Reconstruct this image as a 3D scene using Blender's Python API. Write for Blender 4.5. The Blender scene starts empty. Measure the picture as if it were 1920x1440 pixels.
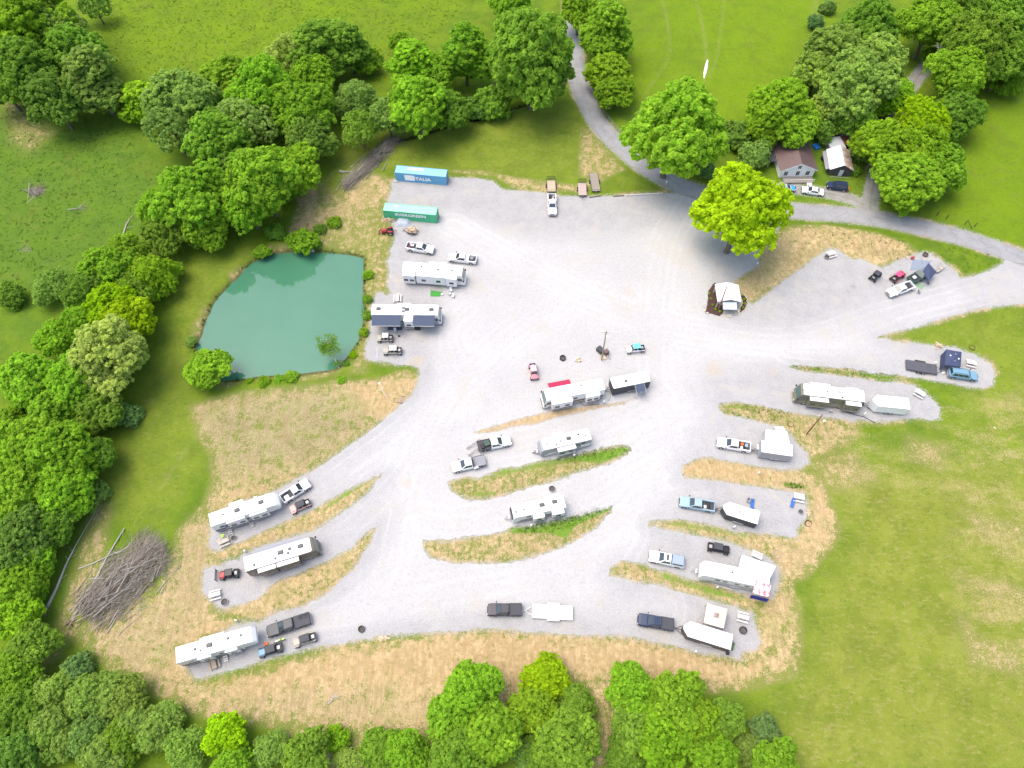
import bpy, bmesh, math, random
import numpy as np
from mathutils import Vector, Matrix
from mathutils.geometry import delaunay_2d_cdt, tessellate_polygon
R=math.radians
random.seed(7); rng=np.random.default_rng(7)
SC=bpy.context.scene; COL=SC.collection
# ------------------------------------------------------------------ camera, light, exposure
CAM_H=122.0; FOC=1340.0; TILT=R(30)
cd=bpy.data.cameras.new('camera'); cam=bpy.data.objects.new('camera',cd); COL.objects.link(cam)
cam.location=(0,0,CAM_H); cam.rotation_euler=(TILT,0,0)
cd.sensor_width=36; cd.lens=36*FOC/1920; cd.clip_start=1; cd.clip_end=6000
SC.camera=cam
SUN_EL=R(70); SUN_AZ=R(-78)            # azimuth from +Y, soft light out of the west
w=bpy.data.worlds.new('World'); SC.world=w; w.use_nodes=True
wn=w.node_tree.nodes; wl=w.node_tree.links; wn.clear()
sky=wn.new('ShaderNodeTexSky'); sky.sky_type='NISHITA'; sky.sun_disc=False
sky.sun_elevation=SUN_EL; sky.sun_rotation=SUN_AZ; sky.dust_density=4.0; sky.air_density=1.0; sky.ozone_density=1.0
bg=wn.new('ShaderNodeBackground'); bg.inputs['Strength'].default_value=0.15
wo=wn.new('ShaderNodeOutputWorld'); wl.new(sky.outputs[0],bg.inputs[0]); wl.new(bg.outputs[0],wo.inputs[0])
sd_=bpy.data.lights.new('sun','SUN'); sd_.energy=0.95; sd_.angle=R(48); sd_.color=(1.0,0.93,0.84)
sun=bpy.data.objects.new('sun',sd_); COL.objects.link(sun)
sv=Vector((math.sin(SUN_AZ)*math.cos(SUN_EL),math.cos(SUN_AZ)*math.cos(SUN_EL),math.sin(SUN_EL)))
sun.rotation_euler=sv.to_track_quat('Z','Y').to_euler(); sun.location=(0,150,200)
SC.view_settings.view_transform='Standard'; SC.view_settings.look='None'
SC.view_settings.exposure=1.08; SC.view_settings.gamma=1.0; SC.view_settings.use_curve_mapping=False
SC.cycles.max_bounces=7; SC.cycles.diffuse_bounces=5; SC.cycles.glossy_bounces=2; SC.cycles.transmission_bounces=5
# ------------------------------------------------------------------ survey: a point of the photograph -> a point of the place
def P(px,py,z=0.0):
    dx=(px-960)/FOC; dy=-(py-720)/FOC; c=math.cos(TILT); s=math.sin(TILT)
    wy=dy*c+s; wz=dy*s-c; t=(z-CAM_H)/wz
    return (dx*t,wy*t)
def PL(pts,z=0.0): return [P(x,y,z) for x,y in pts]
def pair(A,B,z):
    a=P(*A,z); b=P(*B,z)
    return ((a[0]+b[0])/2,(a[1]+b[1])/2), math.atan2(b[1]-a[1],b[0]-a[0]), math.hypot(b[0]-a[0],b[1]-a[1])
# ------------------------------------------------------------------ node helpers
class NT:
    def __init__(s,name):
        s.m=bpy.data.materials.new(name); s.m.use_nodes=True; s.n=s.m.node_tree.nodes; s.l=s.m.node_tree.links; s.n.clear()
        s.out=s.n.new('ShaderNodeOutputMaterial')
    def node(s,t,**k):
        o=s.n.new(t)
        for a,b in k.items(): setattr(o,a,b)
        return o
    def put(s,inp,v):
        if hasattr(v,'links') or isinstance(v,bpy.types.NodeSocket): s.l.new(v,inp)
        elif isinstance(v,(tuple,list)):
            inp.default_value=tuple(v)+((1.0,) if len(v)==3 and len(inp.default_value)==4 else ())
        else: inp.default_value=v
    def math(s,op,a,b=0.0,c=None,clamp=False):
        o=s.node('ShaderNodeMath',operation=op,use_clamp=clamp); s.put(o.inputs[0],a); s.put(o.inputs[1],b)
        if c is not None: s.put(o.inputs[2],c)
        return o.outputs[0]
    def coord(s,which='Object'): return s.node('ShaderNodeTexCoord').outputs[which]
    def pos(s): return s.node('ShaderNodeNewGeometry').outputs['Position']
    def mapping(s,v,scale=(1,1,1),rot=(0,0,0)):
        o=s.node('ShaderNodeMapping'); s.put(o.inputs['Vector'],v); o.inputs['Scale'].default_value=scale; o.inputs['Rotation'].default_value=rot
        return o.outputs[0]
    def noise(s,v,scale,detail=3,rough=.55,dist=0.0,color=False):
        o=s.node('ShaderNodeTexNoise'); s.put(o.inputs['Vector'],v); o.inputs['Scale'].default_value=scale
        o.inputs['Detail'].default_value=detail; o.inputs['Roughness'].default_value=rough; o.inputs['Distortion'].default_value=dist
        return o.outputs['Color' if color else 'Fac']
    def voro(s,v,scale,out='Distance',feature='F1'):
        o=s.node('ShaderNodeTexVoronoi',feature=feature); s.put(o.inputs['Vector'],v); o.inputs['Scale'].default_value=scale
        return o.outputs[out]
    def ramp(s,f,a,b):  # smooth 0..1 between a and b
        o=s.node('ShaderNodeMapRange',interpolation_type='SMOOTHSTEP'); s.put(o.inputs[0],f)
        s.put(o.inputs[1],a); s.put(o.inputs[2],b); o.inputs[3].default_value=0; o.inputs[4].default_value=1
        return o.outputs[0]
    def mix(s,f,a,b,mode='MIX'):
        o=s.node('ShaderNodeMix',data_type='RGBA',blend_type=mode); s.put(o.inputs[0],f); s.put(o.inputs[6],a); s.put(o.inputs[7],b)
        return o.outputs[2]
    def attr(s,name): return s.node('ShaderNodeAttribute',attribute_name=name).outputs['Fac']
    def bump(s,h,strength=.5,dist=.1):
        o=s.node('ShaderNodeBump'); o.inputs['Strength'].default_value=strength; o.inputs['Distance'].default_value=dist; s.put(o.inputs['Height'],h)
        return o.outputs[0]
    def bsdf(s,color,rough=.8,metal=0.0,normal=None,spec=.5,coat=0.0,alpha=None):
        o=s.node('ShaderNodeBsdfPrincipled'); s.put(o.inputs['Base Color'],color); s.put(o.inputs['Roughness'],rough); s.put(o.inputs['Metallic'],metal)
        s.put(o.inputs['Specular IOR Level'],spec); s.put(o.inputs['Coat Weight'],coat)
        if normal is not None: s.put(o.inputs['Normal'],normal)
        s.l.new(o.outputs[0],s.out.inputs[0]); return o
MC={}
def paint(name,col,rough=.35,metal=0.0,dirt=.12,coat=.12,scale=1.5):
    if name in MC: return MC[name]
    t=NT(name); v=t.coord(); n=t.noise(v,scale,4,.6); n2=t.noise(v,scale*9,2,.6)
    c=t.mix(t.math('MULTIPLY',t.ramp(n,.42,.78),dirt),col,tuple(x*.45+.05 for x in col))
    c=t.mix(t.math('MULTIPLY',n2,dirt*.5),c,tuple(x*.7 for x in col))
    r=t.math('ADD',rough,t.math('MULTIPLY',n,.15))
    t.bsdf(c,r,metal,t.bump(n2,.08,.02),coat=coat,spec=.32); MC[name]=t.m; return t.m
def matte(name,col,rough=.85,var=.25,scale=4.0,bump=.15):
    if name in MC: return MC[name]
    t=NT(name); v=t.coord(); n=t.noise(v,scale,4,.6)
    c=t.mix(n,tuple(x*(1-var) for x in col),tuple(min(1,x*(1+var)) for x in col))
    t.bsdf(c,rough,0,t.bump(n,bump,.03),spec=.3); MC[name]=t.m; return t.m
def glass(name='window_glass',col=(.02,.03,.035)):
    if name in MC: return MC[name]
    t=NT(name); v=t.coord(); n=t.noise(v,2.0,2)
    t.bsdf(t.mix(n,col,tuple(x*1.8 for x in col)),.08,0,spec=.8,coat=.5); MC[name]=t.m; return t.m
def metal(name,col=(.5,.5,.5),rough=.4):
    if name in MC: return MC[name]
    t=NT(name); v=t.coord(); n=t.noise(v,6.0,4,.6)
    t.bsdf(t.mix(n,tuple(x*.75 for x in col),col),t.math('ADD',rough,t.math('MULTIPLY',n,.25)),.85,t.bump(n,.1,.01)); MC[name]=t.m; return t.m
def wood(name,col,scale=3.0,axis=0):
    if name in MC: return MC[name]
    t=NT(name); v=t.coord(); s=[14,14,14]; s[axis]=1.2
    n=t.noise(t.mapping(v,tuple(s)),scale*.5,5,.65,.3); n2=t.noise(v,scale,3)
    c=t.mix(t.ramp(n,.3,.75),tuple(x*.62 for x in col),col); c=t.mix(t.math('MULTIPLY',n2,.35),c,tuple(x*.75 for x in col))
    t.bsdf(c,.85,0,t.bump(n,.3,.02),spec=.2); MC[name]=t.m; return t.m
# ------------------------------------------------------------------ mesh helpers
class MB:
    def __init__(s): s.v=[]; s.f=[]
    def add(s,vs,fs):
        o=len(s.v); s.v+= [tuple(v) for v in vs]; s.f+=[tuple(i+o for i in f) for f in fs]; return s
    def box(s,x0,x1,y0,y1,z0,z1):
        return s.frus((x0,x1,y0,y1,z0),(x0,x1,y0,y1,z1))
    def frus(s,b,t):
        x0,x1,y0,y1,z0=b; X0,X1,Y0,Y1,z1=t
        return s.add([(x0,y0,z0),(x1,y0,z0),(x1,y1,z0),(x0,y1,z0),(X0,Y0,z1),(X1,Y0,z1),(X1,Y1,z1),(X0,Y1,z1)],
              [(3,2,1,0),(4,5,6,7),(0,1,5,4),(1,2,6,5),(2,3,7,6),(3,0,4,7)])
    def cyl(s,a,b,r0,r1=None,n=8,cap=True):
        r1=r0 if r1 is None else r1; a=Vector(a); b=Vector(b); d=(b-a)
        if d.length<1e-6: return s
        d.normalize(); u=d.orthogonal().normalized(); w=d.cross(u); vs=[]
        for c,r in ((a,r0),(b,r1)):
            for i in range(n):
                t=2*math.pi*i/n; vs.append(c+u*(r*math.cos(t))+w*(r*math.sin(t)))
        fs=[(i,(i+1)%n,n+(i+1)%n,n+i) for i in range(n)]
        if cap: fs+=[tuple(reversed(range(n))),tuple(range(n,2*n))]
        return s.add(vs,fs)
    def tube(s,pts,r,n=6,closed=False):
        rr=r if isinstance(r,(list,tuple)) else [r]*len(pts)
        for i in range(len(pts)-1): s.cyl(pts[i],pts[i+1],rr[i],rr[i+1],n)
        return s
    def prof(s,pts,y0,y1):   # (x,z) outline pushed along y
        n=len(pts); vs=[(x,y0,z) for x,z in pts]+[(x,y1,z) for x,z in pts]
        return s.add(vs,[tuple(range(n)),tuple(reversed(range(n,2*n)))]+[(i,n+i,n+(i+1)%n,(i+1)%n) for i in range(n)])
    def plan(s,pts,z0,z1):   # (x,y) outline pushed up
        n=len(pts); vs=[(x,y,z0) for x,y in pts]+[(x,y,z1) for x,y in pts]
        return s.add(vs,[tuple(reversed(range(n))),tuple(range(n,2*n))]+[(i,(i+1)%n,n+(i+1)%n,n+i) for i in range(n)])
    def loft(s,secs):        # secs: lists of equal-length point loops
        n=len(secs[0]); vs=[p for q in secs for p in q]; fs=[]
        for k in range(len(secs)-1):
            for i in range(n): fs.append((k*n+i,k*n+(i+1)%n,(k+1)*n+(i+1)%n,(k+1)*n+i))
        fs.append(tuple(reversed(range(n)))); fs.append(tuple(range((len(secs)-1)*n,len(secs)*n)))
        return s.add(vs,fs)
    def slab(s,q,t):         # quad corners with thickness t outward
        a,b,c,d=[Vector(p) for p in q]; n=(b-a).cross(d-a).normalized()*t
        return s.add([a,b,c,d,a+n,b+n,c+n,d+n],[(3,2,1,0),(4,5,6,7),(0,1,5,4),(1,2,6,5),(2,3,7,6),(3,0,4,7)])
    def mesh(s,name,mat=None,bevel=0.0,seg=1,smooth=False):
        me=bpy.data.meshes.new(name); me.from_pydata(s.v,[],s.f)
        bm=bmesh.new(); bm.from_mesh(me); bmesh.ops.recalc_face_normals(bm,faces=bm.faces)
        if bevel>0: bmesh.ops.bevel(bm,geom=[e for e in bm.edges if len(e.link_faces)==2 and e.calc_face_angle(0)>.4],offset=bevel,segments=seg,affect='EDGES',profile=.6,clamp_overlap=True)
        if smooth:
            for f in bm.faces: f.smooth=True
        bm.to_mesh(me); bm.free()
        if mat: me.materials.append(mat)
        return me
def obj(name,me,parent=None,loc=None,rot=None,kind=None):
    o=bpy.data.objects.new(name,me); COL.objects.link(o)
    if parent is not None: o.parent=parent
    if loc is not None: o.location=loc
    if rot is not None: o.rotation_euler=rot
    if kind: o['kind']=kind
    return o
def part(name,mb,mat,parent,bevel=0.0,smooth=False,seg=1,label=None,kind=None,loc=None,rot=None):
    me=mb.mesh(name,mat,bevel,seg,smooth) if isinstance(mb,MB) else mb
    o=obj(name,me,parent,loc,rot,kind)
    if label: o['label']=label
    return o
USED={}
def thing(name,label,cat,loc=(0,0,0),rz=0,group=None,me=None,scale=None):
    if not 4<=len(label.split())<=16: print('BADLABEL',len(label.split()),label)
    if label in USED: print('DUPLABEL',label)
    USED[label]=1
    o=bpy.data.objects.new(name,me); COL.objects.link(o)
    o.location=loc; o.rotation_euler=(0,0,rz); o['label']=label; o['category']=cat
    if group: o['group']=group
    if scale: o.scale=scale
    return o
# ------------------------------------------------------------------ outlines of the lot (photograph points)
LOT=[(737,338),(790,334),(843,334),(870,334),(900,336),(923,340),(935,352),(947,357),(993,360),(1023,363),(1050,368),(1083,369),(1130,368),(1173,367),(1273,362),(1300,352),
(1330,358),(1400,372),(1470,400),(1452,440),(1425,470),(1419,484),(1420,497.5),(1402,509),(1381,522),(1372,532),(1376,560),(1402,567),(1411,572),(1426,561),(1449,544),(1467,529),(1509,501),(1526,486),(1556,466.5),(1569,467),
(1584,480),(1599,488),(1620,488),(1633,496),(1653,502.5),(1669,498),(1687,488),(1708,482),(1719,476),(1733,473.5),(1745,475),(1761,487),(1781,499),(1794,513),(1801,523),(1819,520),(1834,516),(1850,510),(1880,495),(1886,484),
(1960,496),(1990,560),(1940,566),(1900,571),(1834,579),(1769,596),(1733,609),(1697,618),(1666,624),(1635,633),(1663,635),(1677,642),(1713,643),(1757,650),(1790,652),(1830,667),(1857,683),(1863,700),(1860,720),(1843,727),
(1813,725),(1780,717),(1753,713),(1697,704),(1640,700),(1597,691),(1553,688),(1487,684),(1478,688),(1507,698),(1547,702),(1613,710),(1657,718),(1680,717),(1710,723),(1730,732),(1747,750),(1760,763),(1760,785),(1740,787),(1723,783),
(1647,790),(1625,788),(1613,785),(1597,790),(1580,785),(1557,782),(1513,777),(1467,770),(1430,760),(1380,752),(1347,757),(1348,770),(1360,778),(1397,785),(1440,797),(1460,800),(1480,813),(1497,837),(1513,850),(1515,867),(1500,878),
(1467,880),(1430,875),(1390,867),(1360,863),(1327,855),(1300,862),(1280,872),(1276,885),(1283,897),(1347,903),(1413,913),(1460,920),(1487,923),(1508,926),(1511,947),(1514,964),(1505,975),(1494,992),(1492,1007),(1457,1002),(1434,1000),
(1412,997),(1376,996),(1363,990),(1344,986),(1327,982),(1312,979),(1281,973),(1256,973),(1217,977),(1215,986),(1249,994),(1281,999),(1305,1005),(1331,1011),(1356,1014),(1376,1022),(1399,1031),(1430,1040),(1459,1063),(1462,1080),
(1455,1105),(1442,1121),(1406,1116),(1365,1103),(1327,1089),(1309,1087),(1281,1082),(1266,1074),(1243,1069),(1221,1063),(1211,1057),(1190,1053),(1163,1050),(1140,1067),(1140,1082),(1169,1085),(1194,1093),(1222,1096),(1247,1100),
(1260,1107),(1294,1116),(1324,1124.5),(1355,1133),(1379,1138),(1394,1146),(1410,1150),(1416,1175),(1424,1202),(1416,1217),(1391,1221),(1388,1236),(1369,1231),(1347,1227),(1316,1224),(1293,1219),(1279,1213),(1238,1205),(1211,1199),
(1191,1194),(1160,1192),(1110,1190),(1083,1190),(1036,1186),(989,1184),(942,1179),(896,1177.5),(853,1183),(773,1187),(707,1193),(640,1206),(600,1211),(544,1224),(487,1239),(450,1250),(412,1261),(390,1267),(375,1272),(366,1267),(356,1256),
(345,1240),(400,1200),(440,1172),(459,1167.5),(484,1168),(499,1162),(512,1151),(540,1145),(566,1139),(600,1122),(628,1102),(640,1087),(663,1070),(683,1037),(700,1010),(712,983),(690,996),(673,1010),(660,1027),(640,1036),(610,1052),(563,1072),(516,1089),
(487,1118),(444,1134),(416,1141),(407,1134),(384,1112),(381,1105),(385,1066),(418,1061),(426,1051),(447,1051),(455,1040),(470,1033),(500,1022),(563,1003),(585,997),(610,983),(633,967),(660,949),(690,925),(705,905),(721,886),
(695,897),(660,913),(626,931),(579,958),(532,977),(500,992),(477,1002),(454,1013),(430,1022),(410,1031),(400,1031),(394,1025),(393,1011),(397,1000),(396,985),(430,950),(500,930),(516,921),(555,900),(591,882),(640,847),(700,805),(730,780),
(755,758),(772,742),(783,722),(788,700),(784,688),(765,683),(745,684),(729,679),(705,677),(688,672),(687,647),(693,632),(696,610),(694,590),(696,572),(702,566),(706,552),(709,549),(718,550),(724,554),(734,550),(727,535),(731,511),(727,491),
(734,474),(731,470),(738,460),(741,444),(734,415),(722,408),(727,378),(735,355)]
ISL=[[(884,813),(908,803),(932,797),(960,788),(995,779),(1049,768),(1096,761),(1140,757),(1196,747),(1159,760),(1112,768),(1080,776),(1049,782),(1002,796),(960,801),(932,810),(905,814)],
[(837,903),(876,892),(891,896),(914,889),(942,876),(966,876),(1007,864),(1045,859),(1101,847),(1127,840),(1167,833),(1180,838),(1186,846),(1157,864),(1120,877),(1082,887),(1026,907),(970,922),(932,934),(904,939),(882,938),(865,934),(844,921)],
[(792,1010),(840,1012),(900,1003),(940,997),(953,991),(963,985),(990,986),(1005,983),(1036,977),(1082,967),(1120,958),(1150,947),(1146,960),(1120,990),(1082,1014),(1040,1033),(1000,1045),(953,1058),(907,1057),(857,1057),(807,1048),(793,1027)]]
POND=[(365,650),(371,638),(377,627),(382,608),(390,590),(394,577),(400,567),(408,555),(420,543),(432,529),(447,517),(458,503),(469,492),(485,485),(510,474),(545,470),(580,470),(620,473),(655,476),(684,482),(685,520),(683,560),(682,600),(674,640),(656,668),(642,688),(630,697),(610,700),(567,706),(530,708),(493,710),(455,713),(417,718),(395,705),(375,680)]
ROAD=[(1072,-40),(1074,40),(1076,90),(1079,125),(1087,160),(1100,192),(1123,233),(1150,263),(1185,295),(1220,320),(1260,342),(1300,358),(1340,370),(1400,384),(1483,395),(1580,402),(1650,411),(1713,424),(1770,437),(1813,448),(1870,467),(1912,482),(2000,512),(2120,552)]
DRIVE=[(1632,400),(1632,378),(1637,350),(1643,325),(1652,290),(1664,255),(1674,232),(1688,200),(1705,165),(1750,110),(1800,60),(1835,20),(1870,-30)]
STRIP=[(1630,388),(1600,375),(1560,364),(1520,358),(1480,353),(1455,350)]
CREEK=[(700,290),(718,276),(740,266),(790,253),(830,240),(860,229),(905,222),(955,205),(1000,192),(1045,172),(1063,150)]
# numpy distance tools
def seg_d(PX,PY,a,b):
    ax,ay=a; bx,by=b; dx=bx-ax; dy=by-ay; L=dx*dx+dy*dy+1e-9
    t=np.clip(((PX-ax)*dx+(PY-ay)*dy)/L,0,1); return np.hypot(PX-ax-t*dx,PY-ay-t*dy)
def line_d(PX,PY,pts):
    d=np.full(PX.shape,1e9)
    for i in range(len(pts)-1): d=np.minimum(d,seg_d(PX,PY,pts[i],pts[i+1]))
    return d
def poly_sd(PX,PY,pts):
    d=line_d(PX,PY,list(pts)+[pts[0]]); ins=np.zeros(PX.shape,bool)
    for i in range(len(pts)):
        x0,y0=pts[i]; x1,y1=pts[(i+1)%len(pts)]
        if y0==y1: continue
        c=((y0>PY)!=(y1>PY))&(PX<(x1-x0)*(PY-y0)/(y1-y0)+x0); ins^=c
    return np.where(ins,-d,d)
def vnoise(X,Y,s,seed=0):
    r=np.random.default_rng(seed); G=r.random((256,256)); x=X/s+1000; y=Y/s+1000
    xi=np.floor(x).astype(int); yi=np.floor(y).astype(int); fx=x-xi; fy=y-yi; fx=fx*fx*(3-2*fx); fy=fy*fy*(3-2*fy)
    g=lambda a,b:G[a%256,b%256]
    return (g(xi,yi)*(1-fx)+g(xi+1,yi)*fx)*(1-fy)+(g(xi,yi+1)*(1-fx)+g(xi+1,yi+1)*fx)*fy
def jag(pts,step=.7,amp=.28,seed=1,closed=True):
    r=random.Random(seed); out=[]; n=len(pts)
    for i in range(n if closed else n-1):
        a=Vector(pts[i]); b=Vector(pts[(i+1)%n]); L=(b-a).length; k=max(1,int(L/step)); nr=Vector((-(b-a).y,(b-a).x)).normalized() if L>0 else Vector((0,0))
        for j in range(k):
            p=a.lerp(b,j/k); q=r.gauss(0,amp*.55)+(r.gauss(0,amp*.6) if r.random()<.15 else 0)
            out.append((p.x+nr.x*q,p.y+nr.y*q))
    return out
def spline(pts,step=1.5):
    out=[]; n=len(pts); V=[Vector(p) for p in pts]
    for i in range(n-1):
        p0=V[max(0,i-1)]; p1=V[i]; p2=V[i+1]; p3=V[min(n-1,i+2)]; k=max(1,int((p2-p1).length/step))
        for j in range(k):
            t=j/k; out.append(tuple(.5*((2*p1)+(p2-p0)*t+(2*p0-5*p1+4*p2-p3)*t*t+(3*p1-p0-3*p2+p3)*t**3)))
    out.append(tuple(V[-1])); return out
lotW=PL(LOT); islW=[PL(i) for i in ISL]; pondW=PL(POND,-.4); roadW=spline(PL(ROAD)); driveW=spline(PL(DRIVE)); stripW=spline(PL(STRIP)); creekW=spline(PL(CREEK))
# ------------------------------------------------------------------ ground sheet
def axis(lo,hi,step,far):
    a=list(np.arange(lo,hi+1e-6,step)); s=step; x=hi
    up=[]
    while x<far: s*=1.35; x+=s; up.append(x)
    s=step; x=lo; dn=[]
    while x>-far: s*=1.35; x-=s; dn.append(x)
    return np.array(dn[::-1]+a+up)
gx=axis(-150,150,.55,3000); gy=axis(-14,206,.55,3000)
X,Y=np.meshgrid(gx,gy); fine=(X>-152)&(X<152)&(Y>-16)&(Y<208)
def full(fn,default=60.0):
    o=np.full(X.shape,default); o[fine]=fn(X[fine],Y[fine]); return o
sd_lot=full(lambda x,y:poly_sd(x,y,lotW))
for iw in islW: sd_lot=np.maximum(sd_lot,-full(lambda x,y:poly_sd(x,y,iw),1e3))
def taper(d,w): return d-w
sd_road=full(lambda x,y:line_d(x,y,roadW)-2.35); sd_drv=full(lambda x,y:np.minimum(line_d(x,y,driveW)-1.6,line_d(x,y,stripW)-1.5))
sd_g=np.minimum(np.minimum(sd_lot,sd_road),sd_drv)
sd_pond=full(lambda x,y:poly_sd(x,y,pondW)); d_creek=full(lambda x,y:line_d(x,y,creekW))
def sstep(x,a,b): t=np.clip((x-a)/(b-a),0,1); return t*t*(3-2*t)
swell=(vnoise(X,Y,9,3)-.3)*.5+(vnoise(X,Y,2.6,4)-.5)*.12
Z=-.04+.055*sstep(sd_g,-.35,.15)+sstep(sd_g,.35,3.5)*(.22+swell*.7)
Z+=.10*sstep(sd_g,.3,.9)*vnoise(X,Y,1.1,9)
Z-=1.7*(1-sstep(sd_pond,-2.6,1.6)); Z-=.9*(1-sstep(d_creek,.2,1.3))*sstep(sd_g,.5,2)
far=np.maximum(np.maximum(np.abs(X)-160,0),np.maximum(np.abs(Y-95)-125,0)); Z+=far*.04*(.5+vnoise(X,Y,160,12))
def zone(pts,soft=2.0,z=0.0): return full(lambda x,y:1-sstep(poly_sd(x,y,PL(pts,z)),-soft,soft),0.0)
def zones(lst):
    o=np.zeros(X.shape)
    for pts,soft,amt in lst: o=np.maximum(o,zone(pts,soft)*amt)
    return o
def path(pts,wd,soft=.5): return full(lambda x,y:1-sstep(line_d(x,y,spline(PL(pts))),wd-soft,wd+soft),0.0)
# straw-covered or dried grass
dry=zones([
([(362,765),(420,745),(500,735),(600,728),(640,715),(700,728),(745,700),(800,700),(780,745),(700,800),(640,845),(590,885),(500,930),(430,960),(390,965),(355,1010),(330,1040),(350,985),(385,950),(402,900),(398,850),(375,815)],2.2,.72),
([(400,960),(385,1050),(385,1110),(420,1150),(500,1165),(640,1090),(712,985),(690,1000),(600,1060),(500,1095),(430,1140),(400,1100),(420,1050),(455,1035),(600,990),(660,950),(722,884),(640,925),(540,975),(430,1025),(395,1030)],1.2,.8),
([(340,1000),(400,960),(400,1150),(460,1170),(350,1230),(360,1265),(400,1290),(640,1215),(880,1180),(1190,1195),(1390,1240),(1440,1220),(1470,1180),(1490,1130),(1495,1200),(1485,1260),(1400,1285),(1330,1290),(1200,1275),(1100,1262),(1010,1290),(960,1320),(880,1335),(820,1385),(700,1380),(560,1360),(430,1345),(370,1330),(290,1290),(210,1250),(170,1200),(210,1165),(290,1120),(330,1060)],2.5,.86),
([(1500,880),(1540,905),(1570,990),(1560,1020),(1510,1080),(1480,1090),(1490,1140),(1470,1180),(1440,1230),(1380,1250),(1420,1180),(1420,1150),(1455,1110),(1462,1070),(1440,1040),(1360,1018),(1400,998),(1490,1008),(1515,970),(1510,925)],1.6,.85),
([(1276,872),(1330,856),(1430,878),(1500,880),(1510,925),(1400,912),(1280,900)],1.0,.9),
([(1215,974),(1300,975),(1400,997),(1490,1008),(1440,1040),(1300,1003),(1215,988)],.8,.62),
([(1138,1064),(1165,1048),(1300,1088),(1440,1122),(1410,1150),(1260,1106),(1138,1084)],.8,.68),
([(1345,752),(1430,760),(1620,788),(1600,830),(1540,850),(1515,860),(1480,812),(1350,776)],1.2,.62),
([(1420,470),(1480,428),(1550,425),(1640,440),(1700,462),(1720,475),(1640,502),(1600,488),(1560,464),(1470,528),(1405,568),(1372,540),(1385,520),(1422,497)],1.6,.92),
([(800,700),(640,722),(650,780),(740,790)],1.5,.9),
([(737,338),(700,330),(660,345),(640,380),(560,420),(600,440),(680,400),(735,378)],2.0,.75),
([(560,340),(600,345),(600,430),(545,440),(560,390)],1.5,.75),([(600,350),(720,380),(722,410),(745,440),(728,470),(728,500),(725,545),(692,560),(686,480),(600,465),(580,420)],3,.42),([(686,470),(730,470),(726,545),(700,560),(694,640),(684,700),(660,700),(690,600)],2,.48),
([(845,322),(930,330),(960,352),(1100,362),(1110,345),(1080,350),(960,335),(900,322)],1.2,.7),
([(1090,240),(1110,250),(1170,320),(1120,345),(1085,330)],1.5,.55),
([(1800,960),(1900,985),(1920,1000),(1920,1010),(1850,1010)],3,.5),([(1790,1080),(1860,1100),(1920,1110),(1920,1130),(1850,1120)],3,.5),
([(1800,1160),(1830,1200),(1900,1230),(1900,1260),(1820,1240)],3,.6),([(1520,870),(1600,850),(1640,900),(1560,920)],3,.55),([(1700,820),(1780,840),(1760,880),(1700,860)],3,.5),
([(0,175),(60,200),(110,250),(60,290),(20,270)],4,.35),([(180,940),(210,950),(190,1090),(110,1230),(80,1250),(130,1120)],2.5,.5),([(1090,1262),(1200,1262),(1240,1290),(1190,1330),(1160,1440),(1110,1440),(1120,1330)],2,.75),([(940,1300),(1000,1290),(960,1400),(900,1400)],2,.7),([(520,1350),(700,1380),(840,1380),(860,1440),(640,1460),(560,1420)],3,.5),([(300,1100),(120,1180),(200,1230),(330,1180)],3,.6),
])
ev=sstep(vnoise(X,Y,3.2,21),.35,.8); dry=np.maximum(dry,(1-sstep(sd_lot,.1,1.9))*.66*sstep(X,-60,-20)*ev); dry=np.maximum(dry,(1-sstep(np.abs(sd_road-.3),.1,1.1))*.5*sstep(vnoise(X,Y,4.0,22),.35,.75))
dry=np.maximum(dry,(1-sstep(sd_pond,0.2,3.2))*.42*sstep(vnoise(X,Y,3.5,23),.3,.8))
for iw,am in zip(islW,(.98,.50,.60)):
    dry=np.maximum(dry,full(lambda x,y:1-sstep(poly_sd(x,y,iw),-.3,.8),0.0)*am)
soil=zones([([(884,813),(932,797),(995,779),(1049,768),(1096,761),(1196,747),(1112,768),(1002,796),(932,810)],.6,.95),
([(900,1178),(1190,1193),(1390,1240),(1480,1230),(1400,1290),(1200,1275),(900,1300),(640,1290),(460,1310),(380,1280),(640,1210)],3,.72),
([(650,726),(760,690),(790,700),(740,790),(680,770)],1.5,.55),([(560,340),(600,345),(600,430),(560,430)],1.5,.5),
([(1140,1062),(1165,1048),(1270,1078),(1200,1090)],1.2,.5),([(1276,872),(1330,856),(1450,880),(1500,900),(1400,905),(1280,895)],1.2,.7),([(1500,940),(1560,950),(1570,1010),(1500,1060)],2,.45)])
soil=np.maximum(soil,path([(700,1000),(683,1037),(640,1090),(560,1142)],1.0)*.6)
lush=np.maximum(zones([([(1130,120),(1250,-60),(1560,-60),(1480,120),(1400,260),(1330,250),(1210,180)],8,.9),([(1800,200),(1960,180),(1960,480),(1780,400)],6,.8),
([(1640,635),(1920,575),(1960,700),(1880,900),(1760,780),(1860,700)],4,.35),([(200,-60),(900,-60),(760,100),(500,120),(220,150)],10,.5)]),0)
olive=zones([([(580,330),(735,370),(735,560),(690,700),(660,700),(690,560),(680,470),(580,440)],4,.7),([(1640,635),(1920,575),(1960,700),(1980,900),(1740,800),(1860,700)],4,.5),([(1100,150),(1180,330),(1260,360),(1180,360),(1000,340),(1060,200)],4,.4),([(1480,860),(2000,860),(2000,1500),(1400,1500),(1490,1200),(1570,1000)],8,1.0),([(300,500),(480,470),(360,640),(370,740),(400,860),(300,1000),(180,960),(260,740),(330,600)],3,.45),
([(570,260),(700,240),(1060,200),(1170,330),(1250,360),(880,330),(740,330),(640,350)],4,.5)])
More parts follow.
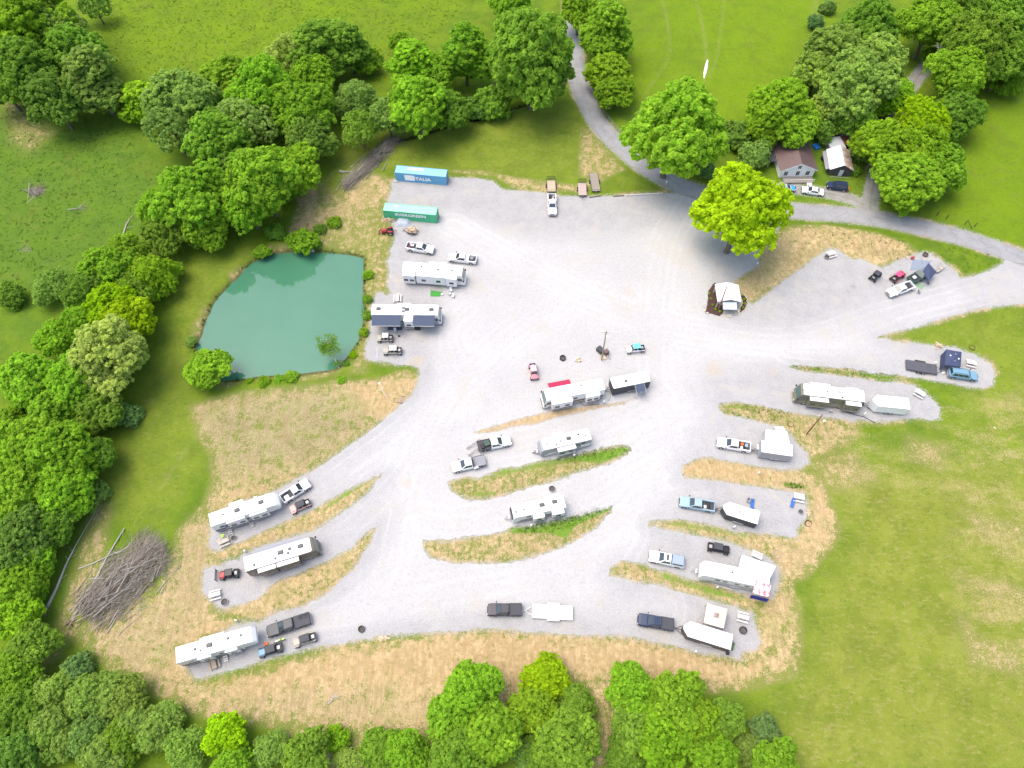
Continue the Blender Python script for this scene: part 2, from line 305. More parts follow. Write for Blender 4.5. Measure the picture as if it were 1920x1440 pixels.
deep=np.maximum(zones([([(-60,180),(230,230),(330,320),(270,480),(100,560),(-60,560)],8,.85),([(0,700),(200,600),(200,500),(0,500)],6,.5),([(100,960),(180,960),(120,1200),(60,1200)],3,.6),([(1500,250),(1600,260),(1620,360),(1560,340),(1500,330)],3,.5)]),0)
green=zones([([(850,898),(891,893),(942,873),(1007,861),(1101,844),(1180,836),(1180,848),(1090,868),(1000,884),(930,898),(870,908)],.9,.52),([(860,930),(904,936),(940,930),(930,918),(870,920)],.8,.5),([(1350,757),(1430,762),(1430,770),(1355,768)],.6,.55),([(1256,974),(1327,983),(1412,1000),(1400,1012),(1330,1000),(1250,988)],.7,.5),([(1230,1068),(1300,1088),(1400,1118),(1420,1135),(1330,1118),(1240,1088)],.7,.55),([(640,925),(715,887),(700,902),(610,960),(600,955)],.6,.55),([(690,1000),(712,985),(690,1025),(670,1035)],.6,.5),([(455,1035),(560,1000),(660,945),(640,965),(520,1020),(450,1045)],.6,.5),([(955,990),(1036,975),(1150,945),(1148,955),(1080,985),(1060,1010),(1030,1000),(960,1000)],.7,.95),([(1100,850),(1180,833),(1183,848),(1130,870),(1040,866)],1.0,.7),([(792,1008),(950,992),(955,998),(795,1016)],.5,.7),([(1463,902),(1500,908),(1510,918),(1470,912)],.7,.8),([(1470,690),(1640,700),(1700,715),(1560,702)],1,.6)])
trk=np.maximum.reduce([path([(1300,-20),(1325,120),(1290,260)],.5),path([(1360,-20),(1345,100),(1325,150)],.35),path([(1240,-10),(1255,100),(1215,170),(1195,230)],.35),path([(1530,-20),(1527,60),(1525,110)],1.1,1.0),
 path([(300,920),(420,760),(520,730),(620,728),(700,770)],.3)*1.0,path([(690,250),(640,310),(600,360),(590,430)],.6)*.8,path([(90,1260),(110,1190),(160,1110),(185,960)],.7)*.9,path([(1860,30),(1855,60)],.5)])
field=zones([([(1740,760),(2000,720),(2000,1300),(1860,1280),(1790,1180),(1780,940)],5,1.0),([(1540,860),(1760,800),(1900,860),(1800,930),(1600,930)],5,.8),([(1500,800),(1650,790),(1640,900),(1520,900)],3,.9)])
hay=zones([([(362,765),(420,745),(500,735),(600,728),(650,740),(700,790),(640,845),(590,875),(440,900),(402,900),(398,850),(375,815)],5,1.0),([(1420,470),(1480,428),(1500,440),(1440,540),(1405,568),(1372,540)],2,.6),([(400,960),(340,1010),(300,1130),(170,1200),(250,1290),(330,1240),(390,1120)],4,.55),([(820,1330),(700,1300),(480,1290),(400,1330),(820,1385)],4,.5)])
# mesh
H,W=X.shape
me=bpy.data.meshes.new('ground'); nv=H*W; me.vertices.add(nv)
me.vertices.foreach_set('co',np.stack([X,Y,Z],-1).reshape(-1).astype(np.float32))
idx=np.arange(nv).reshape(H,W); q=np.stack([idx[:-1,:-1],idx[:-1,1:],idx[1:,1:],idx[1:,:-1]],-1).reshape(-1,4); nf=len(q)
me.loops.add(nf*4); me.loops.foreach_set('vertex_index',q.reshape(-1).astype(np.int32)); me.polygons.add(nf)
me.polygons.foreach_set('loop_start',(np.arange(nf)*4).astype(np.int32)); me.polygons.foreach_set('loop_total',np.full(nf,4,np.int32)); me.polygons.foreach_set('use_smooth',np.ones(nf,bool))
me.update(calc_edges=True)
def setattr_(me,name,a):
    at=me.attributes.new(name,'FLOAT','POINT'); at.data.foreach_set('value',a.reshape(-1).astype(np.float32))
for nm,a in (('dry',dry),('soil',soil),('lush',lush),('olive',olive),('deep',deep),('green',green),('trk',trk),('field',field),('sdp',np.clip(sd_pond,-5,20)),('crk',np.clip(d_creek,0,20)),('sdg',np.clip(sd_g,-2,20)),('hay',hay)): setattr_(me,nm,a)
t=NT('ground_cover'); p=t.pos()
nL=t.noise(p,.035,4,.6); nM=t.noise(p,.22,4,.6); nS=t.noise(p,1.3,4,.65); nF=t.noise(p,5.0,3,.7); nT=t.noise(p,11.0,2,.6)
streakv=t.mapping(p,(2.2,.35,1),(0,0,R(8))); nK=t.noise(streakv,.9,4,.7); blob=t.noise(p,.55,3,.6)
g=t.mix(t.ramp(nM,.3,.7),(.100,.176,.014),(.155,.238,.012))
g=t.mix(t.math('MULTIPLY',t.attr('lush'),t.ramp(nL,.3,.7)),g,(.180,.280,.008)); g=t.mix(t.math('MULTIPLY',t.attr('lush'),.45),g,(.150,.246,.008))
g=t.mix(t.math('MULTIPLY',t.attr('deep'),.75),g,t.mix(nM,(.068,.150,.022),(.098,.190,.020)))
g=t.mix(t.math('MULTIPLY',t.attr('olive'),.78),g,t.mix(t.ramp(nM,.35,.65),(.205,.235,.030),(.250,.268,.045)))
# pasture tussocks and fine blades
g=t.mix(t.math('MULTIPLY',t.ramp(nS,.5,.75),.38),g,(.045,.095,.010)); g=t.mix(t.math('MULTIPLY',t.ramp(nF,.5,.8),.30),g,(.22,.27,.04)); g=t.mix(t.math('MULTIPLY',t.ramp(nT,.48,.7),.35),g,(.05,.09,.008))
g=t.mix(t.math('MULTIPLY',t.ramp(t.noise(p,.12,4,.65,.8),.52,.66),.35),g,(.12,.15,.02))
straw=t.mix(t.ramp(nS,.3,.72),(.40,.285,.125),(.60,.455,.235)); straw=t.mix(t.ramp(nL,.35,.65),straw,t.mix(nS,(.46,.31,.155),(.64,.47,.26))); straw=t.mix(t.math('MULTIPLY',t.attr('hay'),.75),straw,t.mix(t.ramp(nM,.3,.7),(.205,.190,.085),(.38,.32,.185))); straw=t.mix(t.math('MULTIPLY',t.ramp(nK,.42,.62),.55),straw,(.25,.185,.085)); straw=t.mix(t.math('MULTIPLY',t.ramp(nF,.5,.75),.6),straw,(.66,.57,.38)); straw=t.mix(t.math('MULTIPLY',t.ramp(nT,.5,.7),.45),straw,(.17,.13,.07))
soilc=t.mix(t.ramp(nS,.3,.7),(.42,.285,.135),(.58,.425,.235)); soilc=t.mix(t.math('MULTIPLY',t.ramp(nK,.40,.62),.6),soilc,(.35,.25,.115)); soilc=t.mix(t.math('MULTIPLY',t.ramp(nT,.45,.7),.3),soilc,(.36,.24,.13))
d=t.attr('dry'); wob=t.math('ADD',t.math('MULTIPLY',t.math('SUBTRACT',nS,.5),1.5),t.math('MULTIPLY',t.math('SUBTRACT',nK,.5),1.7)); wob=t.math('ADD',wob,t.math('MULTIPLY',t.math('SUBTRACT',blob,.5),1.5)); wob=t.math('ADD',wob,t.math('MULTIPLY',t.math('SUBTRACT',nF,.5),1.2))
gate=t.ramp(d,.02,.35)
dm=t.math('MULTIPLY',t.ramp(t.math('ADD',d,t.math('MULTIPLY',wob,t.math('MULTIPLY',gate,1.0))),.26,.84),t.math('SUBTRACT',1.0,t.math('MULTIPLY',t.ramp(nM,.45,.75),.42)))
fd=t.math('MULTIPLY',t.attr('field'),t.ramp(t.math('ADD',t.noise(t.mapping(p,(.7,1.5,1),(0,0,-.25)),.13,6,.75,.1),t.math('MULTIPLY',t.math('SUBTRACT',nF,.5),.6)),.46,.64)); dm=t.math('MAXIMUM',dm,t.math('MULTIPLY',fd,.55))
dm2=t.math('MULTIPLY',t.attr('olive'),t.math('MULTIPLY',t.ramp(t.noise(t.mapping(p,(1,2.2,1),(0,0,.5)),.8,5,.75),  .5,.66),.30)); dm=t.math('MAXIMUM',dm,dm2)
stub=t.mix(t.ramp(nF,.35,.65),(.170,.185,.045),(.300,.265,.105)); c=t.mix(t.math('MULTIPLY',gate,.60),g,stub); c=t.mix(dm,c,straw)
sm=t.ramp(t.math('ADD',t.attr('soil'),t.math('MULTIPLY',wob,.4)),.28,.75); c=t.mix(t.math('MULTIPLY',sm,.8),c,soilc)
gm=t.ramp(t.math('ADD',t.attr('green'),t.math('MULTIPLY',wob,.4)),.4,.6); c=t.mix(t.math('MULTIPLY',gm,.9),c,t.mix(nF,(.10,.22,.02),(.18,.33,.03)))
c=t.mix(t.math('MULTIPLY',t.ramp(t.noise(t.mapping(p,(.5,1.3,1),(0,0,.9)),.45,5,.7),.50,.68),.22),c,(.19,.20,.05)); c=t.mix(t.math('MULTIPLY',t.attr('trk'),t.math('MULTIPLY',t.ramp(nS,.35,.7),.55)),c,(.27,.27,.10))
mud=t.math('SUBTRACT',1.0,t.ramp(t.math('ADD',t.attr('crk'),t.math('MULTIPLY',nS,.8)),.6,1.2)); c=t.mix(t.math('MULTIPLY',mud,.85),c,(.045,.035,.022))
mud=t.math('SUBTRACT',1.0,t.ramp(t.math('ADD',t.attr('sdp'),t.math('MULTIPLY',nS,.9)),.1,1.1)); c=t.mix(t.math('MULTIPLY',mud,.7),c,(.10,.085,.045))
sp=t.math('SUBTRACT',1.0,t.ramp(t.math('ADD',t.attr('sdg'),t.math('MULTIPLY',t.math('SUBTRACT',t.noise(p,2.2,5,.75),.5),4.5)),-.2,.75)); c=t.mix(t.math('MULTIPLY',sp,.75),c,t.mix(nF,(.30,.29,.27),(.50,.48,.45)))
hgt=t.math('ADD',t.math('MULTIPLY',nS,.5),t.math('ADD',t.math('MULTIPLY',nF,.35),t.math('MULTIPLY',nT,.2)))
t.bsdf(c,.95,0,t.bump(hgt,.75,.35),spec=.1); me.materials.append(t.m)
ground=obj('ground',me,kind='structure'); ground['label']='grass, straw and bare soil around the gravel lot'
# ------------------------------------------------------------------ gravel sheets
def gravel_mat():
    t=NT('crushed_gravel'); p=t.pos(); nL=t.noise(p,.06,4,.6); nM=t.noise(p,.35,4,.6); nF=t.noise(p,4.5,4,.75); v=t.voro(p,7.0); nT=t.noise(p,14,2,.7)
    worn=t.attr('worn'); c=t.mix(t.ramp(nM,.25,.75),(.345,.338,.328),(.405,.395,.382))
    c=t.mix(t.math('MULTIPLY',worn,.85),c,t.mix(t.ramp(nL,.3,.7),(.47,.458,.44),(.54,.528,.505)))
    nH=t.noise(p,1.6,5,.8); c=t.mix(t.math('MULTIPLY',t.ramp(nT,.45,.7),.5),c,(.17,.17,.18)); c=t.mix(t.math('MULTIPLY',t.ramp(nF,.5,.72),.5),c,(.72,.71,.70)); c=t.mix(t.math('MULTIPLY',t.ramp(nH,.5,.68),.38),c,(.24,.24,.25)); c=t.mix(t.math('MULTIPLY',t.ramp(t.noise(t.mapping(p,(.25,1.6,1),(0,0,.35)),1.2,5,.75),.5,.7),.22),c,(.40,.38,.35))
    rd=t.attr('rd'); bands=t.math('SINE',t.math('ADD',t.math('MULTIPLY',rd,3.7),t.math('MULTIPLY',nL,9.0))); bm_=t.math('MULTIPLY',t.ramp(bands,.2,1.0),t.math('MULTIPLY',t.math('SUBTRACT',1.0,t.ramp(rd,3.5,6.5)),t.ramp(nL,.25,.6)))
    c=t.mix(t.math('MULTIPLY',bm_,.13),c,(.36,.35,.34)); c=t.mix(t.math('MULTIPLY',t.math('MULTIPLY',t.ramp(t.math('MULTIPLY',bands,-1.0),.5,1.0),t.math('MULTIPLY',t.ramp(nL,.35,.7),t.math('SUBTRACT',1.0,t.ramp(rd,2.5,6.0)))),.18),c,(.62,.62,.62))
    c=t.mix(t.math('MULTIPLY',t.ramp(t.noise(p,.14,5,.7,1.0),.52,.68),.55),c,(.44,.41,.345))
    st=t.ramp(t.math('ADD',t.attr('stain'),t.math('MULTIPLY',t.math('SUBTRACT',nM,.5),.8)),.3,.9); c=t.mix(t.math('MULTIPLY',st,.8),c,(.44,.36,.25))
    dk=t.ramp(t.math('ADD',t.attr('dark'),t.math('MULTIPLY',t.math('SUBTRACT',nF,.5),.9)),.4,1.0); c=t.mix(t.math('MULTIPLY',dk,.6),c,(.14,.14,.15))
    t.bsdf(c,.95,0,t.bump(t.math('ADD',t.math('MULTIPLY',v,.6),t.math('ADD',nF,t.math('MULTIPLY',nM,1.2))),.5,.09),spec=.15); return t.m
GR=gravel_mat()
ROUTES=[[(1900,530),(1700,580),(1500,640),(1300,620),(1100,560),(950,480),(850,420)],[(1300,360),(1250,450),(1230,560),(1230,700),(1260,820),(1230,900),(1130,1000),(1000,1080),(850,1110),(700,1140),(600,1160)],[(1050,560),(900,680),(800,800),(760,900),(740,1000),(720,1080),(640,1150)],
[(800,760),(700,840),(620,900)],[(770,870),(700,950),(620,1020)],[(1230,830),(1100,910),(900,980),(790,980)],[(1250,740),(1100,810),(900,850),(800,860)],[(1180,1000),(1120,1060),(900,1100)],[(1260,780),(1400,770)],[(1200,940),(1290,930)],[(1150,1030),(1100,1110),(1250,1140)],
[(1480,660),(1650,670),(1720,690)],[(1280,850),(1340,835)],[(900,560),(840,620),(860,700)]]
routesW=[spline(PL(r),2.5) for r in ROUTES]
def sheet(name,poly,holes,z,gstep=1.4,seed=3):
    pv=[]; fa=[]; 
    for ring in [poly]+holes:
        fa.append(list(range(len(pv),len(pv)+len(ring)))); pv+=ring
    ed=[]
    for f in fa: ed+=[(f[i],f[(i+1)%len(f)]) for i in range(len(f))]
    P_=np.array(poly); r=random.Random(seed); gxs=np.arange(P_[:,0].min(),P_[:,0].max(),gstep); gys=np.arange(P_[:,1].min(),P_[:,1].max(),gstep)
    GX,GY=np.meshgrid(gxs,gys); GX=GX.ravel()+np.random.default_rng(seed).uniform(-.3,.3,GX.size)*gstep*.6; GY=GY.ravel()
    s=poly_sd(GX,GY,poly)
    for h in holes: s=np.maximum(s,-poly_sd(GX,GY,h))
    k=s<-.5; pv+=list(zip(GX[k].tolist(),GY[k].tolist()))
    vs,_,fs,_,_,_=delaunay_2d_cdt([Vector(q) for q in pv],ed,[],0,1e-4)
    V=np.array([tuple(v) for v in vs]); F=[tuple(f) for f in fs]; T=np.array(F); Cn=V[T].mean(1)
    s=poly_sd(Cn[:,0],Cn[:,1],poly)
    for h in holes: s=np.maximum(s,-poly_sd(Cn[:,0],Cn[:,1],h))
    F=[f for f,q in zip(F,s) if q<0]; zz=z+(vnoise(V[:,0],V[:,1],3.0,5)-.5)*.02
    me=bpy.data.meshes.new(name); me.from_pydata([(a,b,c) for (a,b),c in zip(V.tolist(),zz.tolist())],[],F)
    for f in me.polygons: f.use_smooth=True
    me.validate(); me.update()
    return me,V
lotJ=jag(lotW,.6,.26,2); islJ=[jag(i,.6,.24,3+k) for k,i in enumerate(islW)]
lm,LV=sheet('gravel_lot',lotJ,islJ,.012)
LV=np.array([v.co[:2] for v in lm.vertices]); lx,ly=LV[:,0].astype(float),LV[:,1].astype(float)
rd=np.full(lx.shape,1e9)
for r_ in routesW: rd=np.minimum(rd,line_d(lx,ly,r_))
core=1-sstep(poly_sd(lx,ly,PL([(800,400),(1000,440),(1300,420),(1340,520),(1330,620),(1480,640),(1700,600),(1800,560),(1720,640),(1480,670),(1330,700),(1300,800),(1250,900),(1180,1040),(1120,1130),(880,1140),(640,1180),(600,1190),(760,1000),(740,880),(640,920),(800,760),(830,620),(820,500)])),-5,4)
worn=np.clip(core*.85+(1-sstep(rd,2,6))*.45,0,1); worn*=sstep(np.abs(poly_sd(lx,ly,lotW)),.3,3.5)*.6+.4
worn*=1-.55*(1-sstep(poly_sd(lx,ly,PL([(870,338),(1280,366),(1420,480),(1300,470),(1250,430),(1000,440),(900,400)])),-3,4))
def spots(l): 
    o=np.zeros(lx.shape)
    for (a,b,r,am) in l:
        q=P(a,b); o=np.maximum(o,am*np.exp(-((lx-q[0])**2+(ly-q[1])**2)/(r*r)))
    return o
stain=spots([(784,676,1.2,1.2),(780,375,2.2,.6),(1340,690,3,.7),(1185,380,3,.5),(1285,490,3.5,.6),(1275,450,3,.5),(1295,470,3,.5),(1450,700,3,.55),(1133,672,.9,1.3),(1370,580,1.3,1.2),(1355,510,5,.4),(1410,640,4,.4),(1130,1125,3,.5),(770,1070,3,.5),(760,905,3,.5),(1180,545,3,.5),(1225,640,4,.4),(770,690,2,.8),(780,440,2,.5),(1230,1200,5,.45),(1400,1080,3,.4),(700,960,2,.5),(1250,1180,2,.6)])
dark=spots([(1590,543,.9,1.0),(1600,538,.8,.8),(1577,553,.6,.9),(1608,533,.8,.7),(1700,560,1.0,.5),(1750,520,1.5,.6),(1735,540,1.2,.5),(780,375,1.2,.45)])
for nm,a in (('worn',worn),('rd',np.clip(rd,0,20)),('stain',stain),('dark',dark)): setattr_(lm,nm,a)
lm.materials.append(GR); lo=obj('gravel_lot',lm,kind='structure'); lo['label']='pale crushed gravel lot with pull-through pads'
def ribbon(name,pts,hw,z,mat,seed=5,amp=.15,across=6,uvs=False):
    r=random.Random(seed); vs=[]; fs=[]; n=len(pts); att=[]
    for i,(x,y) in enumerate(pts):
        a=Vector(pts[max(0,i-1)]); b=Vector(pts[min(n-1,i+1)]); d=(b-a).normalized(); nr=Vector((-d.y,d.x)); w0=hw+r.uniform(-amp,amp); w1=hw+r.uniform(-amp,amp)
        for j in range(across+1):
            s=-1+2*j/across; ww=(w0 if s<0 else w1)*s; vs.append((x+nr.x*ww,y+nr.y*ww,z+.03*(1-s*s))); att.append(s)
    for i in range(n-1):
        for j in range(across): a=i*(across+1)+j; fs.append((a,a+1,a+across+2,a+across+1))
    me=bpy.data.meshes.new(name); me.from_pydata(vs,[],fs); me.update(); setattr_(me,'side',np.array(att)); me.materials.append(mat)
    bm=bmesh.new(); bm.from_mesh(me); bmesh.ops.recalc_face_normals(bm,faces=bm.faces)
    if sum(f.normal.z for f in bm.faces)<0: bmesh.ops.reverse_faces(bm,faces=bm.faces)
    bm.to_mesh(me); bm.free()
    o=obj(name,me,kind='structure'); return o
t=NT('old_asphalt'); p=t.pos(); n=t.noise(p,.3,4,.6); nf=t.noise(p,6,3,.7); s=t.attr('side'); a=t.math('ABSOLUTE',s)
c=t.mix(t.ramp(n,.3,.7),(.29,.285,.28),(.36,.355,.35)); c=t.mix(t.math('MULTIPLY',t.math('SUBTRACT',1.0,t.ramp(t.math('ABSOLUTE',t.math('SUBTRACT',a,.45)),.0,.28)),.35),c,(.36,.36,.37))
c=t.mix(t.math('MULTIPLY',t.ramp(t.math('ADD',a,t.math('MULTIPLY',t.math('SUBTRACT',nf,.5),.5)),.82,1.0),.7),c,(.33,.29,.21)); c=t.mix(t.math('MULTIPLY',nf,.35),c,(.13,.13,.14))
crack=t.math('SUBTRACT',1.0,t.ramp(t.voro(t.mapping(p,(1,1,1)),.35,'Distance','DISTANCE_TO_EDGE'),0,.02)); c=t.mix(t.math('MULTIPLY',crack,.35),c,(.07,.07,.07))
t.bsdf(c,.9,0,t.bump(nf,.3,.02),spec=.25)
ro=ribbon('road',roadW,2.35,.028,t.m); ro['label']='narrow worn asphalt lane curving past the lot'
t=NT('driveway_gravel'); p=t.pos(); n=t.noise(p,.5,4,.6); nf=t.noise(p,5,3,.7); a=t.math('ABSOLUTE',t.attr('side'))
c=t.mix(t.ramp(n,.3,.7),(.27,.26,.24),(.37,.36,.34)); c=t.mix(t.math('MULTIPLY',nf,.5),c,(.17,.16,.14)); c=t.mix(t.math('MULTIPLY',t.math('SUBTRACT',1.0,t.ramp(t.math('ADD',a,t.math('MULTIPLY',t.math('SUBTRACT',n,.5),.4)),.08,.3)),.3),c,(.13,.15,.04))
t.bsdf(c,.95,0,t.bump(nf,.5,.05),spec=.1); DRM=t.m
ro=ribbon('driveway',driveW,1.6,.004,DRM,6,.25,6); ro['label']='gravel driveway running up under the trees'
ro=ribbon('parking_strip',stripW,1.5,-.018,DRM,8,.3,6); ro['label']='dirt and gravel parking strip before the house'
# pond and creek water
t=NT('pond_water'); p=t.pos(); n=t.noise(p,.12,3,.6); r1=t.noise(t.mapping(p,(1,2.5,1)),1.2,3,.6)
t.bsdf(t.mix(n,(.046,.170,.096),(.070,.205,.122)),.03,0,t.bump(r1,.04,.05),spec=.85); WAT=t.m
pj=jag([(x+(x-(-46))*.05,y+(y-88)*.05) for x,y in pondW],2,.05,4); m_=MB(); m_.add([(x,y,-.45) for x,y in pj],[tuple(range(len(pj)))]); wt=obj('pond_water',m_.mesh('pond_water',WAT),kind='structure'); wt['label']='milky teal pond'
if wt.data.polygons[0].normal.z<0: wt.data.flip_normals()
t=NT('creek_water'); t.bsdf((.03,.035,.025),.15,0,spec=.5)
ribbon('creek_water',creekW,.6,-.52,t.m,3,.2,2)

# ------------------------------------------------------------------ trees
def leafmat():
    t=NT('leaves'); ob=t.node('ShaderNodeObjectInfo'); v=t.node('ShaderNodeAttribute',attribute_name='v').outputs['Fac']; br=t.node('ShaderNodeAttribute',attribute_name='br').outputs['Fac']
    c=ob.outputs['Color']; hsv=t.node('ShaderNodeHueSaturation'); t.put(hsv.inputs['Color'],c); t.put(hsv.inputs['Hue'],t.math('ADD',.512,t.math('MULTIPLY',t.math('ADD',br,v),-.014)))
    t.put(hsv.inputs['Value'],t.math('ADD',.52,t.math('ADD',t.math('MULTIPLY',v,.55),t.math('MULTIPLY',br,.45)))); t.put(hsv.inputs['Saturation'],1.0)
    d=t.node('ShaderNodeBsdfDiffuse'); t.put(d.inputs[0],hsv.outputs[0]); tr=t.node('ShaderNodeBsdfTranslucent'); 
    h2=t.node('ShaderNodeHueSaturation'); t.put(h2.inputs['Color'],hsv.outputs[0]); h2.inputs['Hue'].default_value=.492; h2.inputs['Value'].default_value=1.3; t.put(tr.inputs[0],h2.outputs[0])
    m=t.node('ShaderNodeMixShader'); m.inputs[0].default_value=.6; t.l.new(d.outputs[0],m.inputs[1]); t.l.new(tr.outputs[0],m.inputs[2]); t.l.new(m.outputs[0],t.out.inputs[0]); return t.m
LEAF=leafmat(); BARK=matte('bark',(.16,.13,.10),.9,.35,6,.5); DEADW=wood('dead_wood',(.54,.50,.43),3,0); TWIG=matte('twigs',(.25,.215,.175),.9,.6,1.5,.2)
def crown_mesh(name,seed,lobes=90,hz=.85,lr=(.13,.21),sub=9,lv=30,ls=(.026,.044),shape='round',zmin=-.55):
    r=np.random.default_rng(seed); cs=[]; rs=[]; bl=[]
    if shape=='tall': bl=[((0,0,.55*hz),.40,.62),((.12,.05,-.05),.52,.75),((-.28,.1,-.35*hz),.46,.6),((.3,-.2,-.4*hz),.42,.6),((-.05,-.3,.1*hz),.42,.6),((.05,.32,-.15*hz),.42,.6)]
    else:
        bl=[((0,0,.18*hz),.50,.55*hz/.8)]; n=6 if shape=='round' else 5
        for k in range(n):
            a=6.283*(k+r.uniform(-.3,.3))/n; d=r.uniform(.34,.56); q=r.uniform(.30,.45); bl.append(((d*math.cos(a),d*math.sin(a),r.uniform(-.28,.22)*hz),q,q*r.uniform(.8,1.15)))
    bl=[(np.array(c)+r.normal(size=3)*.05,q,qz) for c,q,qz in bl]; k=0
    while len(cs)<lobes and k<9000:
        k+=1; c0,q0,qz=bl[r.integers(len(bl))]; d=r.normal(size=3); d/=np.linalg.norm(d)
        if d[2]<zmin: continue
        c=c0+d*np.array([q0,q0,qz])*r.uniform(.82,1.0); q=r.uniform(*lr)
        if any(np.linalg.norm((c-c1)/np.array([q1,q1,z1]))<.74 for c1,q1,z1 in bl): continue
        if any(np.linalg.norm(c-o)<.62*(q+p) for o,p in zip(cs,rs)): continue
        cs.append(c); rs.append(q)
    for c0,q0,qz in bl:
        for _ in range(3): cs.append(c0+r.normal(size=3)*.12+np.array([0,0,.1])); rs.append(q0*.5)
    pos=[];nor=[];bv=[]
    for c,q in zip(cs,rs):
        ld=c/ (np.linalg.norm(c)+1e-6); lb=r.random()
        for _ in range(sub):
            for _t in range(20):
                sdv=r.normal(size=3); sdv/=np.linalg.norm(sdv)
                if sdv@ld>-.25 and sdv[2]>-.55: break
            sc=c+sdv*q*np.array([1,1,.85])*r.uniform(.80,1.02); sr=q*r.uniform(.30,.46); m=lv
            u=r.normal(size=(m,3)); u/=np.linalg.norm(u,axis=1)[:,None]; u=u+sdv*.7+np.array([0,0,.25]); u/=np.linalg.norm(u,axis=1)[:,None]
            pos.append(sc+u*sr*r.uniform(.55,1.05,(m,1))); n=u*.35+sdv*.3+np.array([0,0,.75])+r.normal(size=(m,3))*.38; nor.append(n/np.linalg.norm(n,axis=1)[:,None])
            bv.append(np.full(m,np.clip(.5*lb+.5*r.random(),0,1)))
    if shape!='open' or zmin>-.5:
        for c0,q0,qz in bl:
            m=int(1500*q0/.45); u=r.normal(size=(m,3)); u[:,2]=np.abs(u[:,2])*.9-.25; u/=np.linalg.norm(u,axis=1)[:,None]; pos.append(c0+u*np.array([q0,q0,qz])*r.uniform(.84,.99,(m,1))); n=u*.5+np.array([0,0,.6])+r.normal(size=(m,3))*.35; nor.append(n/np.linalg.norm(n,axis=1)[:,None]); bv.append(r.uniform(.1,.6,m))
    pos=np.concatenate(pos); nor=np.concatenate(nor); bv=np.concatenate(bv); m=len(pos)
    a=np.cross(nor,r.normal(size=(m,3))); a/=np.linalg.norm(a,axis=1)[:,None]; b=np.cross(nor,a); s=r.uniform(ls[0],ls[1],(m,1))
    v=np.stack([pos-a*s,pos-b*s*.62+nor*s*.15,pos+a*s,pos+b*s*.62+nor*s*.15],1).reshape(-1,3)
    me=bpy.data.meshes.new(name); me.vertices.add(4*m); me.vertices.foreach_set('co',v.reshape(-1).astype(np.float32)); me.loops.add(4*m); me.loops.foreach_set('vertex_index',np.arange(4*m,dtype=np.int32))
    me.polygons.add(m); me.polygons.foreach_set('loop_start',(np.arange(m)*4).astype(np.int32)); me.polygons.foreach_set('loop_total',np.full(m,4,np.int32)); me.update(calc_edges=True)
    at=me.attributes.new('v','FLOAT','FACE'); at.data.foreach_set('value',r.random(m).astype(np.float32)); at=me.attributes.new('br','FLOAT','FACE'); at.data.foreach_set('value',bv.astype(np.float32))
    me.materials.append(LEAF); return me,cs
def trunk_mesh(name,seed,cs,hc,r0=.06,limbs=9):
    r=random.Random(seed); m=MB(); top=hc+.25; p=Vector((0,0,-.1)); pts=[p]; rad=[r0*1.35]
    for k in range(1,7): pts.append(Vector((r.uniform(-.04,.04)*k*.5,r.uniform(-.04,.04)*k*.5,top*k/6))); rad.append(r0*(1.05-.75*k/6))
    m.tube(pts,rad,8)
    L=list(cs); r.shuffle(L)
    for c in L[:limbs]:
        b=pts[2+r.randrange(3)]; e=Vector(c)+Vector((0,0,hc)); md=b.lerp(e,.5)+Vector((0,0,-.06)); m.tube([b,md,e],[r0*.45,r0*.3,r0*.12],5)
    return m.mesh(name,BARK)
TP={}
def proto(k,hc,**kw):
    for v,s in enumerate(kw.pop('seeds')):
        cm,cs=crown_mesh('tree_crown',s,**kw); tm=trunk_mesh('tree_trunk',s,cs,hc,kw.get('r0',.055) if 0 else (.055 if k!='bush' else .04)); TP.setdefault(k,[]).append((cm,tm,hc))
proto('round',1.15,seeds=(11,12,13,14,15),hz=.85)
proto('tall',1.75,seeds=(21,22,23),lobes=105,hz=1.2,shape='tall',zmin=-.8)
proto('loose',1.2,seeds=(31,32),lobes=78,hz=.85,lr=(.11,.19),sub=8,lv=20,ls=(.022,.040),shape='open')
proto('bush',.55,seeds=(41,42),lobes=45,hz=.7,lr=(.16,.25),sub=8,lv=13,ls=(.055,.095),zmin=-.3)
proto('fluffy',.75,seeds=(51,52),lobes=100,hz=.8,lr=(.10,.18),sub=9,lv=22,ls=(.016,.030),shape='open',zmin=-.4)
TC={'mid':(.225,.385,.050),'bright':(.265,.450,.040),'yel':(.340,.515,.018),'yg':(.280,.465,.035),'dark':(.200,.350,.060),'gray':(.265,.405,.095),'blue':(.215,.355,.120),'olive':(.300,.440,.090),'pale':(.370,.470,.110)}
CN={'mid':'mid green','bright':'bright green','yel':'bright yellow-green','yg':'yellow-green','dark':'dark green','gray':'greyish green','blue':'bluish green','olive':'olive green','pale':'pale green'}
KN={'round':'rounded tree','tall':'tall narrow tree','loose':'open-crowned tree','bush':'bush','fluffy':'feathery tree'}
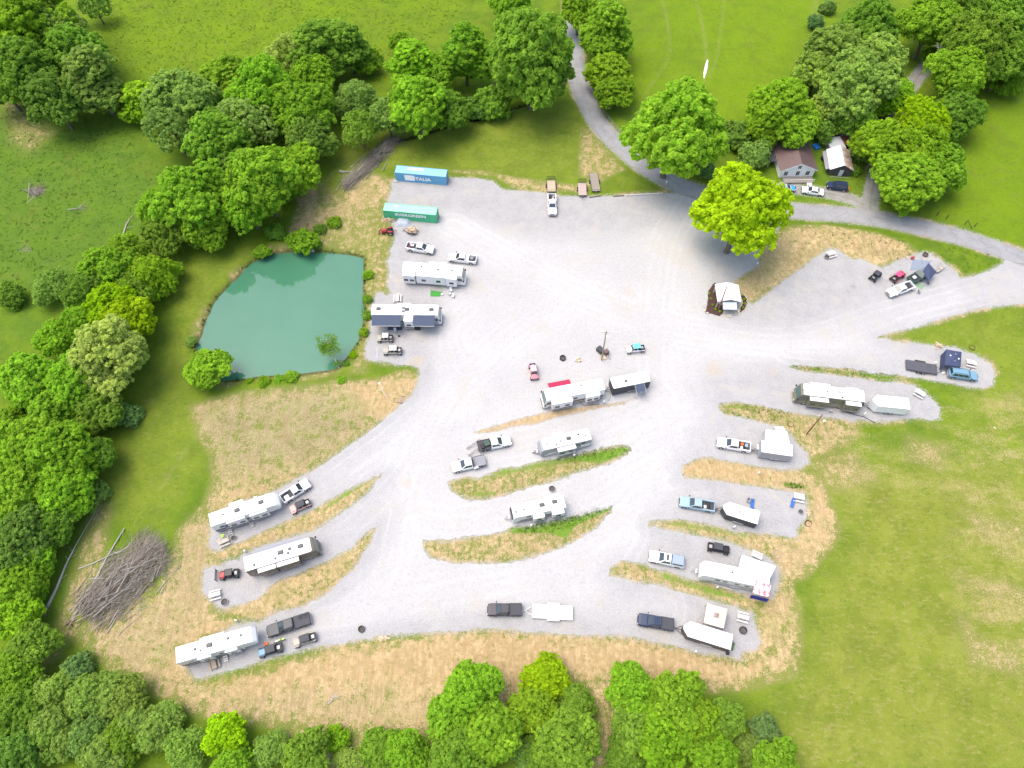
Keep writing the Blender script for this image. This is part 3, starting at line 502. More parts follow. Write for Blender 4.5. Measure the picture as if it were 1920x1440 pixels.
TR=[ # x,y,r(px),kind,tint,height factor, place
(45,28,72,'round','yg',1,'in the top left corner'),(108,58,52,'loose','gray',1,'just right of the top left corner'),(52,135,62,'round','mid',1,'at the left edge, second row down in the northwest grove'),
(134,95,52,'round','mid',1,'in the middle of the northwest grove'),(100,187,52,'round','dark',1,'on the south side of the northwest grove'),(176,150,62,'tall','gray',.6,'at the right end of the northwest grove'),
(15,75,45,'round','dark',1,'on the left edge below the corner tree'),(178,12,26,'loose','dark',1,'at the top edge beside a bare grey trunk'),(8,165,38,'round','mid',1,'half cut by the left edge, northwest grove'),
(262,185,44,'tall','yg',.5,'left end of the tree band, beside the pasture gap'),(340,188,58,'round','gray',1,'second from left in the tree band'),(325,242,46,'loose','gray',1,'below the second band tree, facing the pasture'),
(432,145,46,'tall','bright',.55,'rising above the band beside the upper field'),(488,160,56,'round','bright',1.1,'mid band, edge of the upper field'),(596,88,56,'tall','mid',.6,'tallest crown of the band, top right part'),
(540,108,42,'loose','pale',1,'between two tall crowns on the field side'),(585,145,46,'round','bright',1,'below the tallest crown of the band'),(568,207,52,'round','bright',1,'band edge above the pond path'),
(582,262,40,'round','dark',1,'lower right end of the band over the dirt path'),(410,262,56,'round','mid',1,'band middle on the pasture side'),(462,233,50,'loose','gray',1,'band middle with bare twigs showing'),
(492,345,64,'round','bright',1,'north of the pond, largest'),(552,322,42,'round','bright',1,'north of the pond next to the dirt path'),(355,372,60,'round','bright',1,'northwest of the pond beside the pasture'),
(300,392,34,'round','bright',1,'pasture edge, below the fallen log line'),(305,440,36,'round','mid',1,'lower tip of the grove northwest of the pond'),(388,420,42,'round','bright',1,'northwest of the pond near mown grass'),(468,392,42,'round','bright',1,'just above the pond bushes'),
(425,318,38,'round','dark',1,'in the dark gap between band and pond grove'),(517,436,17,'bush','mid',1,'small, between the pond grove and the pond'),(568,453,24,'bush','bright',1,'on the north pond bank beside the white frame'),
(493,472,14,'bush','bright',1,'low, hanging over the northwest pond bank'),(626,418,12,'bush','bright',1,'alone on the dirt path north of the pond'),(600,430,11,'bush','mid',1,'on bare soil north of the pond'),
(655,88,44,'tall','mid',.6,'field side, left of the middle tree row'),(668,190,44,'fluffy','gray',1.1,'grey and wispy at the start of the middle row'),(675,240,34,'loose','mid',1,'over the brush pile head'),(728,222,32,'round','gray',1,'in a dip of the middle row'),
(775,122,50,'tall','yg',.6,'second in the middle row, tall'),(785,200,52,'round','bright',1,'middle row, directly north of the blue container'),(842,205,36,'round','mid',1,'middle row, low crown above the creek'),(820,150,34,'loose','bright',1,'behind the low creek crown'),
(873,100,46,'tall','bright',.75,'middle row, slim beside the bare grey tree'),(922,198,28,'bush','mid',1.3,'under the bare grey tree by the creek'),(895,205,22,'bush','dark',1.2,'dark, left of the creek bush'),
(998,98,76,'round','mid',1.25,'biggest of the middle row, left of the lane'),(1000,150,60,'round','mid',.8,'lower skirt of the biggest middle row crown'),(955,2,36,'round','bright',1,'at the top edge left of the lane'),
(1085,22,34,'round','yg',1,'over the lane at the top edge'),(1140,60,54,'tall','bright',.6,'right of the lane, upper'),(1142,135,50,'tall','yg',.45,'right of the lane, middle'),(1150,172,36,'round','bright',.8,'right of the lane beside the roadside fence'),
(1265,240,84,'round','bright',1.05,'large and domed where the lane meets the lot'),(1393,394,77,'round','yel',1.12,'brightest in view, overhanging the gravel lot'),
(1622,50,52,'round','mid',1,'top of the grove north of the brown roof'),(1565,105,54,'round','olive',1,'left shoulder of the house grove'),(1640,110,48,'round','olive',1,'right shoulder of the house grove'),(1535,135,38,'round','olive',1,'left flank of the house grove'),
(1600,165,60,'round','olive',1,'centre of the house grove'),(1553,205,30,'round','pale',1,'small pale crown behind the brown roof'),(1610,222,36,'round','mid',1,'behind the rusty shed'),(1467,200,54,'round','yg',1,'left of the house grove by the field'),
(1440,240,32,'round','bright',1,'touching the brown roof on its left'),(1497,240,36,'round','bright',1,'hanging over the back of the brown roof'),(1680,182,36,'round','yg',1,'left of the hidden driveway'),
(1748,48,52,'round','bright',1,'top edge, left of the far driveway'),(1812,15,38,'round','mid',1,'top edge over the far driveway'),(1828,85,56,'round','mid',1.1,'tall dome in the northeast grove'),(1795,142,50,'round','bright',1,'below the northeast dome'),
(1800,212,42,'round','mid',1,'lower tip of the northeast grove by the lawn'),(1893,110,52,'round','mid',1,'right edge of the northeast grove'),(1898,30,44,'round','mid',1,'top right corner'),(1735,30,32,'loose','mid',1,'thin crown left of the northeast grove'),
(1728,222,48,'loose','yel',1,'open yellow crown above the driveway'),(1650,272,44,'round','yg',1,'right of the sheds, left of the driveway'),(1712,332,56,'round','bright',.9,'right of the driveway mouth'),(1765,312,46,'round','bright',.9,'lawn side of the driveway trees'),
(1735,275,46,'loose','yg',1,'upper half of the driveway trees'),(1690,365,30,'bush','bright',1.3,'at the driveway mouth beside the white posts'),
(1382,252,28,'bush','dark',1.1,'dark thicket behind the big dome tree'),(1415,292,27,'bush','gray',1.2,'grey green shrub left of the brown house'),(1325,322,18,'bush','blue',1.1,'between dome tree and brightest tree'),(1345,262,20,'bush','blue',1.1,'bluish shrub right of the dome tree'),
(1547,246,24,'bush','dark',1.3,'between the two roofs, at the back'),(1625,285,24,'bush','dark',1.2,'against the rusty shed on its right'),(1530,45,14,'bush','blue',1.5,'on the far field fence line'),(1552,15,12,'bush','gray',1.5,'on the fence line at the top edge'),(1600,318,12,'bush','mid',1,'small, right of the rusty shed front'),
(98,538,40,'fluffy','gray',1.1,'thin at the left edge of the pasture'),(200,505,44,'round','bright',1,'top of the west tree belt'),(285,522,54,'fluffy','yg',1.1,'airy, west belt above the mown path'),(250,545,36,'loose','mid',1,'in the west belt behind the airy one'),(22,555,22,'bush','mid',1.2,'in the pasture at the left edge'),
(160,545,40,'loose','mid',1,'in the west belt left of the upper bright crown'),(238,478,34,'round','bright',1,'in the west belt beneath the short pale log'),(150,602,34,'loose','bright',1,'in the west belt between the yellow crowns and the small one'),(318,512,30,'fluffy','yg',1,'at the mown path end of the airy west belt crown'),(105,770,44,'round','bright',1,'in the west belt left of the bluish shrub'),
(212,570,42,'round','yel',1,'upper bright crown of the west belt'),(240,602,44,'round','yel',1,'right bright crown of the west belt'),(205,668,62,'round','pale',1,'big pale dome of the west belt'),(102,632,32,'round','bright',1,'small, behind the pale dome'),
(55,712,52,'round','bright',1,'left part of the west belt, mid height'),(150,715,56,'round','bright',1,'west belt below the pale dome'),(175,768,42,'round','mid',1,'west belt beside the bluish shrub'),(238,778,22,'bush','blue',1.3,'on the west belt edge by the mown path'),
(48,832,54,'round','bright',1,'left edge, lower west belt'),(112,850,58,'round','bright',1,'large in the lower west belt'),(172,855,36,'round','mid',1,'lower west belt, path side'),(35,922,50,'round','bright',1,'left edge, level with the upper left camper'),(128,915,48,'round','bright',1,'lower west belt by the mown strip'),
(168,928,26,'bush','gray',1.3,'grey tuft at the mown strip'),(40,1000,52,'round','dark',1,'deep green, left edge by the brush pile'),(104,978,38,'round','mid',1,'beside the long leaning branch'),(62,1050,36,'round','bright',1,'left of the nearer felled trunk'),
(26,1102,42,'round','bright',1,'left edge below the deep green one'),(66,1104,22,'round','yg',1,'just above the left root ball'),(25,1155,40,'round','yg',1,'left edge, level with the root ball'),(58,1205,40,'round','mid',1,'left edge, below the root balls'),(22,1262,40,'round','bright',1,'left edge near the bottom, upper'),(20,1340,42,'round','mid',1,'left edge near the bottom, middle'),(25,1415,44,'round','dark',1,'in the bottom left corner'),
(145,1255,26,'bush','blue',1.4,'bluish, at the top of the feathery thicket'),(98,1300,44,'fluffy','olive',1,'left side of the feathery thicket'),(172,1302,52,'fluffy','olive',1,'centre of the feathery thicket'),(235,1310,50,'fluffy','olive',1,'right shoulder of the feathery thicket'),
(95,1378,48,'fluffy','olive',1,'lower left of the feathery thicket'),(165,1382,48,'fluffy','gray',1,'lower centre of the feathery thicket'),(232,1390,54,'fluffy','mid',1,'lower right of the feathery thicket'),(295,1362,48,'fluffy','olive',1,'right end of the feathery thicket'),(345,1405,46,'fluffy','olive',1,'bottom edge beside the yellow crown'),
(425,1372,36,'round','yel',1,'left one of the bottom row, over straw'),(440,1425,34,'round','bright',1,'under the left yellow crown at the bottom'),(505,1405,40,'fluffy','olive',1,'feathery, bottom row'),(572,1412,40,'round','mid',1,'bottom edge, third of the bottom row'),(632,1385,22,'bush','yg',1.2,'small, in the bottom row on straw'),(655,1425,30,'fluffy','olive',1,'bottom edge under the small yellow bush'),(715,1405,34,'bush','mid',1.1,'bottom edge, left of the big bottom crowns'),(765,1412,40,'round','bright',1,'bottom edge, low and wide'),
(882,1305,54,'round','bright',1.1,'big, bottom middle, upper left crown'),(850,1352,44,'round','bright',1,'bottom middle, lower left shoulder'),(918,1368,52,'round','bright',1,'bottom middle, below the big crown'),(865,1425,50,'round','mid',1,'bottom edge, middle'),
(1022,1272,42,'tall','yel',.5,'pointed, highest of the bottom row'),(998,1330,40,'round','yg',1,'yellowish, left below the pointed one'),(1082,1318,36,'tall','mid',.5,'darker, right beside the pointed one'),(1062,1390,54,'round','mid',1,'bottom edge, broad and darker'),(985,1412,36,'fluffy','gray',1,'grey, at the bottom between two crowns'),
(1182,1288,42,'round','bright',1.1,'upper, right group of the bottom row'),(1190,1362,40,'round','mid',1,'lower, right group of the bottom row'),(1262,1312,48,'round','bright',1.05,'yellowish dome, right group'),(1238,1385,48,'round','yg',1,'right group at the bottom edge'),
(1305,1352,46,'round','yg',1,'right group, second from the right'),(1362,1350,34,'round','mid',1,'rightmost full crown of the bottom row'),(1340,1425,44,'round','bright',1,'bottom edge, right group'),(1435,1370,26,'bush','blue',1.3,'bluish, at the edge of the olive field'),(1398,1405,30,'fluffy','olive',1,'thin, between right group and bluish bush'),(1452,1425,38,'round','bright',1,'last at the bottom right, by the field'),
(390,690,37,'round','bright',.75,'standing alone at the southwest pond corner'),
]
PONDB=[(495,716,10,'yg','at the south pond rim, left of three'),(523,710,8,'bright','at the south pond rim, middle of three'),(545,706,12,'bright','at the south pond rim, right of three'),(468,714,6,'yg','tiny, south pond rim'),(640,712,8,'bright','at the foot of the leaning sapling'),
(690,515,9,'yg','on the east pond rim, upper'),(688,560,8,'mid','on the east pond rim, level with the two-awning camper'),(688,590,9,'mid','on the east pond rim beside the awning'),(682,622,8,'bright','on the east pond rim, lower'),(662,665,7,'yel','on the southeast pond rim'),(650,682,6,'mid','on the southeast pond rim, lowest'),(560,443,12,'mid','next to the white frame on the north bank'),(358,640,9,'olive','on the west pond tip')]
def tree(x,y,rp,kind,tint,hf,place,group='trees around the lot and fields'):
    cm,tm,hc=random.choice(TP[kind]); z=5.0; rp*=.86 if kind=='fluffy' else 1
    for _ in range(6):
        wx,wy=P(x,y,z); dp=math.sqrt(wx*wx+wy*wy+(CAM_H-z)**2); a=P(x-rp,y,z); b=P(x+rp,y,z); Rr=(b[0]-a[0])/2*1.20; z=Rr*hc*hf
    lab='%s %s %s'%(CN[tint],KN[kind],place)
    nm={'bush':'bush'}.get(kind,'deciduous_tree')
    o=thing(nm,lab,'bush' if kind=='bush' else 'tree',(wx,wy,-.05 if kind!='bush' else -.15),random.uniform(0,6.28),group='bushes around the lot and pond' if kind=='bush' else group)
    hs=hf*random.uniform(.95,1.05); o.scale=(Rr*random.uniform(.93,1.07),Rr*random.uniform(.93,1.07),Rr*hs)
    c=obj('crown',cm,o,(0,0,hc)); u_=1.14*random.uniform(.9,1.1); j=[u_*random.uniform(.93,1.09),u_,u_*random.uniform(.9,1.1)]; c.color=tuple(a*b for a,b in zip(TC[tint],j))+(1,)
    obj('trunk',tm,o); return o
for a in TR: tree(*a)
for x,y,r_,tn,pl in PONDB: tree(x,y,r_,'bush',tn,1,pl)
um,_=crown_mesh('understory_tuft',77,lobes=40,sub=6,lv=12,ls=(.05,.085),shape='open',zmin=-.3); UND=np.empty(len(um.vertices)*3,np.float32); um.vertices.foreach_get('co',UND); UND=UND.reshape(-1,3); bpy.data.meshes.remove(um)
for poly,n_,tn,pl in (([(0,20),(150,20),(225,170),(180,200),(60,190),(0,130)],12,'dark','northwest grove'),([(250,170),(420,150),(560,90),(620,150),(600,280),(520,300),(440,290),(330,260)],14,'mid','tree band above the pond'),([(300,380),(420,330),(570,330),(560,390),(430,430),(330,450)],9,'mid','grove northwest of the pond'),
  ([(170,490),(290,500),(270,560),(250,680),(230,770),(160,900),(30,960),(0,820),(60,700),(160,620)],16,'bright','west tree belt'),([(0,960),(140,930),(105,1020),(55,1110),(30,1300),(0,1440)],12,'mid','lower west belt'),([(700,60),(900,60),(1040,60),(1040,170),(860,220),(720,240),(650,200)],9,'bright','middle row'),
  ([(60,1290),(260,1290),(380,1400),(380,1440),(40,1440)],12,'olive','feathery thicket'),([(560,1400),(800,1385),(1000,1330),(1100,1340),(1280,1300),(1460,1420),(1400,1440),(560,1440)],14,'mid','bottom tree row'),([(1500,120),(1650,60),(1680,150),(1640,260),(1500,250)],8,'olive','house grove'),([(1740,60),(1900,40),(1920,150),(1800,240),(1770,330),(1680,340),(1690,220)],10,'bright','northeast grove')):
    w_=PL(poly,3); xs=[p[0] for p in w_]; ys=[p[1] for p in w_]; rr_=random.Random(n_*7); k=0; VV=[]; FA=[]
    while k<n_:
        x=rr_.uniform(min(xs),max(xs)); y=rr_.uniform(min(ys),max(ys))
        if poly_sd(np.array([x]),np.array([y]),w_)[0]>0: continue
        Rr=rr_.uniform(2.6,4.2); k+=1; a_=rr_.uniform(0,6.28); q=UND*np.array([Rr,Rr,Rr])+np.array([0,0,Rr*.9]); VV.append(np.stack([q[:,0]*math.cos(a_)-q[:,1]*math.sin(a_)+x,q[:,0]*math.sin(a_)+q[:,1]*math.cos(a_)+y,q[:,2]],1))
    V=np.concatenate(VV); m=len(V)//4; me=bpy.data.meshes.new('understory'); me.vertices.add(4*m); me.vertices.foreach_set('co',V.reshape(-1).astype(np.float32)); me.loops.add(4*m); me.loops.foreach_set('vertex_index',np.arange(4*m,dtype=np.int32)); me.polygons.add(m); me.polygons.foreach_set('loop_start',(np.arange(m)*4).astype(np.int32)); me.polygons.foreach_set('loop_total',np.full(m,4,np.int32)); me.update(calc_edges=True)
    for nm_ in ('v','br'): at=me.attributes.new(nm_,'FLOAT','FACE'); at.data.foreach_set('value',rng.random(m).astype(np.float32))
    me.materials.append(LEAF); o=obj('understory',me,kind='stuff'); o['label']='tangled understory filling the '+pl; o.color=TC[tn]+(1,)
# leaning sapling over the pond
def sapling():
    b=P(637,692,0); e=P(612,640,4.2); o=thing('leaning_sapling','thin sapling with sparse light leaves leaning out over the pond','tree',(b[0],b[1],0)); d=Vector((e[0]-b[0],e[1]-b[1],4.2))
    m=MB(); m.tube([Vector((0,0,-.3)),d*.3,d*.62,d*.95],[.13,.10,.07,.03],7); r=random.Random(4); tips=[]
    for k in range(26):
        s=d*r.uniform(.5,.95); q=s+Vector((r.uniform(-1.9,1.6),r.uniform(-.9,1.3),r.uniform(.1,1.5))); m.tube([s,(s+q)/2+Vector((0,0,.2)),q],[.04,.025,.01],4); tips.append(q)
    part('trunk',m,DEADW,o); m=MB()
    for q in tips+[d*.25+Vector((.2,-.1,-.3)),d*.2]:
        for _ in range(60):
            c=q+Vector((r.gauss(0,.42),r.gauss(0,.42),r.gauss(0,.28))); a=Vector((r.gauss(0,1),r.gauss(0,1),r.gauss(0,.4))).normalized()*.14; n=Vector((r.gauss(0,.5),r.gauss(0,.5),1)); b_=a.cross(n).normalized()*.1; m.add([c-a,c-b_,c+a,c+b_],[(0,1,2,3)])
    c=part('crown',m,LEAF,o); c.color=(.45,.70,.10,1)
sapling()
def bare(x,y,h,label,R_=1.6):
    b=P(x,y,0); o=thing('bare_tree',label,'tree',(b[0],b[1],0)); r=random.Random(int(x)); m=MB(); m.tube([(0,0,-.2),(.1,.05,h*.5),(0,.15,h)],[.22,.14,.03],7)
    for k in range(34):
        z=r.uniform(.25,.95)*h; a=r.uniform(0,6.28); L=R_*(1.15-z/h)*r.uniform(.6,1.1); s=Vector((0,0,z)); e=Vector((math.cos(a)*L,math.sin(a)*L,z+L*.9)); m.tube([s,(s+e)/2,e],[.06,.035,.01],4)
        for _ in range(3): q=s.lerp(e,r.uniform(.4,.9)); m.cyl(q,q+Vector((r.gauss(0,.4),r.gauss(0,.4),r.uniform(.2,.7))),.018,.006,3)
    part('trunk',m,DEADW,o)
bare(928,168,11,'bare silvery tree standing left of the biggest middle row crown'); bare(172,25,7,'grey leafless trunk at the top edge beside the upper field')
# ------------------------------------------------------------------ low plants nobody could count
def tufts(name,pts,col,label,h=.35,n=7):
    r=random.Random(5); m=MB()
    for x,y,z in pts:
        for _ in range(n):
            a=r.uniform(0,6.28); q=Vector((x+r.gauss(0,.18),y+r.gauss(0,.18),z-.05)); e=q+Vector((r.gauss(0,.18),r.gauss(0,.18),h*r.uniform(.5,1.1))); s=Vector((math.cos(a),math.sin(a),0))*.07
            m.add([q-s,q+s,e],[(0,1,2)])
    o=part(name,m,LEAF,None,kind='stuff'); o.color=col+(1,); o['label']=label
def gz(x,y):
    i=min(max(np.searchsorted(gx,x)-1,0),len(gx)-2); j=min(max(np.searchsorted(gy,y)-1,0),len(gy)-2); return float(Z[j:j+2,i:i+2].mean())
pp=[]
for i in range(len(pondW)):
    a=Vector(pondW[i]); b=Vector(pondW[(i+1)%len(pondW)]); L=(b-a).length
    for k in range(int(L*3.2)):
        q=a.lerp(b,random.random()); cx=Vector((-46,88)); dd=(q-cx).normalized()*random.uniform(-.2,1.2); pp.append((q.x+dd.x,q.y+dd.y,-.35+random.uniform(0,.25)))
tufts('pond_edge_weeds',pp,(.20,.32,.07),'weeds and sedge fringing the teal pond',.55,8)
pp=[]
for i in range(0,len(creekW)-1):
    for k in range(7):
        a=creekW[i]; pp.append((a[0]+random.gauss(0,1.6),a[1]+random.gauss(0,1.6),-.2))
tufts('creek_weeds',pp,(.06,.13,.02),'weeds along the narrow dark creek',.6,7)
def scatter(poly,n,seed):
    r=random.Random(seed); w_=PL(poly); xs=[p[0] for p in w_]; ys=[p[1] for p in w_]; X_=np.array([r.uniform(min(xs),max(xs)) for _ in range(n)]); Y_=np.array([r.uniform(min(ys),max(ys)) for _ in range(n)])
    k=poly_sd(X_,Y_,w_)<0; return [(a,b,gz(a,b)) for a,b in zip(X_[k],Y_[k])]
pp=scatter([(955,990),(1036,975),(1150,945),(1148,958),(1085,985),(1040,1000),(960,1000)],700,1)+scatter([(1040,858),(1180,832),(1186,846),(1120,866),(1045,868)],260,2)+scatter([(1465,902),(1500,908),(1510,918),(1470,912)],90,3)+scatter([(1480,684),(1600,691),(1700,706),(1600,706),(1487,690)],300,4)+scatter([(1350,757),(1430,762),(1500,778),(1440,790),(1360,776)],200,5)
tufts('bank_weeds',pp,(.26,.42,.05),'rank green weeds on the banks between the pads',.22,8)
pp=scatter([(1480,425),(1880,480),(1830,515),(1600,470)],500,6)+scatter([(0,180),(230,240),(330,340),(270,480),(0,560)],2600,8)+scatter([(200,0),(900,0),(760,110),(440,130),(220,140)],2400,9)
tufts('pasture_tussocks',pp,(.11,.22,.045),'tussocks of rank grass in the pastures',.3,6)
# ------------------------------------------------------------------ shared materials
WHITE=paint('white_paint',(.80,.80,.80),.35,dirt=.10); ROOFW=matte('white_roof_membrane',(.86,.86,.85),.6,.04,1.2,.05); RVW=paint('camper_white',(.74,.74,.73),.4,dirt=.12); RVG=paint('camper_grey',(.34,.35,.37),.45); RVB=paint('camper_brown',(.16,.125,.095),.4)
BLACK=paint('black_paint',(.018,.019,.022),.3); CHAR=matte('charcoal_panel',(.06,.062,.07),.6,.2,3,.1); RUB=matte('tyre_rubber',(.022,.022,.024),.85,.2,8,.2); RIM=metal('alloy_rim',(.62,.62,.63),.3); STEEL=metal('galvanised_steel',(.5,.5,.5),.45)
DKMET=paint('dark_frame_paint',(.035,.035,.038),.5); PLAST=matte('dark_plastic',(.035,.035,.038),.6,.2,6,.1); GL=glass(); LAMP=paint('lamp_lens',(.72,.72,.70),.15,dirt=.02); RLAMP=paint('red_lens',(.35,.02,.02),.2,dirt=.02); GREY=matte('grey_plastic',(.26,.26,.27),.6,.15,5,.1); VENT=matte('smoked_vent_lid',(.10,.098,.10),.4,.15,5,.05)
LTW=wood('pale_timber',(.62,.56,.46)); DKW=wood('weathered_deck',(.40,.35,.29)); SEAT=matte('black_seat',(.05,.05,.055),.7,.2,9,.1)
def whl(root,x,y,r,wd,rim=True,axis_y=True):
    k=('w',round(r,2),round(wd,2))
    if k not in MC:
        m=MB(); n=16; secs=[]
        for yy,rr in ((-wd/2,r*.82),(-wd/2+.04,r),(wd/2-.04,r),(wd/2,r*.82)): secs.append([(rr*math.cos(2*math.pi*i/n),yy,rr*math.sin(2*math.pi*i/n)) for i in range(n)])
        m.loft(secs); t_=m.mesh('tyre',RUB,smooth=False)
        m=MB(); secs=[]
        for yy,rr in ((-wd/2-.012,r*.30),(-wd/2-.02,r*.58),(wd/2+.02,r*.58),(wd/2+.012,r*.30)): secs.append([(rr*math.cos(2*math.pi*i/10),yy,rr*math.sin(2*math.pi*i/10)) for i in range(10)])
        m.loft(secs); MC[k]=(t_,m.mesh('rim',RIM))
    o=obj('wheel',MC[k][0],root,(x,y,r)); 
    if rim: obj('rim',MC[k][1],o)
    return o
def win(root,q,t=.02,mat=None,name='window'): return part(name,MB().slab(q,t),mat or GL,root)
def rr(x0,x1,y,z0,z1,c=.12): # rounded box cross section helper in y,z
    return [(x0,-y,z0+c),(x0,-y+c,z0),(x0,y-c,z0),(x0,y,z0+c),(x0,y,z1-c),(x0,y-c,z1),(x0,-y+c,z1),(x0,-y,z1-c)]
def lerp3(a,b,t): return tuple(x+(y-x)*t for x,y in zip(a,b))
def fwin(c,u0,u1,v0,v1): # sub-quad of quad c (bl,br,tr,tl)
    f=lambda u,v: lerp3(lerp3(c[0],c[1],u),lerp3(c[3],c[2],u),v)
    return [f(u0,v0),f(u1,v0),f(u1,v1),f(u0,v1)]
def vehicle(A,B,label,mat,kind='pickup',z=.9,name='pickup_truck',cat='pickup truck',group='pickup trucks',L=None,Wd=2.0,bed='open',roofmat=None,doors=2,flip=False):
    (cx,cy),rz,Lm=pair(A,B,z); L=L or max(5.4,min(6.5,Lm)); o=thing(name,label,cat,(cx,cy,.015),rz,group); h=Wd/2
    if kind=='pickup': xf=.47*L; hb=.22*L; cr=-.13*L; wz=.42; bz=1.18; tz=1.86; tf=.07*L; tr=cr+.10
    elif kind=='suv': xf=.48*L; hb=.24*L; cr=-.46*L; wz=.38; bz=1.10; tz=1.80; tf=.10*L; tr=cr+.28
    else: xf=.48*L; hb=.22*L; cr=-.30*L; wz=.30; bz=.92; tz=1.40; tf=.04*L; tr=cr+.62
    gz0=wz-.02; ze=bz
    back=cr if kind=='pickup' else -.48*L
    st=[]; 
    xs=[back,back+.08,hb-.1,hb+.15,xf-.45,xf-.08,xf]
    for x in xs:
        f=(x-hb)/(xf-hb) if x>hb else 0; top=ze-(.14*f*f if kind!='sedan' else .22*f*f); w_=h-(.10*max(0,(f-.6)/.4)**2); 
        if kind=='sedan' and x<cr+.2: top=ze-.03-.10*(1 if x<=back+.01 else 0)
        if x==xf: top-=.16; w_-=.10
        st.append(rr(x,0,w_,gz0+(.05 if x==xf else 0),top,.10))
    part('body',MB().loft(st),mat,o,.02)
    # cab
    tb=.035*L if kind!='pickup' else 0
    b=(cr+.02,hb,-h*.93,h*.93,ze-.03); t=(tr,tf,-h*.72,h*.72,tz)
    if kind=='sedan': b=(cr-.05,hb+.05,-h*.93,h*.93,ze-.04)
    part('cab',MB().frus(b,t),roofmat or mat,o,.06,seg=2)
    x0,x1,y0,y1,z0=b; X0,X1,Y0,Y1,z1=t
    win(o,fwin([(x1,y0,z0),(x1,y1,z0),(X1,Y1,z1),(X1,Y0,z1)],.07,.93,.14,.90),.025,name='windshield')
    win(o,fwin([(x0,y1,z0),(x0,y0,z0),(X0,Y0,z1),(X0,Y1,z1)],.12,.88,.25,.88),.025,name='rear_window')
    nd=2 if kind!='suv' else 3
    for k in range(nd):
        u0=.08+k*(.84/nd)+.012; u1=.08+(k+1)*(.84/nd)-.012
        win(o,fwin([(x0,y0,z0),(x1,y0,z0),(X1,Y0,z1),(X0,Y0,z1)],u0,u1,.16,.86),.02,name='side_window'); win(o,fwin([(x1,y1,z0),(x0,y1,z0),(X0,Y1,z1),(X1,Y1,z1)],1-u1,1-u0,.16,.86),.02,name='side_window')
    r=.41 if kind=='pickup' else (.38 if kind=='suv' else .33); wx=(-.315*L,.325*L)
    for x in wx:
        for s in (-1,1): whl(o,x,s*(h-.11),r,.26)
        part('wheel_arch',MB().prof([(x+(r+.09)*math.cos(a),max(wz,r+(r+.09)*math.sin(a))) for a in [math.pi*i/8 for i in range(9)]],-h-.008,h+.008),PLAST,o)
    part('front_bumper',MB().box(xf-.1,xf+.06,-h*.9,h*.9,.45,.68),DKMET if mat is not WHITE else STEEL,o,.03); part('grille',MB().box(xf-.03,xf+.025,-h*.5,h*.5,.70,.92),PLAST,o)
    rb=-.49*L; part('rear_bumper',MB().box(rb-.1,rb+.05,-h*.9,h*.9,.48,.66),STEEL,o,.03)
    for s in (-1,1):
        part('headlight',MB().box(xf-.14,xf+.03,s*h*.72-.14,s*h*.72+.14,.76,.92),LAMP,o,.02); part('taillight',MB().box(rb-.03,rb+.04,s*h*.86-.09,s*h*.86+.09,.75,1.05),RLAMP,o)
        part('mirror',MB().box(hb-.10,hb+.08,s*(h+.16)-.10,s*(h+.16)+.10,ze+.02,ze+.22),PLAST,o,.02)
        for k in range(2 if kind!='suv' else 2): part('door_handle',MB().box(tf-.55-k*.95,tf-.38-k*.95,s*(h+.012)-.012,s*(h+.012)+.012,ze-.18,ze-.14),PLAST if mat is WHITE else STEEL,o)
    if kind=='pickup':
        x0b=-.485*L; x1b=cr-.03; top=bz+.06
        if bed=='flatbed':
            part('flatbed_deck',MB().box(x0b-.15,x1b,-h-.08,h+.08,.95,1.05),CHAR if label.find('grey')<0 else GREY,o,.02)
            part('headache_rack',MB().box(x1b-.12,x1b-.04,-h*.9,h*.9,1.05,1.85),DKMET,o)
            m=MB()
            for s in (-1,1): m.box(x0b-.15,x1b,s*(h+.05)-.03,s*(h+.05)+.03,1.05,1.13)
            part('side_rail',m,DKMET,o)
            part('chassis',MB().box(x0b,x1b,-.45,.45,.55,.95),DKMET,o)
        else:
            m=MB()
            for s in (-1,1): m.prof([(x0b,wz),(x1b,wz),(x1b,top),(x0b,top)],s*(h-.11)-.11*1,s*(h-.11)+.11)
            part('bed_side',m,mat,o,.03)
            part('tailgate',MB().box(x0b-.03,x0b+.09,-h+.06,h-.06,.66,top-.01),mat,o,.02)
            part('bed_liner',MB().box(x0b+.09,x1b+.02,-h+.2,h-.2,.60,.72).box(x1b-.04,x1b+.02,-h+.2,h-.2,.72,top),CHAR,o)
            if bed=='cover': part('tonneau_cover',MB().box(x0b+.02,x1b,-h+.06,h-.06,top+.002,top+.05),CHAR,o,.015)
            if bed=='bluecover': part('tonneau_cover',MB().frus((x0b,x1b,-h+.02,h-.02,top+.002),(x0b+.25,x1b-.05,-h*.80,h*.80,top+.62)),matte('blue_grey_cap',(.30,.36,.46),.4,.1,3,.05),o,.05)
            if bed=='bluecover':
                for s in (-1,1): win(o,[(x0b+.3,s*h*.93,top+.15),(x1b-.25,s*h*.93,top+.15),(x1b-.3,s*h*.86,top+.5),(x0b+.42,s*h*.86,top+.5)][::s],.02,name='cap_window')
                part('sunroof',MB().box(tr+.45,tf-.35,-.5,.5,tz+.002,tz+.02),GL,o)
            if bed=='open' or bed=='junk': pass
    else:
        if kind=='suv': 
            m=MB()
            for s in (-1,1): m.box(tr+.2,tf-.2,s*h*.6-.02,s*h*.6+.02,tz+.01,tz+.07)
            part('roof_rail',m,PLAST,o)
    return o,L
def local(o,x,y,z=0):
    c,s=math.cos(o.rotation_euler.z),math.sin(o.rotation_euler.z); return (o.location.x+c*x-s*y,o.location.y+s*x+c*y,z)
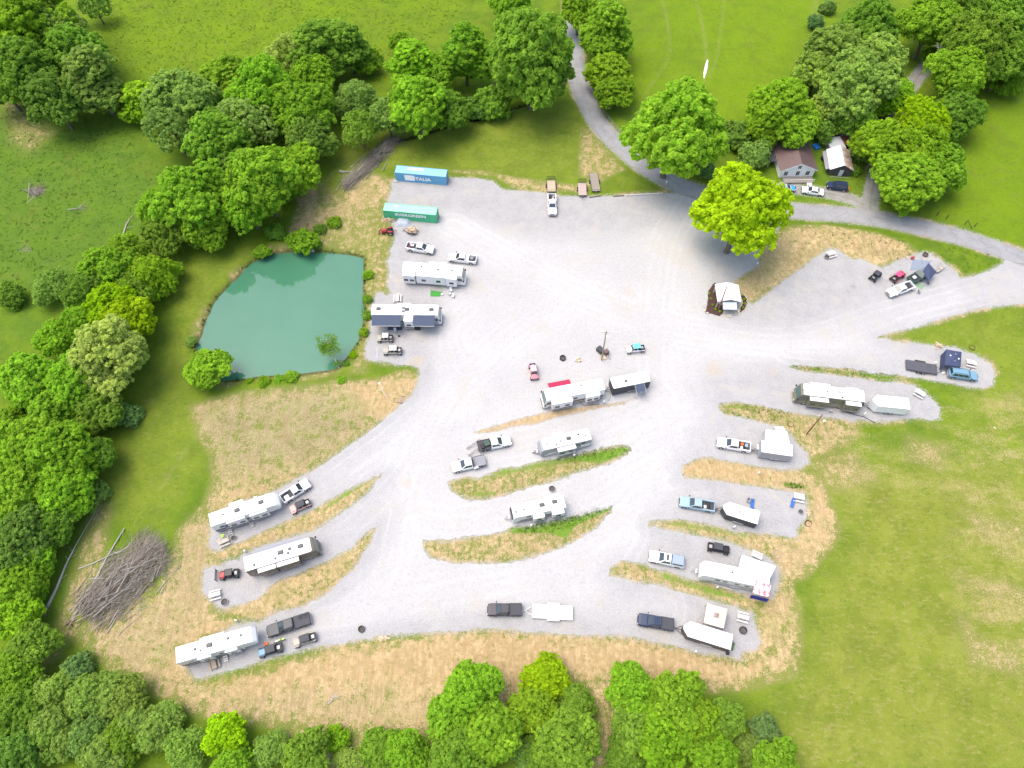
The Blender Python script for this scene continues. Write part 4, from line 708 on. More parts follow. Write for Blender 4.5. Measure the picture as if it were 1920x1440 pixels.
def load(o,items):   # loose things in a bed or on a deck: top-level things of their own
    for (nm,label,cat,x,y,z,sx,sy,sz,mat,rz) in items:
        p=local(o,x,y,z); q=thing(nm,label,cat,p,o.rotation_euler.z+rz)
        part('shell',MB().box(-sx/2,sx/2,-sy/2,sy/2,0,sz),mat,q,.04); part('lid',MB().box(-sx/2-.01,sx/2+.01,-sy/2-.01,sy/2+.01,sz+.002,sz+.05),mat,q,.02); part('handle',MB().box(-.1,.1,-.02,.02,sz+.05,sz+.09),PLAST,q)
RED=paint('red_paint',(.38,.045,.045),.35); PINK=paint('coral_red_paint',(.58,.24,.26),.45); BLUEP=paint('dark_blue_paint',(.02,.035,.08),.25); LBLUE=paint('pale_blue_paint',(.31,.43,.50),.35); SKYB=paint('sky_blue_paint',(.17,.31,.41),.35); MAGENTA=paint('hot_pink_panel',(.72,.08,.20),.4)
TEAL=paint('turquoise_panel',(.16,.62,.60),.4); TAN=paint('sand_paint',(.42,.39,.32),.5); ORANGE=paint('orange_plastic',(.75,.16,.03),.5); SALMON=paint('faded_coral_paint',(.62,.40,.36),.5); GREENM=matte('green_mat',(.06,.28,.05),.95,.2,8,.2); NAVY=matte('navy_canvas',(.055,.07,.13),.85,.12,2,.1); BLUEAWN=matte('slate_blue_awning',(.068,.088,.130),.8,.06,1.5,.05); GREYAWN=matte('grey_awning',(.30,.31,.34),.8,.08,2,.05); DGREEN=paint('dark_green_paint',(.05,.09,.07),.4)
# ---- pickups, cars
T1,_=vehicle((761,460),(816,469),'white crew cab pickup with cluttered open bed, parked under the firewood trailer',WHITE)
load(T1,[('storage_crate','white crate in the bed of the pickup near the green container','crate',-1.9,.2,.72,.7,.5,.4,WHITE,.2),('fuel_can','small red fuel can in the bed of the pickup near the green container','fuel can',-2.4,-.3,.72,.35,.25,.4,RED,.5),('tool_box','pinkish tool box in the bed of the pickup near the green container','tool box',-2.3,.55,.72,.5,.35,.35,SALMON,.1)])
T2,_=vehicle((895,487),(838,481),'white crew cab pickup with bed rack, nose left, by the slide-out motorhome',WHITE)
load(T2,[('bed_toolbox','white toolbox across the bed of the pickup beside the slide-out motorhome','tool box',-1.15,0,.95,.8,1.5,.42,WHITE,0),('storage_crate','grey crate in the bed of the pickup beside the slide-out camper','crate',-2.1,-.2,.72,.7,.8,.35,GREY,.1)])
T3,_=vehicle((1034.5,362),(1036,404),'white pickup facing the camera at the top of the lot with boxes in its bed',WHITE,z=1.0)
load(T3,[('storage_crate','reddish crate in the bed of the top pickup','crate',-1.6,.3,.72,.7,.5,.35,SALMON,.2),('storage_crate','dark crate in the bed of the top pickup','crate',-2.2,-.35,.72,.6,.5,.3,PLAST,0),('storage_crate','tan crate in the bed of the top pickup','crate',-2.35,.4,.72,.4,.5,.4,TAN,.3)])
T4,_=vehicle((1408,839),(1342,828),'white pickup with orange and white gear in its bed, ahead of the grey cargo trailer',WHITE)
load(T4,[('storage_crate','orange crate in the pickup bed ahead of the grey cargo trailer','crate',-1.6,-.3,.72,.5,.5,.35,ORANGE,.3),('ice_chest','white ice chest in the pickup bed ahead of the grey cargo trailer','ice chest',-1.5,.45,.72,.4,.6,.35,WHITE,.1),('ice_chest','pale blue ice chest in the pickup bed ahead of the grey cargo trailer','ice chest',-2.4,-.2,.72,.5,.6,.35,LBLUE,.1)])
T5,_=vehicle((1341,951),(1272,939),'pale blue pickup with open dark bed, hitched to the black cargo trailer',LBLUE)
load(T5,[('ice_chest','small white ice chest in the pale blue pickup bed','ice chest',-1.45,.3,.72,.45,.55,.35,WHITE,.1)])
T6,_=vehicle((1284,1055),(1215,1041),'white pickup with blue-grey bed cap and dark sunroof, ahead of the longest trailer',WHITE,bed='bluecover',Wd=2.02)
T7,_=vehicle((1264,1172),(1194,1160),'dark blue pickup with flat bed cover, hitched to the trailer beside the gazebo',BLUEP,bed='cover')
T8,_=vehicle((979,1143),(912,1143),'black pickup with flat bed cover, hitched to the white open trailer',paint('purple_black_paint',(.035,.032,.045),.3),bed='cover')
T9,_=vehicle((1714,532),(1663,551),'white pickup with black bed beside the pink-roofed buggy',WHITE,z=1.0)
F1,_=vehicle((893,838),(963,824),'white crew cab truck with loaded black flatbed and two ramps down',WHITE,bed='flatbed',name='flatbed_truck',cat='flatbed truck',group='flatbed trucks')
F2,_=vehicle((912,862),(842,878),'white crew cab truck with plain grey flatbed, nose to the left',WHITE,bed='flatbed',name='flatbed_truck',cat='flatbed truck',group='flatbed trucks')
T10,_=vehicle((528,937),(581,903),'white pickup with a white box in its black bed, behind the upper left camper',WHITE)
load(T10,[('hitch_box','white slotted box in the black bed of the pickup behind the upper left camper','box',-1.9,-.2,.72,.8,.8,.3,WHITE,0)])
T11,_=vehicle((583,1158),(497,1186),'long charcoal pickup with covered bed beside the sand coloured buggy',paint('graphite_paint',(.05,.055,.065),.35),bed='cover',L=7.4)
for k,(x,y) in enumerate(((-2.6,-.5),)):
    p=local(T11,x,y,1.3); q=thing('bicycle_rack','black folded bicycle rack lying on the long charcoal pickup','rack',p,T11.rotation_euler.z); m=MB(); m.tube([(-.9,0,.05),(.9,0,.05)],.03,6).tube([(-.6,-.4,.08),(-.6,.4,.08)],.03,6).tube([(.3,-.4,.08),(.5,.4,.08)],.03,6); part('frame',m,PLAST,q)
    for s in (-1,1): part('wheel_tray',MB().box(-.7,.7,s*.25-.05,s*.25+.05,.09,.14),DKMET,q)
S1,_=vehicle((1546,362),(1501,355),'white sedan parked in the strip below the brown-roofed house',WHITE,kind='sedan',z=.6,name='sedan',cat='car',group='cars at the house',L=5.2,Wd=1.85)
S2,_=vehicle((1452,352),(1493,353.5),'silver car with bright blue bonnet half under the brightest tree',paint('silver_paint',(.34,.38,.42),.35),kind='sedan',z=.6,name='sedan',cat='car',group='cars at the house',L=4.8,Wd=1.8)
part('bonnet',MB().box(1.2,2.1,-.72,.72,.87,.905),paint('bright_blue_paint',(.05,.30,.70),.35),S2,.02,label='bright blue bonnet')
S3,_=vehicle((1591,351),(1550,345),'dark navy SUV parked in front of the rusty-roofed shed',BLUEP,kind='suv',z=.9,name='suv',cat='car',group='cars at the house',L=4.9,Wd=1.9)
S4,_=vehicle((1779,697),(1834,705),'sky blue SUV with its tail open beside the navy canopy',SKYB,kind='suv',z=1.0,name='suv',cat='car',L=5.7,Wd=2.0)
# ---- side-by-side buggies
def buggy(A,B,label,body,roof,four=False,z=.8,hood=None,name='side_by_side_buggy',frame=DKMET,roofon=True,L=None):
    (cx,cy),rz,Lm=pair(A,B,z); L=L or max(3.0,min(4.0,Lm)); o=thing(name,label,'off-road buggy',(cx,cy,.015),rz,'off-road buggies'); h=.80
    part('body',MB().loft([rr(-L*.34,0,.50,.38,.80,.08),rr(-L*.2,0,.62,.34,.86,.08),rr(L*.12,0,.62,.34,.86,.08),rr(L*.30,0,.52,.40,.92,.1),rr(L*.44,0,.34,.46,.74,.08)]),body,o,.02)
    part('hood',MB().frus((L*.16,L*.47,-.60,.60,.86),(L*.18,L*.42,-.42,.42,1.06)),hood or body,o,.05)
    part('cargo_bed',MB().box(-L*.48,-L*.24,-.58,.58,.78,.86).box(-L*.48,-L*.455,-.58,.58,.86,1.08).box(-L*.455,-L*.24,-.58,-.54,.86,1.08).box(-L*.455,-L*.24,.54,.58,.86,1.08),frame,o)
    xs0,xs1=-L*.24,L*.14
    m=MB()
    for s in (-1,1): m.tube([(xs1+.25,s*.62,.9),(xs1-.15,s*.55,1.72),(xs0,s*.55,1.72),(xs0-.3,s*.60,.9)],.035,6)
    for x in (xs1-.15,xs0): m.tube([(x,-.55,1.72),(x,.55,1.72)],.035,6)
    part('roll_cage',m,frame,o)
    if roofon: part('roof',MB().frus((xs0-.06,xs1-.02,-.62,.62,1.76),(xs0+.02,xs1-.10,-.54,.54,1.82)),roof,o,.02)
    for x in ([-.05*L] if not four else [.02*L,-.19*L]):
        for s in (-1,1): part('seat',MB().box(x-.25,x+.22,s*.3-.22,s*.3+.22,.86,.98).box(x-.32,x-.22,s*.3-.22,s*.3+.22,.98,1.5),SEAT,o,.03)
    part('steering_wheel',MB().cyl((xs1-.02,.3,1.12),(xs1+.02,.3,1.14),.17,n=12),PLAST,o)
    part('windscreen',MB().slab([(xs1+.26,-.55,.95),(xs1+.26,.55,.95),(xs1+.02,.5,1.42),(xs1+.02,-.5,1.42)],.015),GL,o)
    for x in (-L*.36,L*.34):
        for s in (-1,1): whl(o,x,s*.68,.37,.26)
        m=MB()
        for s in (-1,1): m.tube([(x,s*.2,.6),(x,s*.62,.38)],.04,5).tube([(x+.12,s*.3,.95),(x,s*.55,.45)],.05,6)
        part('suspension',m,frame,o)
    for s in (-1,1): part('headlight',MB().box(L*.43,L*.455,s*.28-.1,s*.28+.1,.76,.86),LAMP,o); part('fender',MB().box(L*.24,L*.44,s*.60-.16,s*.60+.16,.80,.85),body,o,.02); part('fender',MB().box(-L*.46,-L*.26,s*.62-.14,s*.62+.14,.80,.85),body,o,.02)
    part('spare_box',MB().box(-L*.42,-L*.28,-.3,.3,.86,1.05),STEEL,o,.03)
    return o
buggy((737,633.5),(706,634),'sand coloured two-seat buggy nearest the two-awning camper',TAN,paint('light_sand_panel',(.60,.58,.50),.4))
buggy((755,657),(716,658),'sand coloured four-seat buggy, lower one by the pond',TAN,paint('light_sand_panel',(.60,.58,.50),.4),True,L=4.0)
buggy((998,682),(1003,712),'coral red buggy with pink roof facing the red-awning motorhome',PINK,paint('pale_coral_panel',(.78,.45,.48),.4))
buggy((1208,652),(1174,655.5),'white buggy with turquoise roof right of the utility pole boxes',WHITE,TEAL,True,L=3.9)
buggy((1635,524),(1650,508.5),'small dark grey buggy left of the pink-roofed one',DGREEN,CHAR,L=3.1)
buggy((1672,526),(1696,510),'red buggy with hot pink roof beside the white pickup on the far pad',RED,MAGENTA,True,L=3.8)
buggy((1328,1024),(1367,1032),'black buggy with charcoal roof and red rear arms above the longest trailer',BLACK,CHAR,True,L=4.0)
buggy((579,941),(546,957),'faded coral buggy with dark roof behind the upper left camper',SALMON,CHAR,True,L=3.9)
buggy((445,1074),(413,1079),'red and black buggy parked behind the brown striped motorhome',BLACK,BLACK,L=3.4,hood=RED)
buggy((526,1213),(486,1225),'blue and black buggy at the nose of the bottom left camper',CHAR,CHAR,True,L=4.0,hood=SKYB)
buggy((592,1192),(549,1207),'sand coloured buggy with dark roof under the charcoal pickup',TAN,CHAR,True,L=4.0)
# the ramp carried behind the motorhome buggy
b=P(413,1080,0); q=thing('cargo_rack','grey wire cargo rack standing at the left end of the red and black buggy','rack',(b[0]-.6,b[1],.0),pair((445,1074),(413,1079),.5)[1])
m=MB(); m.box(-.08,.0,-.95,-.88,0,1.1).box(-.08,.0,.88,.95,0,1.1); part('post',m,DKMET,q); m=MB()
for k in range(7): m.box(-.06,-.02,-.88,.88,.12+k*.15,.15+k*.15)
part('rail',m,DKMET,q)
# ---- campers
def vent(o,x,y,z,s=.38,mat=None,name='roof_vent'): part(name,MB().box(x-s/2,x+s/2,y-s/2,y+s/2,z,z+.05).frus((x-s/2+.03,x+s/2-.03,y-s/2+.03,y+s/2-.03,z+.05),(x-s/2+.07,x+s/2-.07,y-s/2+.07,y+s/2-.07,z+.13)),mat or VENT,o,.01)
def aircon(o,x,y,z,mat=None): 
    part('air_conditioner',MB().frus((x-.48,x+.48,y-.34,y+.34,z),(x-.36,x+.42,y-.28,y+.28,z+.30)),mat or VENT,o,.05)
def camper(A,B,label,kind,roofz,W=2.5,side=None,band=None,slides=(),vents=(),acs=(),awn=(),doors=(),name='camper',cat='camper',group='campers on the pads',roofmat=None,acmat=None,L=None,stripe=None,wins=5,wflip=False):
    side=side or RVW; (cx,cy),rz,Lm=pair(A,B,roofz); L=L or Lm; o=thing(name,label,cat,(cx,cy,.015),rz,group); h=W/2; H=roofz-.05; a=-L/2; b=L/2
    if kind=='classA': pr=[(a+.04,.55),(a,.9),(a+.03,H-.05),(a+.2,H),(b-1.0,H),(b-.55,H-.12),(b-.18,1.75),(b,1.2),(b-.03,.5),(b-.5,.42),(a+.5,.42)]
    elif kind=='fifth': pr=[(a,.6),(a,H),(b-1.2,H),(b-.6,H-.25),(b-.12,H-.95),(b,H-1.5),(b-.35,1.62),(b-2.5,1.5),(b-2.6,.6)]
    elif kind=='travel': pr=[(a,.5),(a,H),(b-.7,H),(b-.25,H-.35),(b,1.7),(b,1.0),(b-.2,.5)]
    else: pr=[(a,.45),(a,H),(b,H),(b,.45)]
    if kind=='vnose':
        part('body',MB().plan([(a,-h),(b-.9,-h),(b,-.25),(b,.25),(b-.9,h),(a,h)],.45,H),side,o,.03); part('roof',MB().plan([(a-.02,-h-.02),(b-.88,-h-.02),(b+.02,-.27),(b+.02,.27),(b-.88,h+.02),(a-.02,h+.02)],H+.002,H+.06),roofmat or ROOFW,o,.02)
    else:
        part('body',MB().prof(pr,-h,h),side,o,.10 if kind!='box' else .03,seg=2)
        fx={'classA':b-.98,'fifth':b-1.15,'travel':b-.66,'box':b}[kind]; rp=[(a+.02,-h+.03),(fx-.25,-h+.03),(fx,-h+.22),(fx,h-.22),(fx-.25,h-.03),(a+.02,h-.03)]
        part('roof',MB().plan(rp,H+.002,H+.05),roofmat or ROOFW,o,.02)
        if kind=='fifth': part('nose_cap',MB().slab([(b-.58,-h+.25,H-.24),(b-.10,-h+.25,H-.96),(b-.10,h-.25,H-.96),(b-.58,h-.25,H-.24)][::-1],.02),roofmat or ROOFW,o)
    if kind=='classA':
        part('windshield',MB().slab([(b-.17,-h+.14,1.78),(b-.17,h-.14,1.78),(b-.52,h-.16,H-.2),(b-.52,-h+.16,H-.2)],.03),glass('green_glass',(.02,.07,.06)),o,.01)
        for s in (-1,1):
            win(o,[(b-1.5,s*(h+.004),1.75),(b-.45,s*(h+.004),1.75),(b-.72,s*(h+.004),2.65),(b-1.5,s*(h+.004),2.65)][::(-1 if s>0 else 1)],.02,name='cab_window')
            part('mirror',MB().box(b-.35,b-.1,s*(h+.25)-.12,s*(h+.25)+.12,1.9,2.4),PLAST,o,.03); part('headlight',MB().box(b-.08,b+.03,s*h*.74-.2,s*h*.74+.2,.85,1.05),LAMP,o,.02)
        part('front_bumper',MB().box(b-.3,b+.08,-h+.05,h-.05,.38,.62),band or side,o,.04)
        part('rear_ladder',MB().tube([(a-.1,.5,.9),(a-.1,.5,H+.1)],.02,5).tube([(a-.1,.85,.9),(a-.1,.85,H+.1)],.02,5).tube([(a-.1,.5,1.4),(a-.1,.85,1.4)],.02,5).tube([(a-.1,.5,2.0),(a-.1,.85,2.0)],.02,5).tube([(a-.1,.5,2.6),(a-.1,.85,2.6)],.02,5),STEEL,o)
        wx=[(a+L*.27,.5),(b-L*.16,.5)]
    elif kind=='fifth': wx=[(a+L*.36,.4),(a+L*.45,.4)]
    else: wx=[(-L*.10,.36),(-L*.10+.85,.36)] if L>4.5 else [(0,.36)]
    for x,r in wx:
        for s in (-1,1): whl(o,x,s*(h-.12),r,.25)
    if kind in ('travel','vnose','box'):
        f=b if kind!='vnose' else b-.1
        part('tow_bar',MB().tube([(f-.1,-.7,.55),(f+1.15,0,.55)],.05,6).tube([(f-.1,.7,.55),(f+1.15,0,.55)],.05,6).tube([(f-.1,-.0,.55),(f+1.3,0,.55)],.05,6),DKMET if side is not RVW else STEEL,o)
        part('jack',MB().tube([(f+1.0,.0,.02),(f+1.0,0,.95)],.045,8),STEEL,o)
        for s in (-1,1):
            m=MB(); x0,x1=wx[0][0]-.5,wx[-1][0]+.5; m.box(x0,x1,s*(h+.09)-.09,s*(h+.09)+.09,.76,.80).box(x0,x0+.04,s*(h+.09)-.09,s*(h+.09)+.09,.5,.76).box(x1-.04,x1,s*(h+.09)-.09,s*(h+.09)+.09,.5,.76); part('fender',m,STEEL,o)
    if kind=='fifth':
        part('king_pin',MB().box(b-1.6,b-1.2,-.25,.25,1.15,1.6),DKMET,o,.02)
        for s in (-1,1): part('landing_leg',MB().box(b-2.9,b-2.78,s*.9-.06,s*.9+.06,.0,.7),STEEL,o)
    if kind=='travel': part('propane_tank',MB().cyl((b+.35,-.2,.6),(b+.35,-.2,1.1),.17,n=10).cyl((b+.35,.2,.6),(b+.35,.2,1.1),.17,n=10),WHITE,o,.02)
    bm_=band
    if band and kind not in ('vnose','box'):
        for s in (-1,1):
            part('side_stripe',MB().slab([(a+.15,s*(h+.003),1.0),(b-(2.7 if kind=='fifth' else 1.0),s*(h+.003),1.0),(b-(2.9 if kind=='fifth' else 1.6),s*(h+.003),1.45),(a+.15,s*(h+.003),1.75)][::(-1 if s>0 else 1)],.008),band,o)
            part('skirt_stripe',MB().slab([(a+.3,s*(h+.003),.58),(b-(2.8 if kind=='fifth' else .8),s*(h+.003),.58),(b-(2.8 if kind=='fifth' else .8),s*(h+.003),.82),(a+.3,s*(h+.003),.82)][::(-1 if s>0 else 1)],.008),band,o)
    if kind in('classA','fifth','travel'):
        r=random.Random(int(A[0]))
        for s in (-1,1):
            for k in range(wins):
                x=a+.9+(L-3.6)*(k+.5*r.random())/max(1,wins-1)*.95
                if any(sl[0]==s and a+sl[1]*L-.45<x<a+sl[2]*L+.45 for sl in slides): continue
                win(o,[(x-.38,s*(h+.003),2.05),(x+.38,s*(h+.003),2.05),(x+.38,s*(h+.003),2.62),(x-.38,s*(h+.003),2.62)][::(-1 if s>0 else 1)],.02)
    for (s,u0,u1,dp) in slides:
        x0,x1=a+u0*L,a+u1*L; y0,y1=sorted((s*(h-.05),s*(h+dp))); zt=H-.32
        sl=part('slide_out',MB().box(x0,x1,y0,y1,.85,zt),side,o,.03); part('slide_roof',MB().box(x0-.03,x1+.03,min(y0,y1)-.02 if s<0 else y0+.06,y1+.02 if s>0 else y1-.06,zt+.002,zt+.05),roofmat or ROOFW,sl)
        xm=(x0+x1)/2; yy=s*(h+dp)+s*.003
        for dx in ([0] if x1-x0<2.4 else [-(x1-x0)*.25,(x1-x0)*.25]):
            w2=min(.45,(x1-x0)*.3); part('slide_window',MB().slab([(xm+dx-w2,yy,1.65),(xm+dx+w2,yy,1.65),(xm+dx+w2,yy,2.3),(xm+dx-w2,yy,2.3)][::(-1 if s>0 else 1)],.02),GL,sl)
        if band and x1-x0>1.5: part('slide_stripe',MB().slab([(x0+.05,yy,1.0),(x1-.05,yy,1.0),(x1-.05,yy,1.3),(x0+.05,yy,1.45)][::(-1 if s>0 else 1)],.008),band,sl)
    for v in vents: vent(o,a+v[0]*L,v[1],H+.05,v[2] if len(v)>2 else .40)
    for v in acs: aircon(o,a+v[0]*L,v[1],H+.05,acmat or (v[2] if len(v)>2 else None))
    for (s,u0,u1,dp,mt,dz) in awn:
        x0,x1=a+u0*L,a+u1*L; ya=s*(h+.01); yb=s*(h+dp); aw=part('awning',MB().slab([(x0,ya,H-.15),(x1,ya,H-.15),(x1,yb,H-.15-dz),(x0,yb,H-.15-dz)][::(1 if s<0 else -1)] if s>0 else [(x0,yb,H-.15-dz),(x1,yb,H-.15-dz),(x1,ya,H-.15),(x0,ya,H-.15)],.03),mt,o)
        part('awning_roller',MB().cyl((x0,yb,H-.17-dz),(x1,yb,H-.17-dz),.06,n=8),STEEL,aw)
        part('awning_arm',MB().tube([(x0+.05,yb,H-.2-dz),(x0+.05,ya,1.1)],.025,5).tube([(x1-.05,yb,H-.2-dz),(x1-.05,ya,1.1)],.025,5),STEEL,aw)
    for (s,u,steps) in doors:
        x=a+u*L; y=s*(h+.003); d=part('door',MB().slab([(x-.33,y,.75),(x+.33,y,.75),(x+.33,y,2.6),(x-.33,y,2.6)][::(-1 if s>0 else 1)],.03),RVG if side is RVW else side,o)
        win(d,[(x-.18,y+s*.032,1.75),(x+.18,y+s*.032,1.75),(x+.18,y+s*.032,2.4),(x-.18,y+s*.032,2.4)][::(-1 if s>0 else 1)],.01)
        if steps:
            m=MB()
            for k in range(3): ya_=s*(h+.12+k*.30); m.box(x-.34,x+.34,min(ya_,ya_+s*.24),max(ya_,ya_+s*.24),.60-k*.19,.63-k*.19)
            m.tube([(x-.34,s*(h+.02),.78),(x-.34,s*(h+.95),.08)],.02,5).tube([(x+.34,s*(h+.02),.78),(x+.34,s*(h+.95),.08)],.02,5); part('entry_steps',m,STEEL,o)
    part('taillight',MB().box(a-.03,a+.01,-h+.1,-h+.25,1.1,1.4).box(a-.03,a+.01,h-.25,h-.1,1.1,1.4),RLAMP,o)
    return o
GRB=paint('graphite_stripe',(.12,.12,.13),.35); TANB=paint('taupe_stripe',(.30,.25,.19),.4); OLIV=paint('olive_brown_side',(.17,.17,.12),.4)
camper((755,499),(872,508),'all-white motorhome with slide-outs below the two upper left pickups','classA',3.75,slides=[(1,.40,.68,.7),(-1,.02,.21,.9),(-1,.23,.70,.7),(-1,.71,.88,.9)],vents=[(.30,.3),(.57,-.2),(.79,-.1)],doors=[(-1,.55,True)],name='motorhome',cat='motorhome',wins=6,W=2.6)
camper((696.5,580),(827,581),'white motorhome with two slate blue awnings beside the pond','classA',3.75,band=GRB,slides=[(1,.36,.55,.55),(-1,.475,.60,1.35)],acs=[(.10,.1),(.51,.0),(.86,.0)],vents=[(.05,-.7,.25)],awn=[(-1,.02,.43,2.3,BLUEAWN,.5),(-1,.615,.915,2.3,BLUEAWN,.5)],doors=[(-1,.93,False)],name='motorhome',cat='motorhome',W=2.6)
o=bpy.data.objects['motorhome.001'] if 'motorhome.001' in bpy.data.objects else None
for s in (.35,-.45): part('skylight',MB().box(-.95,-.25,s-.3,s+.3,3.752,3.80),matte('grey_skylight',(.17,.17,.175),.4,.08,3,.02),o,.02)
camper((1132,719.5),(1017,741),'white motorhome with a red awning along its far side','classA',3.6,side=RVW,band=RVB,slides=[(-1,.02,.03,.1),(1,.10,.32,.75),(1,.55,.88,.95)],acs=[(.45,.35,WHITE)],vents=[(.28,.1,.25),(.36,-.5,.3)],name='motorhome',cat='motorhome',awn=[(-1,.50,.86,1.5,paint('crimson_canvas',(.42,.03,.08),.7),.7)],W=2.6)
o=[q for q in bpy.data.objects if q.name.startswith('motorhome')][-1]
camper((1216,705),(1147,719),'black-sided cargo trailer with flat white roof and an open side hatch','box',2.9,side=CHAR,W=2.5,vents=[(.62,.1,.55)],name='cargo_trailer',cat='cargo trailer',group='enclosed trailers')
o=sorted([q for q in bpy.data.objects if q.name.startswith('cargo_trailer')],key=lambda q:q.name)[-1]
m=MB(); part('side_hatch',MB().slab([(-2.4,1.27,2.75),(-.5,1.27,2.75),(-.5,2.9,2.35),(-2.4,2.9,2.35)],.03),BLUEAWN,o)
m.tube([(-2.4,1.27,2.8),(-2.4,3.0,2.38),(-2.4,3.1,2.2)],.035,6).tube([(-.5,1.27,2.8),(-.5,3.0,2.38),(-.5,3.1,2.2)],.035,6).tube([(-2.4,1.3,2.8),(-.5,1.3,2.8)],.035,6)
for x0 in (-2.4,-1.45): m.tube([(x0+.95*k/6,2.95-.3*math.sin(math.pi*k/6),2.4) for k in range(7)],.03,5)
part('hatch_frame',m,STEEL,o)
camper((1106,813),(1011,835),'white travel trailer with grey side, above the grassy bank','travel',3.2,side=RVG,W=2.45,slides=[(-1,.50,.70,.6),(1,.33,.68,.8)],acs=[(.42,.0)],vents=[(.22,-.35),(.10,.1,.3),(.58,.15,.3),(.68,.6,.3),(.85,.1,.3)],doors=[(1,.24,False)],name='travel_trailer',cat='travel trailer',band=RVW)
camper((1058.5,939),(958,960),'white travel trailer with dark front, above the greenest bank','travel',3.2,W=2.45,slides=[(-1,.05,.35,.5),(1,.05,.27,.75),(1,.42,.62,.75)],acs=[(.18,-.2),(.42,-.1)],vents=[(.76,.0,.28),(.91,.2,.3),(.90,-.5,.2)],name='travel_trailer',cat='travel trailer',band=GRB)
o=sorted([q for q in bpy.data.objects if q.name.startswith('travel_trailer')],key=lambda q:q.name)[-1]
Lq=pair((1058.5,939),(958,960),3.2)[2]; part('front_cap',MB().slab([(Lq/2-.24,-1.1,2.8),(Lq/2-.24,1.1,2.8),(Lq/2+.005,1.1,1.7),(Lq/2+.005,-1.1,1.7)][::-1],.025),CHAR,o,label='dark front cap')
camper((1621,743),(1497,728),'white-roofed motorhome with olive brown sides on the right pads','classA',3.7,side=OLIV,band=TANB,W=2.6,slides=[(1,.22,.76,.85),(1,.03,.19,.9),(-1,.02,.04,.1)] and [(1,.12,.86,.7),(-1,.02,.28,.85),(-1,.50,.82,.85)] and [(1,.54,.82,.85),(1,.05,.28,.85),(-1,.50,.80,.6),(-1,.08,.26,.45)],vents=[(.93,.3,.25),(.56,-.0,.3),(.37,-.25,.3),(.34,.9,.4)],name='motorhome',cat='motorhome')
o=sorted([q for q in bpy.data.objects if q.name.startswith('motorhome')],key=lambda q:q.name)[-1]
part('rear_spare_cover',MB().box(-pair((1621,743),(1497,728),3.7)[2]/2-.35,-pair((1621,743),(1497,728),3.7)[2]/2-.05,-1.0,1.0,.9,2.6),CHAR,o,.1)
camper((1705,757),(1637,750),'all-white enclosed trailer behind the olive sided motorhome','vnose',2.75,side=WHITE,W=2.45,name='cargo_trailer',cat='cargo trailer',group='enclosed trailers')
camper((1486,844.5),(1427.5,836),'grey-sided enclosed trailer with a white side tent','box',2.8,side=RVG,W=2.5,name='cargo_trailer',cat='cargo trailer',group='enclosed trailers')
camper((1422.5,971),(1356,950),'black-sided cargo trailer with round roof vent, behind the pale blue pickup','vnose',2.6,side=CHAR,W=2.45,name='cargo_trailer',cat='cargo trailer',group='enclosed trailers')
o=sorted([q for q in bpy.data.objects if q.name.startswith('cargo_trailer')],key=lambda q:q.name)[-1]; part('round_vent',MB().cyl((.2,.0,2.6),(.2,.0,2.75),.26,.2,n=14),STEEL,o)
camper((1372,1204),(1282,1176),'dark-sided cargo trailer with white roof beside the beige gazebo','vnose',2.6,side=paint('brown_black_side',(.07,.055,.055),.4),W=2.45,name='cargo_trailer',cat='cargo trailer',group='enclosed trailers')
camper((1443,1090),(1316,1063.5),'longest white trailer, toy hauler with grey lower side on the right pads','travel',3.5,W=2.55,slides=[(-1,.18,.45,.4)] and [],vents=[(.55,-.2,.3)],name='travel_trailer',cat='travel trailer',band=RVG)
camper((392.5,975.5),(521,932),'white fifth-wheel camper on the upper left pad','fifth',3.75,W=2.55,slides=[(1,.30,.50,.7),(1,.66,.70,.4),(-1,.55,.80,.35),(-1,.22,.48,.25)],acs=[(.40,.1),(.75,.1)],vents=[(.20,.2,.3),(.60,-.3,.2),(.66,-.25,.2)],doors=[(-1,.50,True),(-1,.18,True)],name='fifth_wheel_camper',cat='camper',band=GRB)
camper((458,1058.5),(593,1017),'brown and taupe striped motorhome on the middle left pad','classA',3.7,side=RVB,band=TANB,W=2.6,slides=[(-1,.16,.40,.75),(-1,.42,.72,.75)],acs=[(.78,.2),(.50,.15),],vents=[(.63,.3,.5),(.60,-.35,.38),(.42,-.6,.38),(.13,-.6,.38),(.90,.2,.2),(.87,-.1,.2)],awn=[(1,.16,.80,.7,GREYAWN,.3)],name='motorhome',cat='motorhome')
camper((329.5,1229),(478,1186),'white fifth-wheel camper on the bottom left pad','fifth',3.75,W=2.55,slides=[(1,.30,.60,.35),(-1,.25,.42,.3),(-1,.60,.75,.4)],acs=[(.42,.1)],vents=[(.24,.1,.38),(.31,-.3,.25),(.66,.3,.38),(.82,.2,.38)],doors=[(-1,.52,True)],name='fifth_wheel_camper',cat='camper',band=GRB)
